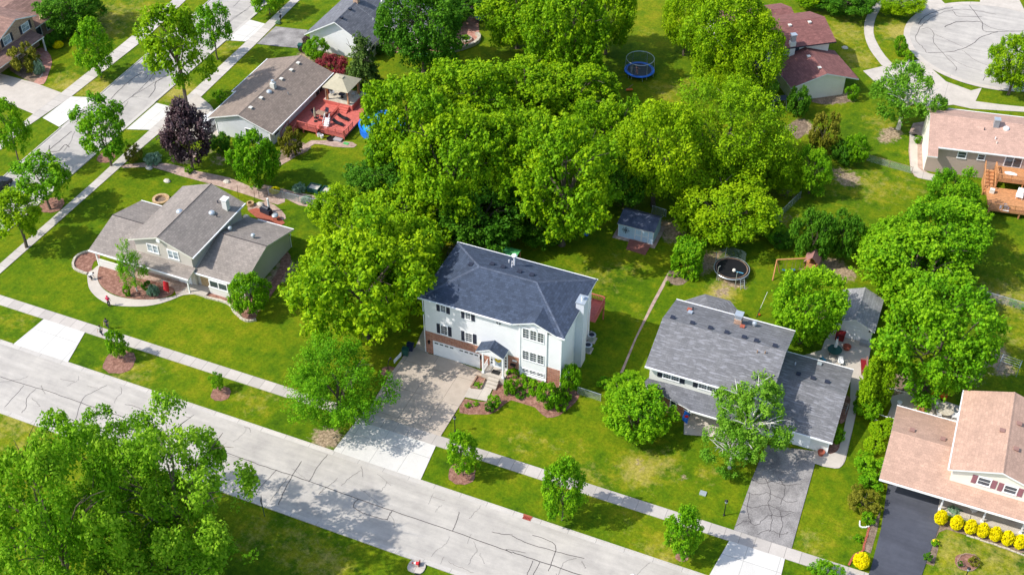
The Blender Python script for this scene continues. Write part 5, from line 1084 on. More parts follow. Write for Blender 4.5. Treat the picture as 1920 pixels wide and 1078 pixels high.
# ---------------------------------------------------------------- raised house with peach roof and timber deck, top right
h = H('raised_house', 'raised taupe-sided house with a pink-peach roof and a two-level timber deck', 'house', -.08, 150.0, math.radians(10), True)
b = h.mb(); gwall(b, 'x', 0, 15, 0, 9.3, -.45, 9.75, 4.45, 6.4); h.part(b, 'wall', 'siding_taupe')
b = h.mb(); b.profile([(.02, 0), (9.28, 0), (9.28, 4.3), (4.65, 6.2), (.02, 4.3)], 'x', -.06, 0); h.part(b, 'gable_wall', 'siding_cream')
b = h.mb(); gable(b, 'x', -.35, 15.4, -.45, 9.75, 4.45, 6.4); b.slab([(-.35, -2.0, 3.86), (1.0, -2.0, 3.86), (1.0, -.45, 4.45), (-.35, -.45, 4.45)], .18); h.part(b, 'roof', ['roof_pink', 'white'])
eave(h, ((1.0, -.45), (15.4, -.45), 4.45), ((15.4, 9.75), (-.35, 9.75), 4.45))
for x0, x1, z0, z1, u in ((3.9, 4.9, 2.9, 3.85, 1), (6.55, 7.35, 3.0, 3.8, 1)): h.window('-y', 0, x0, x1, z0, z1, 1, 2, fw=.12)
b = h.mb(); h.fb(b, '-y', 0, 10.0, 12.3, 2.4, 4.1, 0, .07); w = h.part(b, 'sliding_door', 'white'); b = h.mb()
for x0 in (10.12, 11.2): h.fb(b, '-y', 0, x0, x0+.98, 2.5, 4.0, .07, .085)
h.part(b, 'pane', 'glass', w)
p3 = (1700, 190, 6.53)
def zr(x, y): q = Matrix.Rotation(-h.rot, 3, 'Z') @ (Vector((x, y, 0))-h.loc); return 6.4-abs(q.y-4.65)*.382
h.vents([at(p3, 950, 352)+('pipe', 'dark'), at(p3, 1220, 335)+('dome', 'ltsteel' if 'ltsteel' in M else 'white'), at(p3, 1085, 465)+('pipe', 'white'), at(p3, 1100, 518)+('pipe', 'offwhite')], zr)
z = 6
for _ in range(8): q = G(*at(p3, 1092, 300), z); z = zr(q.x, q.y)
q = Matrix.Rotation(-h.rot, 3, 'Z') @ (Vector((q.x, q.y, 0))-h.loc); b = h.mb(); b.box(q.x-.35, q.x+.35, q.y-.35, q.y+.35, z-.4, z+1.0); c = h.part(b, 'chimney', 'grey'); b = h.mb(); b.box(q.x-.42, q.x+.42, q.y-.42, q.y+.42, z+1.0, z+1.14); h.part(b, 'chimney_cap', 'steel', c)
def timber_deck(h, x0, x1, y0, y1, z, m, rails, posts=True, name='deck'):
    b = h.mb()
    n = max(1, int((y1-y0)/.28))
    for k in range(n): b.box(x0, x1, y0+(y1-y0)*k/n+.012, y0+(y1-y0)*(k+1)/n-.012, z-.05, z)
    b.box(x0+.03, x1-.03, y0+.03, y1-.03, z-.3, z-.055)
    if posts:
        for x in (x0+.15, (x0+x1)/2, x1-.15):
            for y in (y0+.15, y1-.15): b.box(x-.08, x+.08, y-.08, y+.08, 0, z-.3)
    d = h.part(b, name, m)
    for (ax, ay, bx, by) in rails:
        b = h.mb(); p, q = Vector((ax, ay, 0)), Vector((bx, by, 0)); L = (q-p).length; u = (q-p)/L; nn = Vector((-u.y, u.x, 0))
        b.obox(p, u, nn, 0, L, z+.86, z+.94, -.07, .07); b.obox(p, u, nn, 0, L, z+.1, z+.16, -.03, .03); k = int(L/.17)
        for i in range(k+1): b.obox(p, u, nn, L*i/k-.022, L*i/k+.022, z+.16, z+.86, -.02, .02)
        for i in range(int(L/1.8)+2): t = min(L-.05, i*L/(int(L/1.8)+1)); b.obox(p, u, nn, t-.05, t+.05, z, z+1.0, -.05, .05)
        h.part(b, 'railing', m, d)
    return d
timber_deck(h, 9.0, 16, -3.4, -.03, 2.35, 'cedar', [(9.0, -3.35, 16, -3.35), (9.0, -3.4, 9.0, -.6)])
timber_deck(h, 7.9, 16, -8.6, -3.45, 1.1, 'cedar', [(8.0, -8.5, 16, -8.5)], name='lower_deck')
b = h.mb()
for k in range(7): b.box(7.7, 8.9, -1.0-.42*(k+1), -1.0-.42*k, 2.2-.3*k-.25 if 0 else 0, 2.2-.3*k)
for x in (7.6, 8.95):
    b.obox((x, -.6, 0), (0, -1, 0), (1, 0, 0), 0, .1, 2.3, 3.3, -.05, .05); b.tube([(x, -.6, 3.3), (x, -4, 1.6)], .07, 4); b.tube([(x, -4, 0), (x, -4, 1.7)], .06, 4)
    for k in range(9): b.tube([(x, -.8-.35*k, 2.0-.2*k), (x, -.8-.35*k, 3.15-.18*k)], .025, 4)
h.part(b, 'deck_stairs', 'cedar')
# ---------------------------------------------------------------- maroon-roofed house
h = H('maroon_roofed_house', 'cream house with stepped maroon shingle roofs near the turning circle', 'house', -18.73, 162.15, math.radians(36.5), True)
b = h.mb(); gwall(b, 'y', 0, 8.0, -3.1, 5.35, -3.6, 7.4, 2.65, 4.35, z0=0); h.part(b, 'wall', 'siding_cream')
b = h.mb(); gable(b, 'y', -.35, 8.2, -3.6, 7.4, 2.65, 4.35); h.part(b, 'garage_roof', ['roof_maroon', 'white'])
b = h.mb(); gwall(b, 'x', -9, 5.9, 7.6, 16.0, 6.8, 16.6, 5.1, 6.75, z0=0); h.part(b, 'upper_wall', 'siding_cream')
b = h.mb(); gable(b, 'x', -9.5, 6.6, 6.8, 16.6, 5.1, 6.75); h.part(b, 'upper_roof', ['roof_maroon', 'dark'])
b = h.mb(); b.box(-8, 4.4, 16.5, 23, 0, 2.9); b.profile([(16.4, 2.8), (23.2, 2.8), (19.8, 4.0)], 'x', -8, 4.4); h.part(b, 'rear_wall', 'siding_cream'); b = h.mb(); gable(b, 'x', -8.5, 5.0, 16.2, 23.6, 3.1, 4.3); h.part(b, 'rear_roof', ['roof_maroon', 'white'])
b = h.mb(); b.box(-1.0, -.1, 6.9, 7.6, 0, 5.9); c = h.part(b, 'chimney', 'siding_cream'); b = h.mb(); b.box(-.9, -.2, 6.95, 7.6, 5.9, 7.0); b.box(-1.0, -.1, 6.85, 7.7, 7.0, 7.12); h.part(b, 'chimney_cap', 'steel', c)
h.window('-y', 7.6, .15, .85, 4.0, 4.6, 1, 1, fw=.04, trim='dark')
m5 = (1420, 0, 5.39)
def zm(x, y):
    q = Matrix.Rotation(-h.rot, 3, 'Z') @ (Vector((x, y, 0))-h.loc)
    return 6.75-abs(q.y-11.7)*.337 if q.y > 6.8 else 4.35-abs(q.x-1.9)*.309
h.vents([at(m5, 328, 262), at(m5, 527, 232), at(m5, 518, 577), at(m5, 628, 692)], zm, 'box', 'offwhite')
# ---------------------------------------------------------------- tan split-level house
h = H('tan_split_level_house', 'tan split-level house with taupe roofs and a curved front walk', 'house', -93.7, 90.2)
b = h.mb(); b.profile([(90.3, 0), (98.7, 0), (98.7, 2.6), (93.7, 4.1), (90.3, 3.1)], 'x', -93.8, -88.0); h.part(b, 'garage_wall', 'siding_tan')
b = h.mb(); b.slab([(-94.35, 88.2, 2.7), (-79.55, 88.2, 2.7), (-79.55, 89.95, 3.22), (-88.0, 89.95, 3.22), (-88.0, 93.7, 4.32), (-94.35, 93.7, 4.32)], .16); b.slab([(-94.35, 93.7, 4.32), (-88.0, 93.7, 4.32), (-88.0, 99.25, 2.7), (-94.35, 99.25, 2.7)], .16)
h.part(b, 'lower_roof', ['roof_tan', 'offwhite'])
b = h.mb(); gwall(b, 'y', 89.95, 101.0, -88.2, -79.9, -88.8, -79.35, 5.15, 6.9); h.part(b, 'middle_wall', 'siding_tan')
b = h.mb(); gable(b, 'y', 89.55, 101.45, -88.8, -79.35, 5.15, 6.9); h.part(b, 'middle_roof', ['roof_tan', 'offwhite'])
b = h.mb(); gwall(b, 'x', -79.88, -73.1, 90.3, 101.1, 89.6, 101.65, 2.75, 4.6); h.part(b, 'wing_wall', 'siding_tan')
b = h.mb(); b.slab([(-80.4, 89.6, 2.75), (-72.65, 89.6, 2.75), (-72.65, 95.6, 4.6), (-79.6, 95.6, 4.6), (-79.6, 90.0, 2.9), (-80.4, 90.0, 2.9)], .18); b.slab([(-79.6, 95.6, 4.6), (-72.65, 95.6, 4.6), (-72.65, 101.65, 2.75), (-79.6, 101.65, 2.75)], .18); h.part(b, 'wing_roof', ['roof_tan', 'offwhite'])
M['capdark'] = paint('dark_ridge_vent', (.07, .06, .06), .8)
ridges(h, [((-94.35, 93.7, 4.34), (-88.8, 93.7, 4.34)), ((-84.07, 89.55, 6.92), (-84.07, 101.45, 6.92)), ((-79.0, 95.6, 4.62), (-72.65, 95.6, 4.62))], 'capdark', .09)
eave(h, ((-79.35, 89.55), (-79.35, 101.45), 5.15), ((-94.35, 88.2), (-79.55, 88.2), 2.7), ((-79.55, 89.6), (-72.65, 89.6), 2.75), ((-72.65, 101.65), (-78, 101.65), 2.75), ((-89, 99.25), (-94.35, 99.25), 2.7))
t_ = (150, 440, 6.736)
for (x0, y0), (x1, y1) in (((838, 105), (1005, 250)), ((1098, 183), (1262, 330))):
    (a0, z1), (a1, z0) = OY(t_, x0, y0, 89.95), OY(t_, x1, y1, 89.95); h.window('-y', 89.95, a0+.1, a1-.1, z0+.12, z1-.1, 1, 2, glass='glasslt', units=2, fw=.13)
def post(x, y, z1, w=.16, m='white', name='porch_post', z0=0):
    b = h.mb(); b.box(x-w/2, x+w/2, y-w/2, y+w/2, z0, z1); h.part(b, name, m)
post(-93.7, 88.6, 2.6); post(-80.1, 88.6, 2.6); b = h.mb(); b.box(-93.6, -90.6, 88.55, 88.65, 0, 1.1); b.box(-93.65, -90.55, 88.5, 88.7, 1.1, 1.18); h.part(b, 'porch_screen', 'siding_pale')
b = h.mb(); b.box(-80.9, -77.9, 88.6, 90.28, 0, .25); h.part(b, 'porch_slab', 'plainconc')
b = h.mb(); h.fb(b, '-y', 90.3, -79.4, -77.9, .2, 2.6, 0, .06); h.part(b, 'stone_facing', 'flag')
b = h.mb(); h.fb(b, '-y', 89.95, -82.5, -80.6, .1, 2.6, 0, .06); h.part(b, 'front_door', 'white')
b = h.mb(); b.box(-77.8, -74.9, 89.55, 90.28, 0, 1.0); b.box(-77.85, -74.85, 89.5, 90.28, 1.0, 1.12); h.part(b, 'bay_base', 'siding_pale')
h.window('-y', 89.6, -77.5, -75.1, 1.2, 2.2, 1, 1, units=2); b = h.mb(); b.box(-77.7, -75.0, 89.62, 90.28, 1.1, 2.5); h.part(b, 'bay_window_box', 'white')
b = h.mb(); b.tube([(-73.0, 101.15, 2.5), (-72.85, 101.2, 2.1), (-73.0, 101.15, 1.9), (-73.0, 101.15, .1)], .06, 6); h.part(b, 'downpipe', 'white')
for (x, y, z) in ((-84.07, 89.53, 6.35),):
    b = h.mb(); b.tube([(x, y+.3, z), (x, y-.02, z)], .28, 16); h.part(b, 'gable_vent', 'white')
b = h.mb(); b.tube([(-73.3, 95.6, 4.0), (-73.05, 95.6, 4.0)], .3, 16); h.part(b, 'gable_vent', 'white')
zf = lambda x, y: 6.9-abs(x+84.07)*.37 if -88.8 < x < -79.35 else (4.6-abs(y-95.6)*.307 if x > -79.4 else 4.32-abs(y-93.7)*.29)
t2 = (330, 330, 6.34); t1 = (130, 330, 6.34)
h.vents([at(t1, 1310, 425)+('dome', 'steel'), at(t2, 425, 440)+('dome', 'steel'), at(t2, 487, 485)+('pipe', 'dark'), at(t2, 497, 320)+('pipe', 'dark')], zf)
h.vents([at(t2, 645, 650)+('turbine', 'steel'), at(t2, 920, 735)+('turbine', 'steel')], zf)
z = 6
for _ in range(8): q = G(*at(t2, 600, 385), z); z = zf(q.x, q.y)
b = h.mb(); b.box(q.x-.35, q.x+.35, q.y-.35, q.y+.35, z-.5, z+1.45); c = h.part(b, 'chimney', 'siding_pale'); b = h.mb(); b.box(q.x-.45, q.x+.45, q.y-.45, q.y+.45, z+1.45, z+1.58); h.part(b, 'chimney_cap', 'white', c)
# ---------------------------------------------------------------- brown-roofed ranch house
h = H('brown_roofed_house', 'long low grey house with a brown shingle roof and red deck behind', 'house', -96.1, 119.9)
b = h.mb(); gwall(b, 'y', 119.75, 136.6, -96.2, -87.2, -97.2, -86.45, 2.75, 4.55); h.part(b, 'wall', 'siding_grey')
b = h.mb(); gable(b, 'y', 119.35, 137.1, -97.2, -86.45, 2.75, 4.55); b.slab([(-98.0, 127.0, 2.5), (-97.2, 127.0, 2.75), (-97.2, 137.1, 2.75), (-98.0, 137.1, 2.5)], .18); h.part(b, 'roof', ['roof_brown', 'white'])
zf = lambda x, y: 4.55-abs(x+91.82)*.335
r_ = (380, 90, 5.39)
h.vents([at(r_, *p)+('box', 'offwhite') for p in ((485, 610), (590, 512), (795, 320), (895, 230), (965, 160))], zf)
h.vents([at(r_, 672, 445)+('dome', 'steel'), at(r_, 865, 470)+('pipe', 'grey')], zf)
z = 4
for _ in range(8): q = G(*at(r_, 715, 400), z); z = zf(q.x, q.y)
b = h.mb(); b.box(q.x-.35, q.x+.35, q.y-.35, q.y+.35, z-.4, z+.8); c = h.part(b, 'chimney', 'offwhite'); b = h.mb(); b.lathe((q.x, q.y, z+.8), [(.16, 0), (.16, .3), (.24, .32), (.24, .42), (.02, .5)], 12); h.part(b, 'chimney_cap', 'steel', c)
h.window('+x', -87.2, 120.8, 122.0, 1.2, 2.0, 1, 2); h.window('+x', -87.2, 125.0, 125.9, 1.75, 2.1, 1, 1); h.window('+x', -87.2, 129.2, 130.6, 1.75, 2.1, 1, 1); h.window('-y', 119.75, -91.2, -90.3, 1.4, 2.2, 1, 1)
b = h.mb(); h.fb(b, '+x', -87.2, 132.6, 134.8, .5, 2.4, 0, .07); w = h.part(b, 'sliding_door', 'white'); b = h.mb(); h.fb(b, '+x', -87.2, 132.72, 133.65, .6, 2.3, .07, .085); h.fb(b, '+x', -87.2, 133.78, 134.7, .6, 2.3, .07, .085); h.part(b, 'pane', 'glass', w)
eave(h, ((-86.45, 119.35), (-86.45, 137.1), 2.75), ((-97.2, 127.0), (-97.2, 119.35), 2.75), ((-98.0, 137.1), (-98.0, 127.0), 2.5))
corner(h, [(-96.2, 119.75), (-87.2, 119.75)], 0, 2.6)
# ---------------------------------------------------------------- blue-grey roofed house at the top
h = H('gabled_white_house', 'white gabled house with a blue-grey shingle roof at the top edge', 'house', -95.8, 146.1)
b = h.mb(); gwall(b, 'y', 146.05, 151.3, -95.7, -85.3, -96.3, -84.75, 2.8, 6.2); h.part(b, 'wall', 'siding_white')
b = h.mb(); gable(b, 'y', 145.4, 151.9, -96.3, -84.75, 2.8, 6.2); h.part(b, 'roof', ['roof_slate', 'white'])
b = h.mb(); gwall(b, 'y', 151.9, 166, -95.7, -86.5, -96.3, -84.75, 2.8, 6.2); h.part(b, 'rear_wall', 'siding_white'); b = h.mb(); gable(b, 'y', 151.91, 166, -96.3, -84.75, 2.8, 6.2); h.part(b, 'rear_roof', ['roof_slate', 'white'])
b = h.mb(); gwall(b, 'x', -90, -78.6, 152.6, 160.6, 152.0, 161.2, 3.3, 5.0); h.part(b, 'wing_wall', 'siding_white'); b = h.mb(); gable(b, 'x', -88, -78.2, 152.0, 161.2, 3.3, 5.0); h.part(b, 'wing_roof', ['roof_slate', 'white'])
b = h.mb(); b.box(-90.9, -90.1, 152.3, 153.1, 5.5, 7.2); c = h.part(b, 'chimney', 'brick_tan'); b = h.mb(); b.box(-90.98, -90.02, 152.22, 153.18, 7.2, 7.32); h.part(b, 'chimney_cap', 'steel', c)
zf = lambda x, y: 6.2-abs(x+90.5)*.59
h.vents([at((560, 0, 7.185), 690, 128)+('box', 'dark'), at((560, 0, 7.185), 575, 245)+('box', 'dark'), at((560, 0, 7.185), 1005, 275)+('pipe', 'white')], zf)
h.window('+x', -85.3, 147.0, 148.2, 1.2, 2.2, 1, 1); h.window('+x', -85.3, 149.4, 150.6, .4, 2.2, 1, 1)
# ---------------------------------------------------------------- brick house, top left
h = H('brown_brick_house', 'house with a mauve-brown roof, brick front gable and dark shutters at the top left', 'house', -137, 119)
b = h.mb(); gwall(b, 'x', -150, -136.6, 122.3, 130.2, 121.9, 130.7, 5.2, 6.7); h.part(b, 'wall', 'brick_tan')
b = h.mb(); gable(b, "x", -150.5, -136.1, 121.9, 130.7, 5.2, 6.7); h.part(b, 'roof', ['roof_mauve', 'white'])
b = h.mb(); b.slab([(-136.6, 117.0, 3.2), (-134.2, 117.0, 2.6), (-134.2, 129.2, 2.6), (-136.6, 129.2, 3.2)], .16); h.part(b, 'porch_roof', ['roof_mauve', 'white'])
b = h.mb(); b.box(-150, -137.6, 130.2, 137.6, 0, 2.6); b.profile([(130.2, 2.5), (137.6, 2.5), (133.9, 3.5)], 'x', -150, -137.6); h.part(b, 'wing_wall', 'brick_tan')
b = h.mb(); b.slab([(-136.8, 130.2, 2.85), (-136.8, 138.2, 2.85), (-143, 138.2, 4.9), (-143, 130.2, 4.9)], .18); b.slab([(-143, 130.2, 4.9), (-143, 138.2, 4.9), (-150, 138.2, 2.85), (-150, 130.2, 2.85)], .18); h.part(b, 'wing_roof', ['roof_mauve', 'white'])
h.window('+x', -136.6, 123.2, 124.7, 3.6, 4.8, 2, 2, glass='glasslt', shut='dark', sw=.45); h.window('+x', -136.6, 127.5, 129.0, 3.6, 4.8, 2, 2, glass='glasslt', shut='dark', sw=.45)
for y in (131.0, 133.6, 135.6): h.window('+x', -137.6, y, y+1.2, .7, 2.3, 1, 1, fw=.14, units=1)
h.window('+x', -136.6, 126.2, 127.3, .9, 2.0, 1, 1)
for y in (129.0, 123.0, 118.0): b = h.mb(); b.box(-134.55, -134.35, y-.1, y+.1, 0, 2.5); h.part(b, 'porch_post', 'white')
b = h.mb(); b.box(-150, -136.6, 117.2, 122.3, 0, 2.8); h.part(b, 'garage_wall', 'brick_tan')
b = h.mb(); b.slab([(-150, 116.9, 3.0), (-136.59, 116.9, 3.0), (-136.59, 122.0, 4.4), (-150, 122.0, 4.4)], .18); h.part(b, 'garage_roof', ['roof_mauve', 'white'])
# ---------------------------------------------------------------- garden shed
h = H('garden_shed', 'pale blue garden shed with white trimmed double doors and a dark roof', 'shed', -34.9, 119.7)
b = h.mb(); b.box(-35.4, -29.6, 119.1, 123.8, 0, .1); h.part(b, 'gravel_base', 'gravel')
b = h.mb(); b.profile([(119.7, .08), (123.1, .08), (123.1, 2.1), (121.9, 2.75), (119.7, 2.1)], 'x', -34.85, -30.1); h.part(b, 'wall', 'siding_blue')
M['roof_shed'] = mottled('dark_felt_roof', [(.3, (.035, .045, .075)), (.5, (.07, .085, .13)), (.72, (.16, .18, .24))], .9, .9, 8)
b = h.mb(); b.slab([(-35.0, 119.55, 2.15), (-29.95, 119.55, 2.15), (-29.95, 121.9, 2.85), (-35.0, 121.9, 2.85)], .07); b.slab([(-35.0, 121.9, 2.85), (-29.95, 121.9, 2.85), (-29.95, 123.25, 2.15), (-35.0, 123.25, 2.15)], .07); h.part(b, 'roof', ['roof_shed', 'offwhite'])
s_ = (1120, 360, 7.7); (a0, _z), (a1, _z2) = OY(s_, 535, 650, 119.7), OY(s_, 738, 700, 119.7)
for k in range(2):
    u0 = a0+(a1-a0)*k/2+.01; u1 = a0+(a1-a0)*(k+1)/2-.01; b = h.mb(); h.fb(b, '-y', 119.7, u0, u1, .12, 1.95, 0, .04); dr = h.part(b, 'door', 'siding_blue'); b = h.mb()
    for v0, v1, q0, q1 in ((u0, u0+.1, .12, 1.95), (u1-.1, u1, .12, 1.95), (u0+.1, u1-.1, .12, .22), (u0+.1, u1-.1, 1.85, 1.95), (u0+.1, u1-.1, .98, 1.08)): h.fb(b, '-y', 119.7, v0, v1, q0, q1, .04, .06)
    h.part(b, 'door_trim', 'white', dr)
b = h.mb()
for x in (-34.85, -30.15): h.fb(b, '-y', 119.7, x, x+.08, .08, 2.05, 0, .045)
h.fb(b, '-y', 119.7, -34.85, -30.07, .08, .16, .045, .06); h.part(b, 'corner_trim', 'white')
(mx, mz) = OY(s_, 412, 550, 119.7); b = h.mb(); P = lambda r, a: (mx+r*math.cos(a), 119.66, mz+r*math.sin(a))
b.tube([P(.16, 2*PI*k/16) for k in range(17)], .03, 4)
for k in range(8):
    a = PI/4*k; b.tube([P(.05, a), P(.34, a)], .022, 4)
    if k % 2 == 0: b.tube([P(.46, a)]*1+[P(.36, a-.25), P(.3, a)], .025, 4); b.tube([P(.46, a), P(.36, a+.25), P(.3, a)], .025, 4); b.ball(P(.5, a), .04, 6)
    else: b.tube([P(.4, a-.3), P(.46, a), P(.4, a+.3)], .02, 4)
h.part(b, 'wall_medallion', 'black')
b = h.mb(); (r0, r1) = (crop(1120, 360, 7.7)(465, 705), crop(1120, 360, 7.7)(770, 795)); (q0, q1) = (crop(1120, 360, 7.7)(415, 830), crop(1120, 360, 7.7)(690, 915))
n = 9
for k in range(n):
    f0, f1 = k/n, (k+.93)/n; pa, pb = r0.lerp(q0, f0), r1.lerp(q1, f0); pc, pd = r1.lerp(q1, f1), r0.lerp(q0, f1); za, zb = .28*(1-f0)+.05, .28*(1-f1)+.05
    b.slab([(pa.x, pa.y, za), (pb.x, pb.y, za), (pc.x, pc.y, zb), (pd.x, pd.y, zb)], .05, 0, 0)
M['ramp'] = paint('weathered_red_boards', (.26, .10, .075), .85, .25, 3); h.part(b, 'ramp', 'ramp')
# ---------------------------------------------------------------- small detached garage
h = H('small_garage', 'small white detached garage with a slate-grey gable roof behind the patio', 'garage', -5.1, 112)
b = h.mb(); gwall(b, 'y', 112.0, 117.4, -5.1, -.75, -5.4, -.5, 2.3, 3.4); h.part(b, 'wall', 'siding_white')
b = h.mb(); gable(b, 'y', 111.6, 117.8, -5.4, -.5, 2.3, 3.4); h.part(b, 'roof', ['roof_pale', 'white'])
b = h.mb(); h.fb(b, '-y', 112.0, -4.2, -1.95, .03, 2.05, 0, .05); 
for k in range(1, 4): h.fb(b, '-y', 112.0, -4.15, -2.0, .5*k-.015, .5*k+.015, .05, .065)
h.part(b, 'garage_door', 'white'); b = h.mb(); b.box(-1.2, -1.0, 111.8, 112, 1.9, 2.15); h.part(b, 'wall_lamp', 'black')
b = h.mb(); b.box(-1.9, -.7, 111.2, 111.9, 0, .5); h.part(b, 'side_step', 'grey')
# ================================================================== OBJECTS
def V3(p, z=0): return (p[0], p[1], z)
def simple(name, label, cat, loc, parts, rz=0, group=None):
    t = thing(name, label, cat, V3(loc), rz, group)
    for pn, mb, m in parts: mb.build(pn, M[m], t)
    return t
# ---- lamp posts
def lamp_post(p, label, h=2.0, lean=0):
    t = thing('lamp_post', label, 'lamp post', V3(p), 0, 'lamp posts in front gardens')
    MB().tube([(0, 0, 0), (0, 0, h)], [.06, .045], 8).build('post', M['black'], t)
    b = MB(); b.lathe((0, 0, h), [(.05, 0), (.14, .06), (.17, .3), (.06, .33)], 8); b.build('lantern_glass', M['glasslt'], t)
    b = MB(); b.lathe((0, 0, h+.33), [(.2, 0), (.12, .1), (.02, .16)], 8); b.build('lantern_cap', M['black'], t)
    b = MB(); b.lathe((0, 0, 0), [(.11, 0), (.11, .12), (.06, .16)], 8); b.build('base', M['black'], t); return t
lamp_post(G(853.4, 808.7), 'black lamp post on the lawn edge beside the wide concrete driveway')
lamp_post(G(1357.3, 965.8), 'black lamp post on the lawn left of the worn asphalt driveway')
lamp_post(G(1806, 1092), 'black lamp post at the bottom edge near the round lawn bed')
t = thing('lamp_post', 'dark bent lamp post in a stone-ringed base left of the wide driveway', 'lamp post', V3(G(728.2, 698.9)), 0, 'lamp posts in front gardens')
MB().tube([(0, 0, 0), (.02, .0, 1.2), (.1, .1, 1.9), (.3, .3, 2.3)], .05, 8).build('post', M['black'], t)
MB().lathe((.3, .3, 2.05), [(.12, 0), (.14, .2), (.03, .3)], 8).build('lantern', M['black'], t)
# ---- street lamp reaching in at the bottom edge
hd = G(1186, 1080, 7.6); t = thing('street_lamp', 'beige street lamp head over the main road at the bottom edge', 'street lamp', (hd.x-.3, YN-.8, 0))
MB().tube([(0, 0, 0), (0, 0, 7.2), (.05, .4, 7.6), (hd.x-(hd.x-.3), hd.y-(YN-.8)-.2, 7.62)], [.12, .09, .06, .05], 8).build('pole', M['grey'], t)
MB().lathe((.3, hd.y-(YN-.8)-.15, 7.6), [(.05, -.1), (.32, -.06), (.36, .04), (.26, .14), (.02, .18)], 16, sx=.8, sy=1.25).build('lamp_head', M['offwhite'], t)
# ---- street sign, seen from behind
p = G(496.1, 967.5); t = thing('street_sign', 'street sign seen from behind on a green post beside the kerb', 'sign', V3(p), math.radians(25))
MB().tube([(0, 0, 0), (0, 0, 2.9)], .045, 6).build('post', M['dkgreen'], t)
MB().box(-.02, .02, -.33, .33, 2.3, 2.95).build('sign_plate', M['dark'], t)
# ---- cone on a utility slab
p = crop(750, 1030, 22.46)(700, 740); t = thing('utility_slab', 'pale concrete utility slab beside the kerb at the bottom edge', 'slab', V3(p), math.radians(4))
P = [Vector((1.1*math.cos(a)*(abs(math.cos(a))**-.55 if abs(math.cos(a)) > .3 else 1)*.8, .75*math.sin(a), 0)) for a in [2*PI*k/24 for k in range(24)]]
MB().prism([tuple(v) for v in P], 0, .14).build('lid', M['plainconc'], t); MB().box(.1, .7, -.85, -.72, 0, .1).build('vent_slot', M['black'], t)
q = crop(750, 1030, 22.46)(720, 650); t = thing('traffic_cone', 'red traffic cone lying on its side on the concrete slab', 'traffic cone', (q.x, q.y, .14), math.radians(188))
b = MB(); b.tube([(-.22, 0, .22), (.1, 0, .17)], [.2, .14], 12, cap=False); b.tube([(.3, 0, .12), (.55, 0, .06)], [.085, .03], 12); b.build('cone', M['red'], t)
MB().tube([(.1, 0, .17), (.3, 0, .12)], [.142, .087], 12, cap=False).build('reflective_band', M['white'], t); MB().box(-.28, -.22, -.27, .27, .0, .5).build('base_plate', M['darkred'], t)
# ---- storm drain
p = G(989, 970); t = thing('storm_drain', 'rusty storm drain inlet in the far kerb of the main road', 'drain', (p.x, YF-.35, 0)); b = MB(); b.box(-.45, .45, -.2, .2, .03, .07); b.box(-.5, .5, .2, .36, .03, .16); b.build('frame', M['terra'], t)
for k in range(5): MB().box(-.38+.16*k, -.3+.16*k, -.16, .16, .07, .09).build('grate_bar', M['darkred'], t)
p = G(1318, 925); t = thing('utility_box', 'small green utility box lid on the grey house lawn', 'utility box', V3(p)); MB().box(-.35, .35, -.3, .3, 0, .12).build('lid', M['sageb'] if 'sageb' in M else M['steel'], t)
# ---- wheeled bins
def bin_(p, rz, m, label):
    t = thing('wheeled_bin', label, 'bin', V3(p), rz, 'wheeled refuse bins'); b = MB(); lo = [(-.24, -.28), (.24, -.28), (.24, .28), (-.24, .28)]; hi = [(-.3, -.36), (.3, -.36), (.3, .36), (-.3, .36)]
    for i in range(4):
        j = (i+1) % 4; b.face([lo[i]+(.06,), lo[j]+(.06,), hi[j]+(1.0,), hi[i]+(1.0,)])
    b.face([q+(.06,) for q in lo[::-1]]); b.build('body', M[m], t)
    b = MB(); b.slab([(-.33, -.4, 1.06), (.33, -.4, 1.06), (.33, .38, 1.12), (-.33, .38, 1.12)], .06, 0, 0); b.tube([(-.25, .42, 1.02), (.25, .42, 1.02)], .03, 6); b.build('lid', M[m], t)
    for x in (-.27, .27): MB().tube([(x-.03, .3, .12), (x+.03, .3, .12)], .12, 10).build('wheel', M['rubber'], t)
    return t
bin_(G(761, 666), math.radians(100), 'dkgreen', 'green wheeled bin beside the wide driveway, nearer the road'); bin_(G(770, 657), math.radians(100), 'navy', 'dark blue wheeled bin behind the green one beside the wide driveway'); bin_(G(563.5, 94.5), math.radians(10), 'dkgreen', 'dark green wheeled bin beside the round shrub at the white gable')
p = G(746, 676); t = thing('yard_sign', 'narrow white board leaning at the driveway edge beside the bins', 'board', V3(p), math.radians(82)); MB().box(-.75, .75, -.02, .02, .2, .75).build('panel', M['white'], t)
for x in (-.6, .6): MB().tube([(x, 0, 0), (x, 0, .7)], .02, 5).build('stake', M['steel'], t)
# ---- air conditioners
for k, (x, y, lb) in enumerate([(1102.0, 656.5, 'front air conditioning unit with a dark side beside the white house'), (1109.0, 637.5, 'rear pale air conditioning unit beside the white house')]):
    p = G(x, y); t = thing('air_conditioner', lb, 'air conditioner', V3(p), 0, 'air conditioning units'); 
    MB().box(-.55, .55, -.55, .55, 0, .08).build('slab', M['plainconc'], t)
    b = MB(); b.lathe((0, 0, 0), [(.5, .08), (.5, .85)], 8, smooth=False); b.build('casing', M['grey' if k == 0 else 'steel'], t)
    b = MB(); b.lathe((0, 0, .85), [(.52, 0), (.5, .07), (.34, .08)], 16, cap=False); b.build('top_ring', M['steel'], t); b = MB(); b.lathe((0, 0, .84), [(.34, 0), (.33, .03), (.12, .05), (.0, .06)], 16); b.build('fan_grille', M['dark'], t)
for k in range(3): p = G(1100.5+k*3, 623.5+k*.8); MB().box(-.14, .14, -.4, .4, 0, .1).build('paving_slab', M['plainconc'], None, (p.x, p.y, 0), kind='structure')
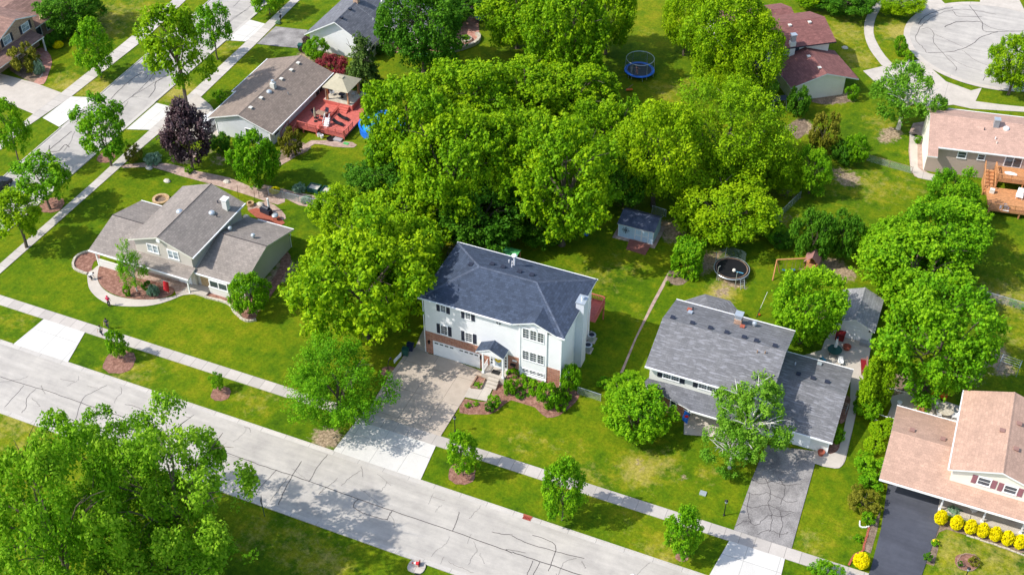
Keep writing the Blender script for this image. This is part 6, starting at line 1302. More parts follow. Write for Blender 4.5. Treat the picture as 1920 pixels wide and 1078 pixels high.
# ---- trampolines
def trampoline(p, R, zb, label, ring_m, net=None, poles=8, netr=None, ladder=False):
    t = thing('trampoline', label, 'trampoline', V3(p)); n = 40
    MB().lathe((0, 0, zb), [(R*(.8 if ring_m == 'blue' else .94), 0), (.01, -.03)][::-1], n, cap=False, smooth=False).build('mat', M['dark'] if ring_m == 'blue' else M['black'], t)
    b = MB(); b.lathe((0, 0, zb), [(R, -.06), (R*1.01, .0), (R*.98, .05), (R*(.82 if ring_m == 'blue' else .972), .05), (R*(.8 if ring_m == 'blue' else .965), .0)], n, cap=False); b.build('pad' if ring_m == 'blue' else 'rim', M[ring_m], t)
    for k in range(6):
        a = PI/3*k; MB().tube([(R*.97*math.cos(a), R*.97*math.sin(a), 0), (R*.97*math.cos(a), R*.97*math.sin(a), zb-.03)], .04, 6).build('leg', M['steel'], t)
    if net:
        rr = netr or R
        b = MB(); b.tube([(rr*math.cos(2*PI*k/n), rr*math.sin(2*PI*k/n), zb+net) for k in range(n+1)], .045, 6); b.build('top_ring', M['steel'], t)
        MB().lathe((0, 0, zb), [(rr*.97, .05), (rr*.97, net)], n, cap=False).build('net', M['net'], t)
        for k in range(poles):
            a = 2*PI*k/poles+.3; MB().tube([(R*math.cos(a), R*math.sin(a), zb*.3), (rr*math.cos(a), rr*math.sin(a), zb+net)], .035, 6).build('pole', M['steel'], t)
    return t
p1 = G(1199, 131, .8); trampoline(p1, 2.35, .8, 'blue trampoline with a ring-topped safety net on the rear lawn', 'blue', 2.0, 6, 2.15)
p2 = G(1372, 503, .9); t = trampoline(p2, 2.25, .9, 'black trampoline with bare safety poles behind the grey house', 'steel')
MB().lathe((0, 0, .9), [(1.9, .015), (2.0, .02)], 40, cap=False).build('spring_pad', M['timber'], t)
for k, (a, hh, dx) in enumerate([(2.9, 2.4, -.2), (2.2, 2.6, .2), (4.1, 2.4, .5), (5.2, 2.3, .35)]):
    x, y = 2.3*math.cos(a), 2.3*math.sin(a); MB().tube([(x, y, 0), (x, y, 2.1), (x+dx*.4, y, hh)], .04, 6).build('pole', M['steel'], t)
b = MB()
for k in range(12):
    a0, a1 = 1.0+k*.14, 1.0+(k+1)*.14; z0, z1 = .95, 2.3; f = lambda a, z: (2.3*math.cos(a), 2.3*math.sin(a), z); b.face([f(a0, z0), f(a1, z0), f(a1, z1), f(a0, z1)])
b.build('net', M['net'], t)
b = MB(); 
for s_ in (-.22, .22): b.tube([(1.75+s_, -1.55+s_*.6, .95), (2.15+s_, -2.35+s_*.6, 0)], .03, 5)
for k in range(4): f = .15+.23*k; b.tube([(1.53+.4*f, -1.68-.8*f, .95*(1-f)), (1.97+.4*f, -1.42-.8*f, .95*(1-f))], .025, 5)
b.build('ladder', M['steel'], t)
q = G(1376.5, 507.5, 1.1); t = thing('play_ball', 'pale yellow ball on the black trampoline', 'ball', (q.x, q.y, .93)); MB().ball((0, 0, .22), .24, 14).build('ball', M['offwhite'], t)
q = G(1387, 512, .95); t = thing('pool_noodle', 'light blue foam noodle on the black trampoline', 'foam noodle', (q.x, q.y, .95)); MB().tube([(-.45, 0, .06), (0, .05, .06), (.45, .03, .06)], .06, 8).build('noodle', M['ltblue'], t)
# ---- swing set with a roofed tower
a_ = G(1448.5, 526); top = G(1457, 487, 2.3); tw = G(1519, 510); t = thing('swing_set', 'timber swing set with a small gabled play tower', 'swing set', V3(tw))
L = lambda p, z=0: (p.x-tw.x, p.y-tw.y, z)
b = MB(); pe = G(1457, 487, 2.3); f1, f2 = G(1448.5, 526), G(1462, 512)
b.tube([L(f1), L(pe, 2.3)], .08, 6); b.tube([L(f2), L(pe, 2.3)], .08, 6); b.build('leg_frame', M['cedar'], t); MB().tube([L(pe, 2.3), (0, 0, 2.3)], .09, 6).build('top_beam', M['cedar'], t)
for f, m in ((.25, 'ltblue'), (.5, 'blue'), (.72, 'timber')):
    c = Vector(L(pe, 2.3))*(1-f)+Vector((0, 0, 2.3))*f; u = (Vector((0, 0, 0))-Vector(L(pe, 0))).normalized()
    b = MB()
    for s_ in (-.2, .2): b.tube([c+u*s_, c+u*s_+Vector((0, 0, -1.75))], .018, 4)
    o = b.build('swing_rope', M['timber'], t); b = MB(); c2 = c-Vector((0, 0, 1.75)); b.box(c2.x-.25, c2.x+.25, c2.y-.1, c2.y+.1, c2.z-.03, c2.z+.03); b.build('swing_seat', M[m], o)
b = MB()
for x in (-.7, .7):
    for y in (-.7, .7): b.box(x-.06, x+.06, y-.06, y+.06, 0, 2.2)
b.box(-.75, .75, -.75, .75, 1.2, 1.3); b.box(-.75, .75, -.76, -.7, 1.3, 1.9); b.box(-.75, .75, .7, .76, 1.3, 1.9); b.build('tower', M['cedar'], t)
M['rose'] = paint('faded_red_boards', (.32, .16, .14), .85, .2, 3); b = MB(); b.slab([(-.95, -.95, 2.1), (-.95, .95, 2.1), (0, .95, 3.1), (0, -.95, 3.1)], .05, 0, 0); b.slab([(0, -.95, 3.1), (0, .95, 3.1), (.95, .95, 2.1), (.95, -.95, 2.1)], .05, 0, 0); b.build('tower_roof', M['rose'], t)
# ---- playset with two green canopies behind the charcoal roof
c1, c2 = G(932, 466.5, 2.3), G(957, 474, 2.4); t = thing('play_tower_set', 'play set with two green canopies behind the charcoal roof', 'play set', V3(c2)); d = Vector((c1.x-c2.x, c1.y-c2.y, 0))
for c, w, hh in ((d, .85, 2.2), (Vector((0, 0, 0)), 1.15, 2.3)):
    fr_ = MB()
    for x in (-w, w):
        for y in (-w*.7, w*.7): fr_.box(c.x+x*.85-.06, c.x+x*.85+.06, c.y+y-.06, c.y+y+.06, 0, hh)
    fr_.box(c.x-w*.9, c.x+w*.9, c.y-w*.75, c.y+w*.75, 1.2, 1.28); fr_.build('tower_frame', M['cedar'], t)
    b = MB(); n = 8
    for k in range(n):
        a0, a1 = PI*(.12+.76*k/n), PI*(.12+.76*(k+1)/n); y0, y1 = -math.cos(a0)*w*1.05, -math.cos(a1)*w*1.05; z0, z1 = hh-.25+math.sin(a0)*.65, hh-.25+math.sin(a1)*.65
        b.face([(c.x-w, c.y+y0, z0), (c.x+w, c.y+y0, z0), (c.x+w, c.y+y1, z1), (c.x-w, c.y+y1, z1)], smooth=True)
    b.build('canopy', M['green'], t)
b = MB(); m = d*.5; b.box(m.x-.55, m.x+.55, m.y-.5, m.y+.5, 1.0, 1.1); b.box(m.x-.6, m.x+.6, m.y-.55, m.y-.48, 1.0, 1.7); b.build('bridge', M['darkred'], t)
# ---- blue slide
p = G(1099.5, 442); t = thing('play_slide', 'blue plastic slide under the trees left of the shed', 'slide', V3(p), math.radians(-20)); b = MB(); P = [(0, -.2, .15), (0, .5, .35), (0, 1.2, .95), (0, 1.7, 1.4), (0, 2.1, 1.45)]
for u, v in zip(P, P[1:]):
    b.face([(-.28, u[1], u[2]), (.28, u[1], u[2]), (.28, v[1], v[2]), (-.28, v[1], v[2])])
    for s_ in (-.28, .28): b.face([(s_, u[1], u[2]), (s_, v[1], v[2]), (s_*1.2, v[1], v[2]+.18), (s_*1.2, u[1], u[2]+.18)])
b.build('chute', M['blue'], t)
for x in (-.25, .25): MB().tube([(x, 2.2, 0), (x, 2.0, 1.6)], .04, 6).build('leg', M['steel'], t)
# ---- tether pole and balls
p = G(1418.5, 595); q = G(1439, 547.5, 2.6); t = thing('tether_pole', 'thin leaning pole with a dark base behind the grey house', 'pole', V3(p)); MB().tube([(0, 0, 0), ((q.x-p.x)*.35, (q.y-p.y)*.35, .95)], .05, 6).build('lower_pole', M['black'], t); MB().tube([((q.x-p.x)*.35, (q.y-p.y)*.35, .95), (q.x-p.x, q.y-p.y, 2.6)], .025, 6).build('upper_pole', M['offwhite'], t)
p = G(1423.5, 591.5); t = thing('play_ball', 'orange ball on the grass beside the leaning pole', 'ball', V3(p)); MB().ball((0, 0, .16), .16, 12).build('ball', M['orange'], t)
# ---- chain-link fences
def fence(P, label, h=1.15, m='steel', wire='wire', step=2.6, group=None, cat='fence'):
    P = [Vector((p[0], p[1], 0)) for p in P]; o = P[0]; t = thing('chain_link_fence', label, cat, V3(o), 0, group)
    for a, b_ in zip(P, P[1:]):
        L_ = (b_-a).length; n = max(1, round(L_/step))
        for k in range(n+(b_ == P[-1])): c = a+(b_-a)*k/n-o; MB().tube([c, c+Vector((0, 0, h+.05))], .035, 6).build('post', M[m], t)
        MB().tube([a-o+Vector((0, 0, h)), b_-o+Vector((0, 0, h))], .028, 6).build('top_rail', M[m], t)
        w = MB(); w.face([a-o, b_-o, b_-o+Vector((0, 0, h)), a-o+Vector((0, 0, h))]); w.build('mesh_panel', M[wire], t)
    return t
fence([G(1083, 738), G(1126, 752)], 'short chain-link fence right of the white house', 1.1)
fence([G(504, 366), G(560, 380), G(622, 394)], 'chain-link fence above the gravel strip behind the tan house', 1.2)
fence([G(1625, 302), G(1709, 326)], 'chain-link fence across the sunny lawn at the right', 1.1, 'timber')
fence([G(1452, 418), G(1500, 372)], 'chain-link fence beside the grove at the right', 1.2)
fence([G(1222, 399), G(1248, 407)], 'chain-link fence piece in the shade behind the shed', 1.2)
fence([G(795, 590), G(850, 462), G(862, 458)], 'dark fence close to the left wall of the white house', 1.2, 'black', 'net')
fence([G(1843, 560), G(1930, 585)], 'thin wire fence on the shaded lawn at the right edge', 1.2)
g0, g1_ = G(1641, 789), G(1664, 797); t = thing('garden_gate', 'white gate frame between the clipped shrubs and the arborvitae', 'gate', V3(g0)); L_ = g1_-g0
for c in (Vector((0, 0, 0)), L_, L_*1.25): MB().tube([c, c+Vector((0, 0, 1.35))], .06, 6).build('post', M['white'], t)
b = MB(); b.tube([(0, 0, 1.2), L_+Vector((0, 0, 1.2))], .04, 6); b.tube([(0, 0, .2), L_+Vector((0, 0, .2))], .04, 6); b.build('frame', M['white'], t)
# ---- people
def skin(name, V_, E_, R_, m, parent=None, sub=1, root=0):
    me = bpy.data.meshes.new(name); me.from_pydata(V_, E_, []); me.materials.append(M[m]); o = bpy.data.objects.new(name, me); SC.collection.objects.link(o)
    sk = o.modifiers.new('skin', 'SKIN'); ly = me.skin_vertices[0] if len(me.skin_vertices) else None
    if ly is None:
        bm = bmesh.new(); bm.from_mesh(me); bm.verts.layers.skin.verify(); bm.to_mesh(me); bm.free(); ly = me.skin_vertices[0]
    for i, r_ in enumerate(R_): ly.data[i].radius = (r_, r_); ly.data[i].use_root = (i == root)
    o.modifiers.new('sub', 'SUBSURF').levels = sub; o.modifiers['sub'].render_levels = sub
    for p in me.polygons: p.use_smooth = True
    if parent: o.parent = parent
    return o
def person(p, rz, label, top, bottom, pose='walk', hair='hair', h=1.7, shoes='black', sleeves=True, z=0):
    t = thing('person', label, 'person', (p[0], p[1], z), rz); s = h/1.7
    # facing +Y; joints per pose
    J = dict(pel=(0, 0, .93), sp=(0, .01, 1.15), ch=(0, .02, 1.36), nk=(0, .02, 1.47), hd=(0, .04, 1.55), tp=(0, .03, 1.66),
             lh=(-.1, 0, .9), lk=(-.11, .16, .5), la=(-.11, .02, .09), lt=(-.12, .16, .04), rh=(.1, 0, .9), rk=(.11, -.02, .5), ra=(.11, -.3, .13), rtt=(.12, -.2, .04),
             ls=(-.19, .02, 1.39), le=(-.25, -.1, 1.13), lw=(-.24, .0, .9), rs=(.19, .02, 1.39), re=(.25, .12, 1.14), rw=(.24, .26, .96))
    if pose == 'bend': J.update(pel=(0, -.22, .72), sp=(0, -.05, .86), ch=(0, .16, .94), nk=(0, .27, .95), hd=(0, .36, .93), tp=(0, .46, .88), lh=(-.1, -.22, .69), lk=(-.14, .08, .42), rh=(.1, -.22, .69), rk=(.14, .08, .42), ra=(.11, -.1, .09), rtt=(.12, .04, .04), la=(-.11, -.1, .09), lt=(-.12, .04, .04), ls=(-.19, .17, .93), le=(-.22, .26, .66), lw=(-.18, .34, .44), rs=(.19, .17, .93), re=(.22, .26, .66), rw=(.18, .34, .44))
    if pose == 'stand': J.update(lk=(-.1, .02, .5), la=(-.1, -.02, .09), lt=(-.11, .12, .04), rk=(.1, .02, .5), ra=(.1, -.02, .09), rtt=(.11, .12, .04), le=(-.3, .02, 1.16), lw=(-.26, .2, 1.05), re=(.28, .0, 1.14), rw=(.27, .1, .9))
    if pose == 'arms': J.update(lk=(-.16, .02, .5), la=(-.2, -.02, .09), lt=(-.22, .12, .04), rk=(.1, .1, .5), ra=(.16, -.1, .15), rtt=(.17, .02, .08), le=(-.45, .02, 1.42), lw=(-.68, .06, 1.48), re=(.4, .0, 1.25), rw=(.6, .1, 1.2))
    names = list(J); V_ = [tuple(c*s for c in J[k]) for k in names]; ix = {k: i for i, k in enumerate(names)}
    E_ = [(ix[a], ix[b]) for a, b in (('pel', 'sp'), ('sp', 'ch'), ('ch', 'nk'), ('nk', 'hd'), ('hd', 'tp'), ('pel', 'lh'), ('lh', 'lk'), ('lk', 'la'), ('la', 'lt'), ('pel', 'rh'), ('rh', 'rk'), ('rk', 'ra'), ('ra', 'rtt'), ('ch', 'ls'), ('ls', 'le'), ('le', 'lw'), ('ch', 'rs'), ('rs', 're'), ('re', 'rw'))]
    R = dict(pel=.12, sp=.11, ch=.13, nk=.055, hd=.085, tp=.07, lh=.085, rh=.085, lk=.06, rk=.06, la=.04, ra=.04, lt=.035, rtt=.035, ls=.055, rs=.055, le=.04, re=.04, lw=.028, rw=.028); R_ = [R[k]*s for k in names]
    for w_, e_ in (('lw', 'le'), ('rw', 're')):     # palm, four fingers and a thumb
        W_, E0 = Vector(J[w_]), Vector(J[e_]); d = (W_-E0).normalized(); sd = d.cross(Vector((0, 1, .3))).normalized(); pi = len(V_); V_.append(tuple((W_+d*.07)*s)); R_.append(.03*s); E_.append((ix[w_], pi))
        for k in range(4):
            f = W_+d*.1+sd*(k-1.5)*.022; g_ = f+d*(.04+.008*(1.5-abs(k-1.5)))+Vector((0, .012, -.01)); n0 = len(V_); V_ += [tuple(f*s), tuple(g_*s)]; R_ += [.009*s, .007*s]; E_ += [(pi, n0), (n0, n0+1)]
        n0 = len(V_); V_.append(tuple((W_+d*.06-sd*.05)*s)); R_.append(.009*s); E_.append((pi, n0))
    skin('body', V_, E_, R_, 'skin', t)
    def cloth(nm, chain, rad, m):
        VV, EE, RR, seen = [], [], [], {}
        for ch in chain:
            prev = None
            for k in ch:
                if isinstance(k, tuple): key = k; c = Vector(J[k[0]]).lerp(Vector(J[k[1]]), k[2])
                else: key = k; c = Vector(J[k])
                if key not in seen: seen[key] = len(VV); VV.append(tuple(c*s)); RR.append(rad.get(k if isinstance(k, str) else k[0], .07)*s)
                if prev is not None: EE.append((prev, seen[key]))
                prev = seen[key]
        skin(nm, VV, EE, RR, m, t)
    cloth('shirt', [['pel', 'sp', 'ch', ('ch', 'nk', .55)], ['ch', 'ls', ('ls', 'le', .75)], ['ch', 'rs', ('rs', 're', .75)]], dict(pel=.145, sp=.14, ch=.155, ls=.075, rs=.075, nk=.06), top)
    cloth('trousers', [[('pel', 'sp', .2), 'pel', 'lh', 'lk', ('lk', 'la', .85)], ['pel', 'rh', 'rk', ('rk', 'ra', .85)]], dict(pel=.135, lh=.105, rh=.105, lk=.08, rk=.08), bottom)
    hc = Vector(J['hd']).lerp(Vector(J['tp']), .55)*s; b = MB(); b.ball(hc+Vector((0, -.025*s, .03*s)), .115*s, 12, sz=1.0); b.build('hair', M[hair], t)
    nf = (Vector((0, 1, 0)) if pose != 'bend' else Vector((0, .6, -.8))); fc = Vector(J['hd'])*s+nf*.09*s
    MB().ball(fc+nf*.012, .02*s, 6).build('nose', M['skin'], t)
    for x in (-.035, .035): MB().ball(fc+Vector((x*s, -.006, .035*s)), .012*s, 6).build('eye', M['black'], t)
    MB().ball(fc+Vector((0, -.004, -.04*s)), .016*s, 6, sz=.4).build('mouth', M['darkred'], t)
    for a, l in (('la', 'lt'), ('ra', 'rtt')): q0, q1 = Vector(J[a])*s, Vector(J[l])*s; MB().tube([q0-Vector((0, .03, .04)), q0.lerp(q1, .6)-Vector((0, 0, .03)), q1], [.05*s, .052*s, .035*s], 8).build('shoe', M[shoes], t)
    return t
M['skirt'] = paint('pale_grey_cloth', (.5, .52, .46), .8); M['charc'] = paint('charcoal_cloth', (.05, .06, .08), .8); M['pinkcloth'] = paint('crimson_cloth', (.6, .01, .08), .8); M['indigo'] = paint('dark_indigo_cloth', (.03, .015, .05), .8); M['khaki'] = paint('khaki_cloth', (.5, .45, .25), .8)
person(G(191.5, 629.5), math.radians(200), 'person in a pale grey top and dark shorts walking on the pavement', 'skirt', 'charc', 'walk')
person(G(203, 616.5), math.radians(200), 'person in a white top with a dark bag or coat walking beside the pavement', 'charc', 'charc', 'walk')
person(G(205.5, 574.5), math.radians(20), 'person in a crimson top and dark trousers at the rim of the curved walk', 'pinkcloth', 'indigo', 'stand', hair='pinkcloth')
person(G(172.5, 524.5), math.radians(-30), 'person in a white shirt bending down on the curved walk of the tan house', 'white', 'charc', 'bend')
person(G(1194, 139, .8), math.radians(160), 'child in reddish clothes playing on the blue trampoline', 'rose', 'rose', 'arms', h=1.35, z=.82)
# ---- cars
def car(p, rz, paint_m, label, L_=4.6):
    t = thing('parked_car', label, 'car', V3(p), rz, 'parked cars'); w = .88; hl = L_/2
    prof = [(-hl, .35), (-hl, .75), (-hl+.15, .92), (-hl+1.0, .98), (-hl+1.55, 1.42), (hl-1.5, 1.45), (hl-.55, 1.0), (hl-.05, .92), (hl, .5), (hl, .35)]
    prof = [(-hl, .3), (-hl, .7), (-hl+.12, .86), (-hl+1.0, .95), (hl-.35, 1.0), (hl-.03, .9), (hl, .55), (hl, .3)]
    b = MB()
    W_ = lambda z: w*(1-.06*max(0, (z-.6))/.4)
    A = [(x, -W_(z), z) for x, z in prof]; B = [(x, W_(z), z) for x, z in prof]; b.face(A); b.face(B[::-1])
    for i in range(len(prof)): j = (i+1) % len(prof); b.face([A[j], A[i], B[i], B[j]])
    body = b.build('body', M[paint_m], t)
    lo = [(-hl+1.0, .95), (hl-.5, .98)]; hi = [(-hl+1.75, 1.42), (hl-1.25, 1.45)]
    g = MB(); q = [(lo[0][0], -w*.92, .95), (lo[1][0], -w*.92, .98), (lo[1][0], w*.92, .98), (lo[0][0], w*.92, .95)]; u = [(hi[0][0], -w*.74, 1.42), (hi[1][0], -w*.74, 1.45), (hi[1][0], w*.74, 1.45), (hi[0][0], w*.74, 1.42)]
    for i in range(4): j = (i+1) % 4; g.face([q[i], q[j], u[j], u[i]])
    g.build('windows', M['glass'], t); b = MB(); b.slab([(u[0][0]-.05, u[0][1]-.04, 1.47), (u[1][0]+.05, u[1][1]-.04, 1.5), (u[2][0]+.05, u[2][1]+.04, 1.5), (u[3][0]-.05, u[3][1]+.04, 1.47)], .06, 0, 0); b.build('roof', M[paint_m], t)
    for x in (-hl+.85, hl-.85):
        for y in (-w+.08, w-.08): o = MB().tube([(x, y-.11, .32), (x, y+.11, .32)], .32, 16).build('wheel', M['rubber'], t); MB().tube([(x, y-.125, .32), (x, y+.125, .32)], .17, 10).build('rim', M['steel'], o)
    for y in (-.6, .6): b = MB(); b.box(-hl-.02, -hl+.1, y-.18, y+.18, .6, .74); b.build('headlight', M['glasslt'], t); b = MB(); b.box(hl-.08, hl+.02, y-.18, y+.18, .65, .8); b.build('tail_light', M['red'], t)
    return t
M['carwhite'] = paint('white_car_paint', (.8, .8, .82), .2, .02); M['cardark'] = paint('dark_car_paint', (.02, .022, .03), .2, .02); M['carred'] = paint('dark_red_car_paint', (.10, .01, .02), .2, .02)
car(G(392, 236), math.radians(-85), 'carwhite', 'white car on the drive behind the purple-leaved tree'); car(G(-4, 358), math.radians(-87), 'cardark', 'dark car parked at the left edge of the side street'); car(G(492, -4), math.radians(-89), 'carred', 'dark red car on the side street at the top edge')
# ---- red deck, gazebo and furniture behind the brown-roofed house
class DH: pass
h = H('timber_deck', 'two-level red stained deck with stairs behind the brown-roofed house', 'deck', -87, 124.5)
timber_deck(h, -87.1, -82.5, 124.6, 135.6, .95, 'redwood', [(-85.6, 124.65, -82.5, 124.65)], name='upper_deck')
timber_deck(h, -82.48, -78.3, 125.2, 135.6, .7, 'redwood', [(-82.3, 125.25, -78.4, 125.25), (-78.35, 125.3, -78.35, 127.9)], name='lower_deck')
b = h.mb(); b.box(-82.6, -82.5, 125.3, 131.2, 1.2, 1.3)
for k in range(20): b.box(-82.58, -82.52, 125.4+.3*k, 125.46+.3*k, .7, 1.2)
h.part(b, 'middle_railing', 'redwood')
b = h.mb(); b.box(-85.3, -80.4, 131.6, 135.5, .7, 1.5); h.part(b, 'gazebo_platform', 'redwood'); b = h.mb(); b.box(-85.2, -80.5, 131.7, 135.4, 1.5, 1.54); h.part(b, 'platform_mat', 'stone')
for k in range(3): b = h.mb(); b.box(-82.4, -80.9, 131.6-.35*(k+1), 131.6-.35*k, .7, 1.3-.22*k); h.part(b, 'step', 'redwood')
b = h.mb()
for k in range(6): b.box(-87.05, -85.75, 124.55-.38*(k+1), 124.55-.38*k, 0, .82-.14*k)
h.part(b, 'stairs', 'redwood'); b = h.mb()
for x in (-87.1, -85.7): b.tube([(x, 124.6, 1.8), (x, 122.3, .95)], .06, 4); b.tube([(x, 122.3, 0), (x, 122.3, .95)], .05, 4); b.tube([(x, 124.6, .9), (x, 124.6, 1.85)], .05, 4)
for x in (-87.1, -85.7):
    for k in range(8): b.tube([(x, 124.4-.28*k, .85-.1*k), (x, 124.4-.28*k, 1.72-.1*k)], .02, 4)
h.part(b, 'stair_railing', 'redwood')
gz = Vector((-82.9, 133.5, 0)); t = thing('gazebo', 'square tan-roofed gazebo with curtained posts on the red deck', 'gazebo', (gz.x, gz.y, 1.54)); b = MB(); R_ = 2.15; zt = 2.3
for i in range(4):
    c = [(-R_, -R_), (R_, -R_), (R_, R_), (-R_, R_)]; a, d = c[i], c[(i+1) % 4]; b.slab([(a[0], a[1], zt), (d[0], d[1], zt), (d[0]*.12, d[1]*.12, zt+1.0), (a[0]*.12, a[1]*.12, zt+1.0)], .05, 0, 0)
b.slab([(-.34, -.34, zt+1.06), (.34, -.34, zt+1.06), (.34, .34, zt+1.06), (-.34, .34, zt+1.06)], .05, 0, 0); b.build('canopy', M['tan'], t)
for x in (-1.9, 1.9):
    for y in (-1.7, 1.7): MB().box(x-.07, x+.07, y-.07, y+.07, 0, zt-.02).build('post', M['timber'], t); MB().tube([(x*.93, y*.93, 0), (x*.9, y*.92, 1.1), (x*.93, y*.93, zt-.05)], [.2, .1, .24], 8).build('curtain', M['terra' if 0 else 'tan2'] if 'tan2' in M else M['cedar'], t)
def chair(p, z, rz, m, label, group=None, name='patio_chair', fm='steel'):
    t = thing(name, label, 'chair', (p[0], p[1], z), rz, group); MB().box(-.28, .28, -.26, .26, .38, .44).build('seat', M[m], t); b = MB(); b.slab([(-.28, .24, .44), (.28, .24, .44), (.28, .4, .95), (-.28, .4, .95)], .05, 0, 0); b.build('backrest', M[m], t)
    for x in (-.25, .25):
        MB().box(x-.03, x+.03, -.24, .28, .6, .65).build('armrest', M[m], t)
        for y in (-.22, .24): MB().tube([(x, y, 0), (x, y, .62)], .022, 5).build('leg', M[fm], t)
    return t
chair((-84.6, 133.2), 1.54, math.radians(60), 'grey', 'grey cushioned chair at the left under the gazebo'); chair((-81.5, 134.2), 1.54, math.radians(-80), 'steel', 'pale chair at the right under the gazebo')
t = thing('patio_table', 'small round dark table under the gazebo', 'table', (-82.9, 133.1, 1.54)); MB().lathe((0, 0, .6), [(.5, 0), (.5, .05)], 16).build('tabletop', M['dark'], t); MB().tube([(0, 0, 0), (0, 0, .6)], [.25, .08], 8).build('pedestal', M['black'], t)
q = crop(530, 120, 6.74)(485, 620); p = G(*(530+485/6.74, 120+625/6.74), 1.6); t = thing('dining_table', 'brown rectangular dining table on the red deck', 'table', (p.x, p.y, .95), math.radians(-5)); MB().box(-.8, .8, -.5, .5, .7, .75).build('tabletop', M['timber'], t)
for x in (-.7, .7):
    for y in (-.42, .42): MB().tube([(x, y, 0), (x, y, .7)], .03, 5).build('leg', M['black'], t)
for k, (dx, dy, r, lb) in enumerate([(-1.2, .1, 90, 'dark chair left of the dining table on the red deck'), (.3, .95, 0, 'dark chair behind the dining table on the red deck'), (-.2, -1.0, 180, 'dark chair in front of the dining table on the red deck')]): chair((p.x+dx, p.y+dy), .95, math.radians(r), 'dark', lb, 'dining chairs on the red deck')
def closed_umbrella(p, z, h_, m, label, tipm=None):
    t = thing('folded_umbrella', label, 'umbrella', (p[0], p[1], z)); MB().tube([(0, 0, 0), (0, 0, h_)], .03, 6).build('pole', M['timber'], t); MB().lathe((0, 0, h_*.32), [(.1, 0), (.2, .15), (.17, h_*.3), (.11, h_*.55), (.04, h_*.68)], 10).build('canopy', M[m], t); MB().lathe((0, 0, 0), [(.28, 0), (.26, .08), (.06, .12)], 12).build('base', M['black'], t)
    if tipm: MB().lathe((0, 0, h_*.9), [(.14, 0), (.12, .2), (.02, .3)], 10).build('tip_cover', M[tipm], t)
closed_umbrella(G(592, 228, .95), .95, 2.4, 'tan', 'tan folded umbrella beside the dining table on the red deck'); closed_umbrella(G(1564, 661), .08, 2.5, 'white', 'white folded umbrella with a navy tip on the patio behind the grey garage', 'navy')
for k, (x, y, lb) in enumerate([(644, 223, 'upper black lounger on the red deck'), (634, 233, 'lower black lounger on the red deck')]):
    p = G(x, y, .75); t = thing('sun_lounger', lb, 'lounger', (p.x, p.y, .72), math.radians(-12), 'black loungers on the red deck'); b = MB(); P = [(-.95, .5), (-.5, .28), (0, .22), (.5, .3), (.95, .2)]
    for u, v in zip(P, P[1:]): b.slab([(u[0], -.3, u[1]+.05), (v[0], -.3, v[1]+.05), (v[0], .3, v[1]+.05), (u[0], .3, u[1]+.05)], .05, 0, 0)
    b.build('mattress', M['black'], t)
    for x_ in (-.6, .6): b = MB(); b.tube([(x_, -.28, 0), (x_, -.28, .25), (x_, .28, .25), (x_, .28, 0)], .025, 5); b.build('leg_frame', M['black'], t)
p = G(613, 236, .75); t = thing('pool_steps', 'white plastic pool steps standing on the red deck', 'steps', (p.x, p.y, .72), math.radians(10)); b = MB()
for k in range(4): b.box(-.35, .35, -.6+.3*k, .6, 0+.25*k, .25*(k+1))
b.build('steps', M['white'], t); b = MB()
for x in (-.36, .36): b.tube([(x, -.55, .2), (x, -.55, 1.0), (x, .55, 1.8), (x, .55, .9)], .035, 6)
b.build('handrail', M['white'], t)
for k, (x, y, lb) in enumerate([(683, 184, 'upper black barbecue grill at the back of the red deck'), (690, 199, 'lower black barbecue grill at the back of the red deck')]):
    p = G(x, y, .8); t = thing('barbecue', lb, 'barbecue', (p.x, p.y, .7), 0, 'barbecues on the red deck'); MB().box(-.4, .4, -.28, .28, .1, .75).build('cabinet', M['black'], t); b = MB(); b.tube([(-.42, 0, .85), (.42, 0, .85)], .28, 10); b.build('lid', M['grey' if k == 0 else 'black'], t); MB().box(.42, .8, -.22, .22, .72, .77).build('side_shelf', M['steel'], t)
pc = G(716, 232, 1.1); t = thing('swimming_pool', 'round above-ground pool with a bright blue liner beside the red deck', 'pool', V3((pc.x, pc.y))); MB().lathe((0, 0, 0), [(3.3, 0), (3.3, 1.15), (3.42, 1.17), (3.42, 1.22), (3.15, 1.22), (3.15, .95)], 40, cap=False).build('wall', M['blue2'] if 'blue2' in M else M['blue'], t)
M['water'] = glassy('pool_water', (.02, .28, .62), .08); b = MB(); b.lathe((0, 0, 0), [(.01, .98), (3.15, .98)], 40, cap=False, smooth=False); o = b.build('water', M['water'], t)
for x, y, lb in ((598, 256, 'white bucket under the corner of the red deck'), (604, 259, 'second white bucket under the red deck')):
    p = G(x, y); t = thing('bucket', lb, 'bucket', V3(p), 0, 'items under the red deck'); MB().lathe((0, 0, 0), [(.2, 0), (.26, .5), (.22, .5), (.2, .1)], 12).build('pail', M['white'], t)
p = G(620, 262); t = thing('round_tub', 'black round tub on the gravel below the red deck', 'tub', V3(p)); MB().lathe((0, 0, 0), [(.5, 0), (.6, .22), (.52, .22), (.45, .08)], 16).build('tub', M['black'], t)
p = G(634, 264); t = thing('storage_crate', 'grey flat crate on the gravel below the red deck', 'crate', V3(p)); MB().box(-.6, .6, -.35, .35, 0, .25).build('crate', M['grey'], t); MB().box(-.63, .63, -.38, .38, .25, .3).build('lid', M['steel'], t)
p = G(649, 270); t = thing('green_tray', 'bright green tray on the gravel below the red deck', 'tray', V3(p)); MB().box(-.4, .4, -.25, .25, 0, .1).build('tray', M['green'], t)
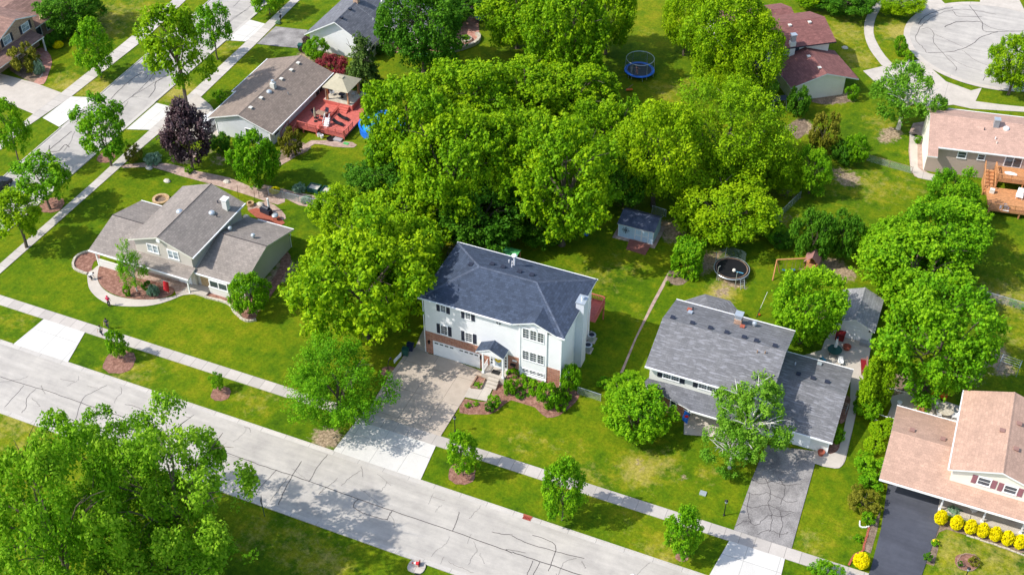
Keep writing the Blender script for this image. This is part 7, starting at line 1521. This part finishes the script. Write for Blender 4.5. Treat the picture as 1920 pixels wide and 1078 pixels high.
# green-framed raised boxes by the gravel strip
for x, y, w, lb in ((590, 357, 1.6, 'green-framed garden box beside the fence, left one'), (612, 362, 1.1, 'green-framed garden box beside the fence, right one')):
    p = G(x, y); t = thing('garden_box', lb, 'garden box', V3(p), math.radians(2), 'garden boxes by the fence'); b = MB()
    for y0 in (-.6, .6): b.box(-w/2, w/2, y0-.04, y0+.04, 0, .7)
    for x0 in (-w/2, w/2): b.box(x0-.04, x0+.04, -.6, .6, 0, .7)
    b.build('frame', M['dkgreen'], t); MB().box(-w/2+.05, w/2-.05, -.55, .55, 0, .5).build('contents', M['rock'], t)
# ---- rear patio of the tan house
p = G(500, 400); t = thing('barbecue', 'dark covered barbecue on the rear patio of the tan house', 'barbecue', V3(p), math.radians(-10)); MB().box(-.85, .75, -.35, .35, .1, .8).build('cabinet', M['dark'], t); MB().tube([(-.5, 0, .85), (.5, 0, .85)], .3, 10).build('lid', M['dark'], t)
p = G(505.5, 397); t = thing('patio_heater', 'white upright post on the rear patio of the tan house', 'post', V3(p)); MB().tube([(0, 0, 0), (0, 0, 2.0)], [.2, .12], 10).build('post', M['white'], t); MB().lathe((0, 0, 2.0), [(.14, 0), (.14, .2), (.02, .26)], 10).build('cap', M['white'], t)
p = G(517, 412); t = thing('gas_grill', 'round silver kettle grill on the rear patio of the tan house', 'barbecue', V3(p)); MB().lathe((0, 0, .5), [(.1, -.1), (.42, .1), (.46, .25), (.3, .42), (.02, .48)], 16).build('kettle', M['steel'], t)
for k in range(3): a = 2*PI*k/3; MB().tube([(.3*math.cos(a), .3*math.sin(a), 0), (.15*math.cos(a), .15*math.sin(a), .5)], .025, 5).build('leg', M['black'], t)
for x, y, r, lb in ((302.5, 377, 1.15, 'ring-shaped stone fire pit behind the tan house'), (470, 385, .5, 'small terracotta pot ring on the rear patio of the tan house')):
    p = G(x, y); t = thing('fire_pit', lb, 'fire pit', V3(p)); MB().lathe((0, 0, 0), [(r, 0), (r, .45), (r*.68, .45), (r*.66, .1)], 22, cap=False).build('stone_ring', M['flag'], t); MB().lathe((0, 0, .1), [(.01, 0), (r*.67, 0)], 22, cap=False).build('ashes', M['soil'], t)
for x, y, lb in ((462, 408, 'big garden rock left on the rear patio rim'), (488, 384, 'big garden rock at the back of the rear patio'), (240+640/8.727, 250+790/8.727, 'single pale boulder on the gravel strip'), (240+345/8.727, 250+560/8.727+2, 'pale stone on the gravel strip beside the silver shrub'), (1449+435/40, 91, 'pale boulder on the lawn right of the maroon roofs'), (425, 342, 'rock at the end of the chain-link fence')):
    p = G(x if x < 1449 else 1584, y); t = thing('garden_rock', lb, 'rock', V3(p)); b = MB(); b.lathe((0, 0, -.05), [(.42, 0), (.5, .15), (.36, .33), (.05, .42)], 9, sx=1.1, sy=.8, smooth=False); b.build('rock', M['rock'], t)
for x, y, lb in ((447, 372, 'leftmost'), (478, 378, 'middle'), (486, 372, 'rightmost')):
    p = G(x, y); t = thing('plant_stake', lb+' thin dark garden stake behind the tan house', 'stake', V3(p), 0, 'thin stakes behind the tan house'); MB().tube([(0, 0, 0), (.1, .1, 2.2)], .025, 5).build('stake', M['black'], t)
# ---- flags
def flag(p, z, rz, m, label, extra=None, w=.9, l=1.4):
    t = thing('house_flag', label, 'flag', (p[0], p[1], 0), rz); MB().tube([(0, .9, z-.6), (0, 0, z)], .025, 6).build('pole', M['white'], t); b = MB(); n = 8
    for i in range(n):
        u0, u1 = i/n, (i+1)/n; f = lambda u, v: (.10*math.sin(6*u+3*v)*u+.25*v*(u), .15+.6*v-.2*u, z-.12-.35*v-l*u)
        b.face([f(u0, 0), f(u1, 0), f(u1, 1), f(u0, 1)], smooth=True)
    c = b.build('cloth', M[m], t); sd = c.modifiers.new('thick', 'SOLIDIFY'); sd.thickness = .02
    if extra: b = MB(); b.lathe((0, 0, 0), [(.01, 0), (.22, 0)], 14, cap=False, smooth=False); o = b.build('emblem', M[extra], c); o.location = (.12, .4, z-.95); o.rotation_euler = (0, math.radians(90), 0)
p = G(310, 532, 1.6); t = flag((p.x, p.y-.5), 2.6, math.radians(-48), 'red', 'red flag hanging from the porch of the tan house', w=1.1, l=1.5)
p = G(1281, 778, 1.4); flag((p.x, p.y-.2), 2.5, math.radians(-72), 'blue', 'blue flag with a red and white patch on the grey house porch', 'red', l=1.5)
# ---- stone edging of the beds
def edging(P, label, w=.28, h_=.22, m='stone', closed=False):
    P = resample([Vector((p[0], p[1], 0)) for p in P], 4, closed); o = P[0].copy(); t = thing('stone_edging', label, 'edging', V3(o)); b = MB(); acc = 0
    for a, c in zip(P, P[1:]+([P[0]] if closed else [])):
        d = (c-a); L_ = d.length; u = d/L_; nn = Vector((-u.y, u.x, 0)); k = max(1, round(L_/.45))
        for i in range(k): j = rt.uniform(-.03, .03); b.obox(a-o, u, nn, L_*i/k+.015, L_*(i+1)/k-.015, 0, h_+j, -w/2+j, w/2+j)
    b.build('stones', M[m], t)
edging(pts(B0, (1130, 620), (1150, 650), (1210, 665), (1290, 695), (1320, 740), (1380, 785), (1440, 780)), 'pale stone edging round the bed with the dense round bush')
edging(pts(B0, (550, 395), (480, 400), (425, 430), (412, 480), (440, 505), (490, 522)), 'stone edging of the left bed of the tan house')
M['curb2'] = paint('pale_concrete_edge', (.6, .56, .5), .9)
sheet('front_path', resample(pts(B0, (492, 520), (497, 590), (520, 630), (560, 665), (620, 693), (700, 703), (800, 703), (880, 692), (960, 668), (1030, 640), (1120, 632), (1110, 600), (1060, 585), (990, 640), (930, 655), (870, 664), (760, 664), (650, 645), (580, 605), (548, 550), (555, 490), (566, 470), (545, 478), (520, 500)), 3), 'plainconc', .024)
sheet('brick_patio', pts(B0, (820, 500), (1060, 585), (990, 640), (975, 600), (900, 570)), 'gravel', .023)
edging([G(1812+a*17, 1054+b*14) for a, b in ((-1, 0), (-.6, -.9), (.1, -1.1), (.9, -.95), (1.4, -.2), (1.2, .6), (.5, 1.1), (-.4, 1), (-.9, .6))], 'thin dark edging round the lawn bed at the bottom right', .12, .08, 'timber', True)
edging([crop(1560, 780, 3.615)(*q) for q in ((190, 710), (188, 740), (205, 755), (240, 752), (250, 745))], 'curved white edging ring beside the dark driveway', .12, .14, 'white')
edging([crop(1560, 780, 3.615)(*q) for q in ((250, 750), (240, 800), (215, 880), (205, 915), (150, 945), (110, 1010))], 'red brick edging strip left of the dark driveway', .2, .1, 'terra')
edging([crop(1720, 880, 5.445)(*q) for q in ((500, 672), (700, 735), (1010, 845), (1100, 880))], 'pale edging strip in front of the golden shrubs', .16, .1)
edging(pts(A0, (195, 325), (230, 350), (245, 400), (225, 440)), 'low edging beside the curved brick path', .15, .1)
edging([crop(760, 0, 7.185)(*q) for q in ((530, 715), (700, 690), (860, 640), (960, 590), (1000, 520), (960, 480))], 'curved stone wall round the patio at the top centre', .5, .6)
# planter beside the porch steps
pl = px((883, 728), (895, 707.5), (910, 711.5), (901.5, 730)); t = thing('square_planter', 'timber-edged square planter beside the porch steps', 'planter', V3(pl[0])); b = MB()
for a, c in zip(pl, pl[1:]+pl[:1]): d = c-a; u = d.normalized(); b.obox(a-pl[0], u, Vector((-u.y, u.x, 0)), 0, d.length, 0, .35, -.08, .08)
b.build('frame', M['timber'], t); MB().prism([tuple(q-pl[0]) for q in pl], 0, .2).build('soil', M['mulch'], t)
# ---- patio behind the grey garage
p = G(1574, 636); t = thing('storage_box', 'dark red box at the small garage door', 'box', (p.x, p.y, .08)); MB().box(-.5, .5, -.4, .4, 0, .9).build('box', M['darkred'], t); MB().box(-.53, .53, -.43, .43, .9, .98).build('lid', M['darkred'], t)
p = G(1587, 655); t = thing('fire_bowl', 'round rusty fire bowl on the patio behind the grey garage', 'fire pit', (p.x, p.y, .08)); MB().lathe((0, 0, 0), [(.35, 0), (.5, .45), (.42, .45), (.3, .2), (.01, .18)], 16).build('bowl', M['terra'], t)
p = G(1618.5, 692); t = thing('garden_bench', 'dark red garden bench on the patio beside the arborvitae', 'bench', (p.x, p.y, .08), math.radians(-78)); MB().box(-1.1, 1.1, -.35, .3, .4, .48).build('seat', M['darkred'], t); MB().box(-1.1, 1.1, .25, .35, .48, 1.0).build('backrest', M['rose'], t)
for x in (-1.0, 1.0): MB().box(x-.06, x+.06, -.3, .3, 0, .65).build('side_frame', M['rose'], t)
chair(G(1542, 680), .08, math.radians(150), 'ltblue', 'light blue folding chair on the patio behind the grey garage'); chair(G(1575, 684), .08, math.radians(20), 'white', 'white draped chair on the patio behind the grey garage')
t = thing('patio_table', 'glass patio table around the folded white umbrella', 'table', V3(G(1563, 664), .08)); b = MB(); b.lathe((0, 0, .68), [(.3, 0), (.85, 0), (.85, .04), (.3, .04)], 20); b.build('tabletop', M['dkgreen'], t)
for k in range(4): a = PI/4+PI/2*k; MB().tube([(.6*math.cos(a), .6*math.sin(a), 0), (.6*math.cos(a), .6*math.sin(a), .68)], .025, 5).build('leg', M['black'], t)
p = crop(1420, 700, 5.99)(710, 918); t = thing('plant_pot', 'round terracotta pot at the grey garage corner', 'pot', (p.x, p.y, .11)); MB().lathe((0, 0, 0), [(.26, 0), (.4, .5), (.33, .5), (.3, .4), (.01, .4)], 14).build('pot', M['terra'], t)
p = crop(1420, 700, 5.99)(970, 420); t = thing('metal_rack', 'low metal rack in the red mulch beside the grey garage', 'rack', (p.x, p.y, .1), math.radians(-5)); b = MB()
for y in (-.5, -.2, .1, .4): b.tube([(-.3, y, 0), (-.3, y, .8), (.3, y, .8), (.3, y, 0)], .02, 4)
b.tube([(-.3, -.5, .8), (-.3, .4, .8)], .02, 4); b.tube([(.3, -.5, .8), (.3, .4, .8)], .02, 4); b.build('rack', M['steel'], t)
# ---- patio behind the peach roof
K = crop(1640, 700, 9.8); zz = .08
p = K(1270, 745); t = thing('patio_table', 'round beige table on the patio behind the peach roof', 'table', (p.x, p.y, zz)); MB().lathe((0, 0, .68), [(.01, .05), (.95, .05), (.95, 0), (.01, 0)], 24, cap=False).build('tabletop', M['stone'], t); MB().tube([(0, 0, 0), (0, 0, .68)], [.3, .08], 8).build('pedestal', M['offwhite'], t)
chair(K(1445, 830), zz, math.radians(-80), 'white', 'white plastic chair right of the round beige table', 'white plastic chairs', fm='white'); chair(K(1170, 790), zz, math.radians(100), 'white', 'white plastic chair left of the round beige table', 'white plastic chairs', fm='white'); chair(K(1150, 680), zz, math.radians(50), 'white', 'white plastic chair at the back left of the round beige table', 'white plastic chairs', fm='white')
p = K(845, 600); t = thing('raised_planter', 'orange timber planter box with leafy plants behind the peach roof', 'planter', (p.x, p.y, zz), math.radians(8)); b = MB(); b.box(-.45, -.38, -1.0, 1.0, 0, .7); b.box(.38, .45, -1.0, 1.0, 0, .7); b.box(-.45, .45, -1.0, -.93, 0, .7); b.box(-.45, .45, .93, 1.0, 0, .7); b.build('frame', M['cedar'], t); MB().box(-.38, .38, -.93, .93, 0, .5).build('soil', M['soil'], t)
instance('shrub', (p.x, p.y+.1, zz+.45), .42, .45, 1, 'leafy vegetables growing in the orange planter box', 'plant', None)
p = K(1160, 450); t = thing('play_cart', 'orange and red toy cart under the tree behind the peach roof', 'cart', V3(p), math.radians(-10)); MB().box(-.8, .5, -.3, .3, .5, .9).build('tray', M['orange'], t); MB().box(.5, .9, -.32, .32, .3, .95).build('front_panel', M['red'], t)
for x in (-.6, .6):
    for y in (-.3, .3): MB().tube([(x, y-.04, .2), (x, y+.04, .2)], .2, 10).build('wheel', M['black'], t)
for x, y, lb in ((258, 345, 'upper white-rimmed round pot beside the gravel patio'), (222, 410, 'lower white-rimmed round pot beside the gravel patio')):
    p = K(x, y); t = thing('round_pot', lb, 'pot', V3(p), 0, 'white-rimmed pots'); MB().lathe((0, 0, 0), [(.25, 0), (.34, .4), (.24, .42), (.22, .3)], 14).build('rim', M['white'], t); MB().lathe((0, 0, .3), [(.01, 0), (.23, 0)], 12, cap=False).build('soil', M['soil'], t)
p = K(445, 580); t = thing('round_pot', 'white pot at the back corner of the peach garage roof', 'pot', V3(p)); MB().lathe((0, 0, 0), [(.22, 0), (.3, .5), (.2, .5)], 14).build('pot', M['white'], t)
t = thing('rock_border', 'row of small pale stones behind the gravel patio', 'stones', V3(K(300, 280)), 0); o = K(300, 280); b = MB()
for k in range(26):
    q = K(300+k*25+rt.uniform(-8, 8), 280+k*6.4+rt.uniform(-10, 10)); b.lathe((q.x-o.x, q.y-o.y, 0), [(.14, 0), (.15, .08), (.03, .16)], 6, sx=rt.uniform(.7, 1.3), smooth=False)
b.build('stones', M['rock'], t); t['kind'] = 'stuff'
p = G(1795, 966); t = thing('porch_planter', 'stone planter trough with yellow flowers under the porch', 'planter', V3(p), 0); MB().box(-1.2, 1.2, -.3, .3, 0, .35).build('trough', M['stone'], t)
p = G(1824.5, 958, .4); t = thing('bird_bath', 'white bird bath on the porch of the peach-roofed house', 'bird bath', (p.x, p.y, 0)); MB().lathe((0, 0, 0), [(.2, 0), (.08, .2), (.07, .65), (.4, .75), (.42, .82), (.3, .8)], 16).build('bowl', M['white'], t)
p = crop(1720, 880, 5.445)(940, 525); t = thing('door_mat', 'reddish brown mat on the porch of the peach-roofed house', 'mat', (p.x, p.y+.4, .25)); MB().box(-.6, .6, -.4, .4, 0, .03).build('mat', M['terra'], t)
# ---- timber deck furniture at the top right
f9 = crop(1820, 280, 7.19)
def F(x, y, z): return G(1820+x/7.19, 280+y/7.19, z)
p = F(460, 775, 1.4); t = thing('round_stool', 'grey round stool on a white square base on the lower timber deck', 'stool', (p.x, p.y, 1.1)); MB().box(-.6, .6, -.5, .5, 0, .05).build('base', M['white'], t); MB().lathe((0, 0, .05), [(.42, 0), (.42, .5), (.3, .52)], 16).build('drum', M['grey'], t)
p = F(660, 620, 1.5); t = thing('plastic_slide_chair', 'white plastic lounge chair on the lower timber deck', 'chair', (p.x, p.y, 1.1)); MB().box(-.45, .45, -.5, .4, .35, .42).build('seat', M['white'], t); b = MB(); b.slab([(-.42, .35, .42), (.42, .35, .42), (.35, .7, 1.15), (-.35, .7, 1.15)], .06, 0, 0); b.build('backrest', M['white'], t)
for x in (-.4, .4):
    for y in (-.42, .35): MB().tube([(x, y, 0), (x, y, .38)], .03, 5).build('leg', M['white'], t)
p = F(290, 560, 1.4); t = thing('white_crate', 'small white crate at the left of the lower timber deck', 'crate', (p.x, p.y, 1.1)); MB().box(-.3, .3, -.25, .25, 0, .6).build('crate', M['offwhite'], t)
p = F(545, 318, 2.6); t = thing('oval_mat', 'pale oval tray on the upper timber deck before the sliding door', 'tray', (p.x, p.y, 2.36)); MB().lathe((0, 0, 0), [(.6, 0), (.65, .12), (.5, .1), (.01, .06)], 18, sx=1.3, sy=.6).build('tray', M['white'], t)
# ---- clothesline at the right
p, q = G(1870, 694), G(1905, 706); t = thing('clothesline', 'metal clothesline poles on the shaded lawn above the peach roofs', 'clothesline', V3(q)); d = p-q
for c in (Vector((0, 0, 0)), d): b = MB(); b.tube([c, c+Vector((0, 0, 2.0))], .045, 6); b.tube([c+Vector((-.1, -.7, 2.0)), c+Vector((.1, .7, 2.0))], .035, 6); b.build('post', M['steel'], t)
for k in range(4): o = Vector((0, -.6+.4*k, 2.02)); MB().tube([o, d+o], .02, 4).build('line', M['steel'], t)
# ---- top left and top odds
p = G(527.3, 44); t = thing('mail_box', 'dark mailbox on a post beside the pavement at the top', 'mailbox', V3(p), math.radians(20)); MB().tube([(0, 0, 0), (0, 0, 1.9)], .05, 6).build('post', M['black'], t); MB().box(-.12, .12, -.28, .28, 1.1, 1.4).build('box', M['black'], t); MB().lathe((0, 0, 1.9), [(.1, 0), (.12, .25), (.02, .32)], 8).build('lantern', M['black'], t)
instance('sage', (p.x-.4, p.y-.3, 0), .45, .5, 0, 'pale flowering tuft at the foot of the mailbox', 'plant', None)
p = G(566, 99); instance('purple', (p.x, p.y, 0), .13, .13, 0, 'magenta flowers beside the dark green bin', 'flowers', None)
for x, y, lb in ((793, 107, 'upper blue tub half hidden by trees at the top centre'), (900, 37, 'blue tub beside the patio at the top centre')):
    p = G(x, y); t = thing('plastic_tub', lb, 'tub', V3(p), 0, 'blue tubs'); MB().lathe((0, 0, 0), [(.6, 0), (.8, .45), (.7, .45), (.55, .1), (.01, .1)], 18).build('tub', M['ltblue'], t)
p = G(1180, 172); t = thing('log_bench', 'orange and timber seat below the blue trampoline', 'bench', V3(p), .5); MB().box(-.5, .5, -.2, .2, .3, .4).build('seat', M['orange'], t); MB().tube([(-.6, .3, 0), (.6, .5, .9)], .06, 6).build('plank', M['timber'], t)
b = MB(); q = crop(760, 0, 7.185); p = q(625, 660); t = thing('raised_bed', 'dark-soiled brick raised bed at the top centre patio', 'raised bed', V3(p), math.radians(30)); MB().box(-2.0, 2.0, -.6, .6, 0, .6).build('walls', M['pavers'], t); MB().box(-1.85, 1.85, -.45, .45, .6, .62).build('soil', M['soil'], t)
p = q(820, 545); t = thing('planter_ring', 'round planter with low greenery on the top centre patio', 'planter', V3(p)); MB().lathe((0, 0, 0), [(.95, 0), (.95, .4), (.7, .4), (.68, .15)], 20, cap=False).build('ring', M['stone'], t); MB().lathe((0, 0, .15), [(.01, 0), (.7, 0)], 20, cap=False).build('soil', M['soil'], t)
instance('shrub', (p.x, p.y, .1), .6, .5, 0, 'low greenery in the round planter at the top centre', 'plant', None)
p = G(1459, 206); t = thing('swing_bench', 'white-framed dark canopy swing beside the maroon-roofed garage', 'garden swing', V3(p), math.radians(35)); b = MB()
for x in (-1, 1): b.tube([(x, -.6, 0), (x, 0, 1.9), (x, .6, 0)], .05, 6)
b.tube([(-1, 0, 1.9), (1, 0, 1.9)], .05, 6); b.build('frame', M['offwhite'], t); MB().slab([(-1.1, -.6, 1.95), (1.1, -.6, 1.95), (1.1, .6, 2.05), (-1.1, .6, 2.05)], .05, 0, 0).build('canopy', M['dark'], t); MB().box(-.8, .8, -.3, .3, .5, .6).build('seat', M['dark'], t)
for k in range(12):     # yellow flowers at the drive
    p = crop(1720, 880, 5.445)(160+rt.uniform(-12, 50), 745+rt.uniform(-15, 12)); 
    if k == 0: b = MB(); o = p.copy(); tf = thing('yellow_flowers', 'cluster of yellow flowers at the edge of the dark driveway', 'flowers', V3(o))
    b.ball((p.x-o.x, p.y-o.y, .3), .09, 6)
    b.tube([(p.x-o.x, p.y-o.y, 0), (p.x-o.x, p.y-o.y, .3)], .015, 4)
b.build('blooms', M['yellow'], tf); tf['kind'] = 'stuff'
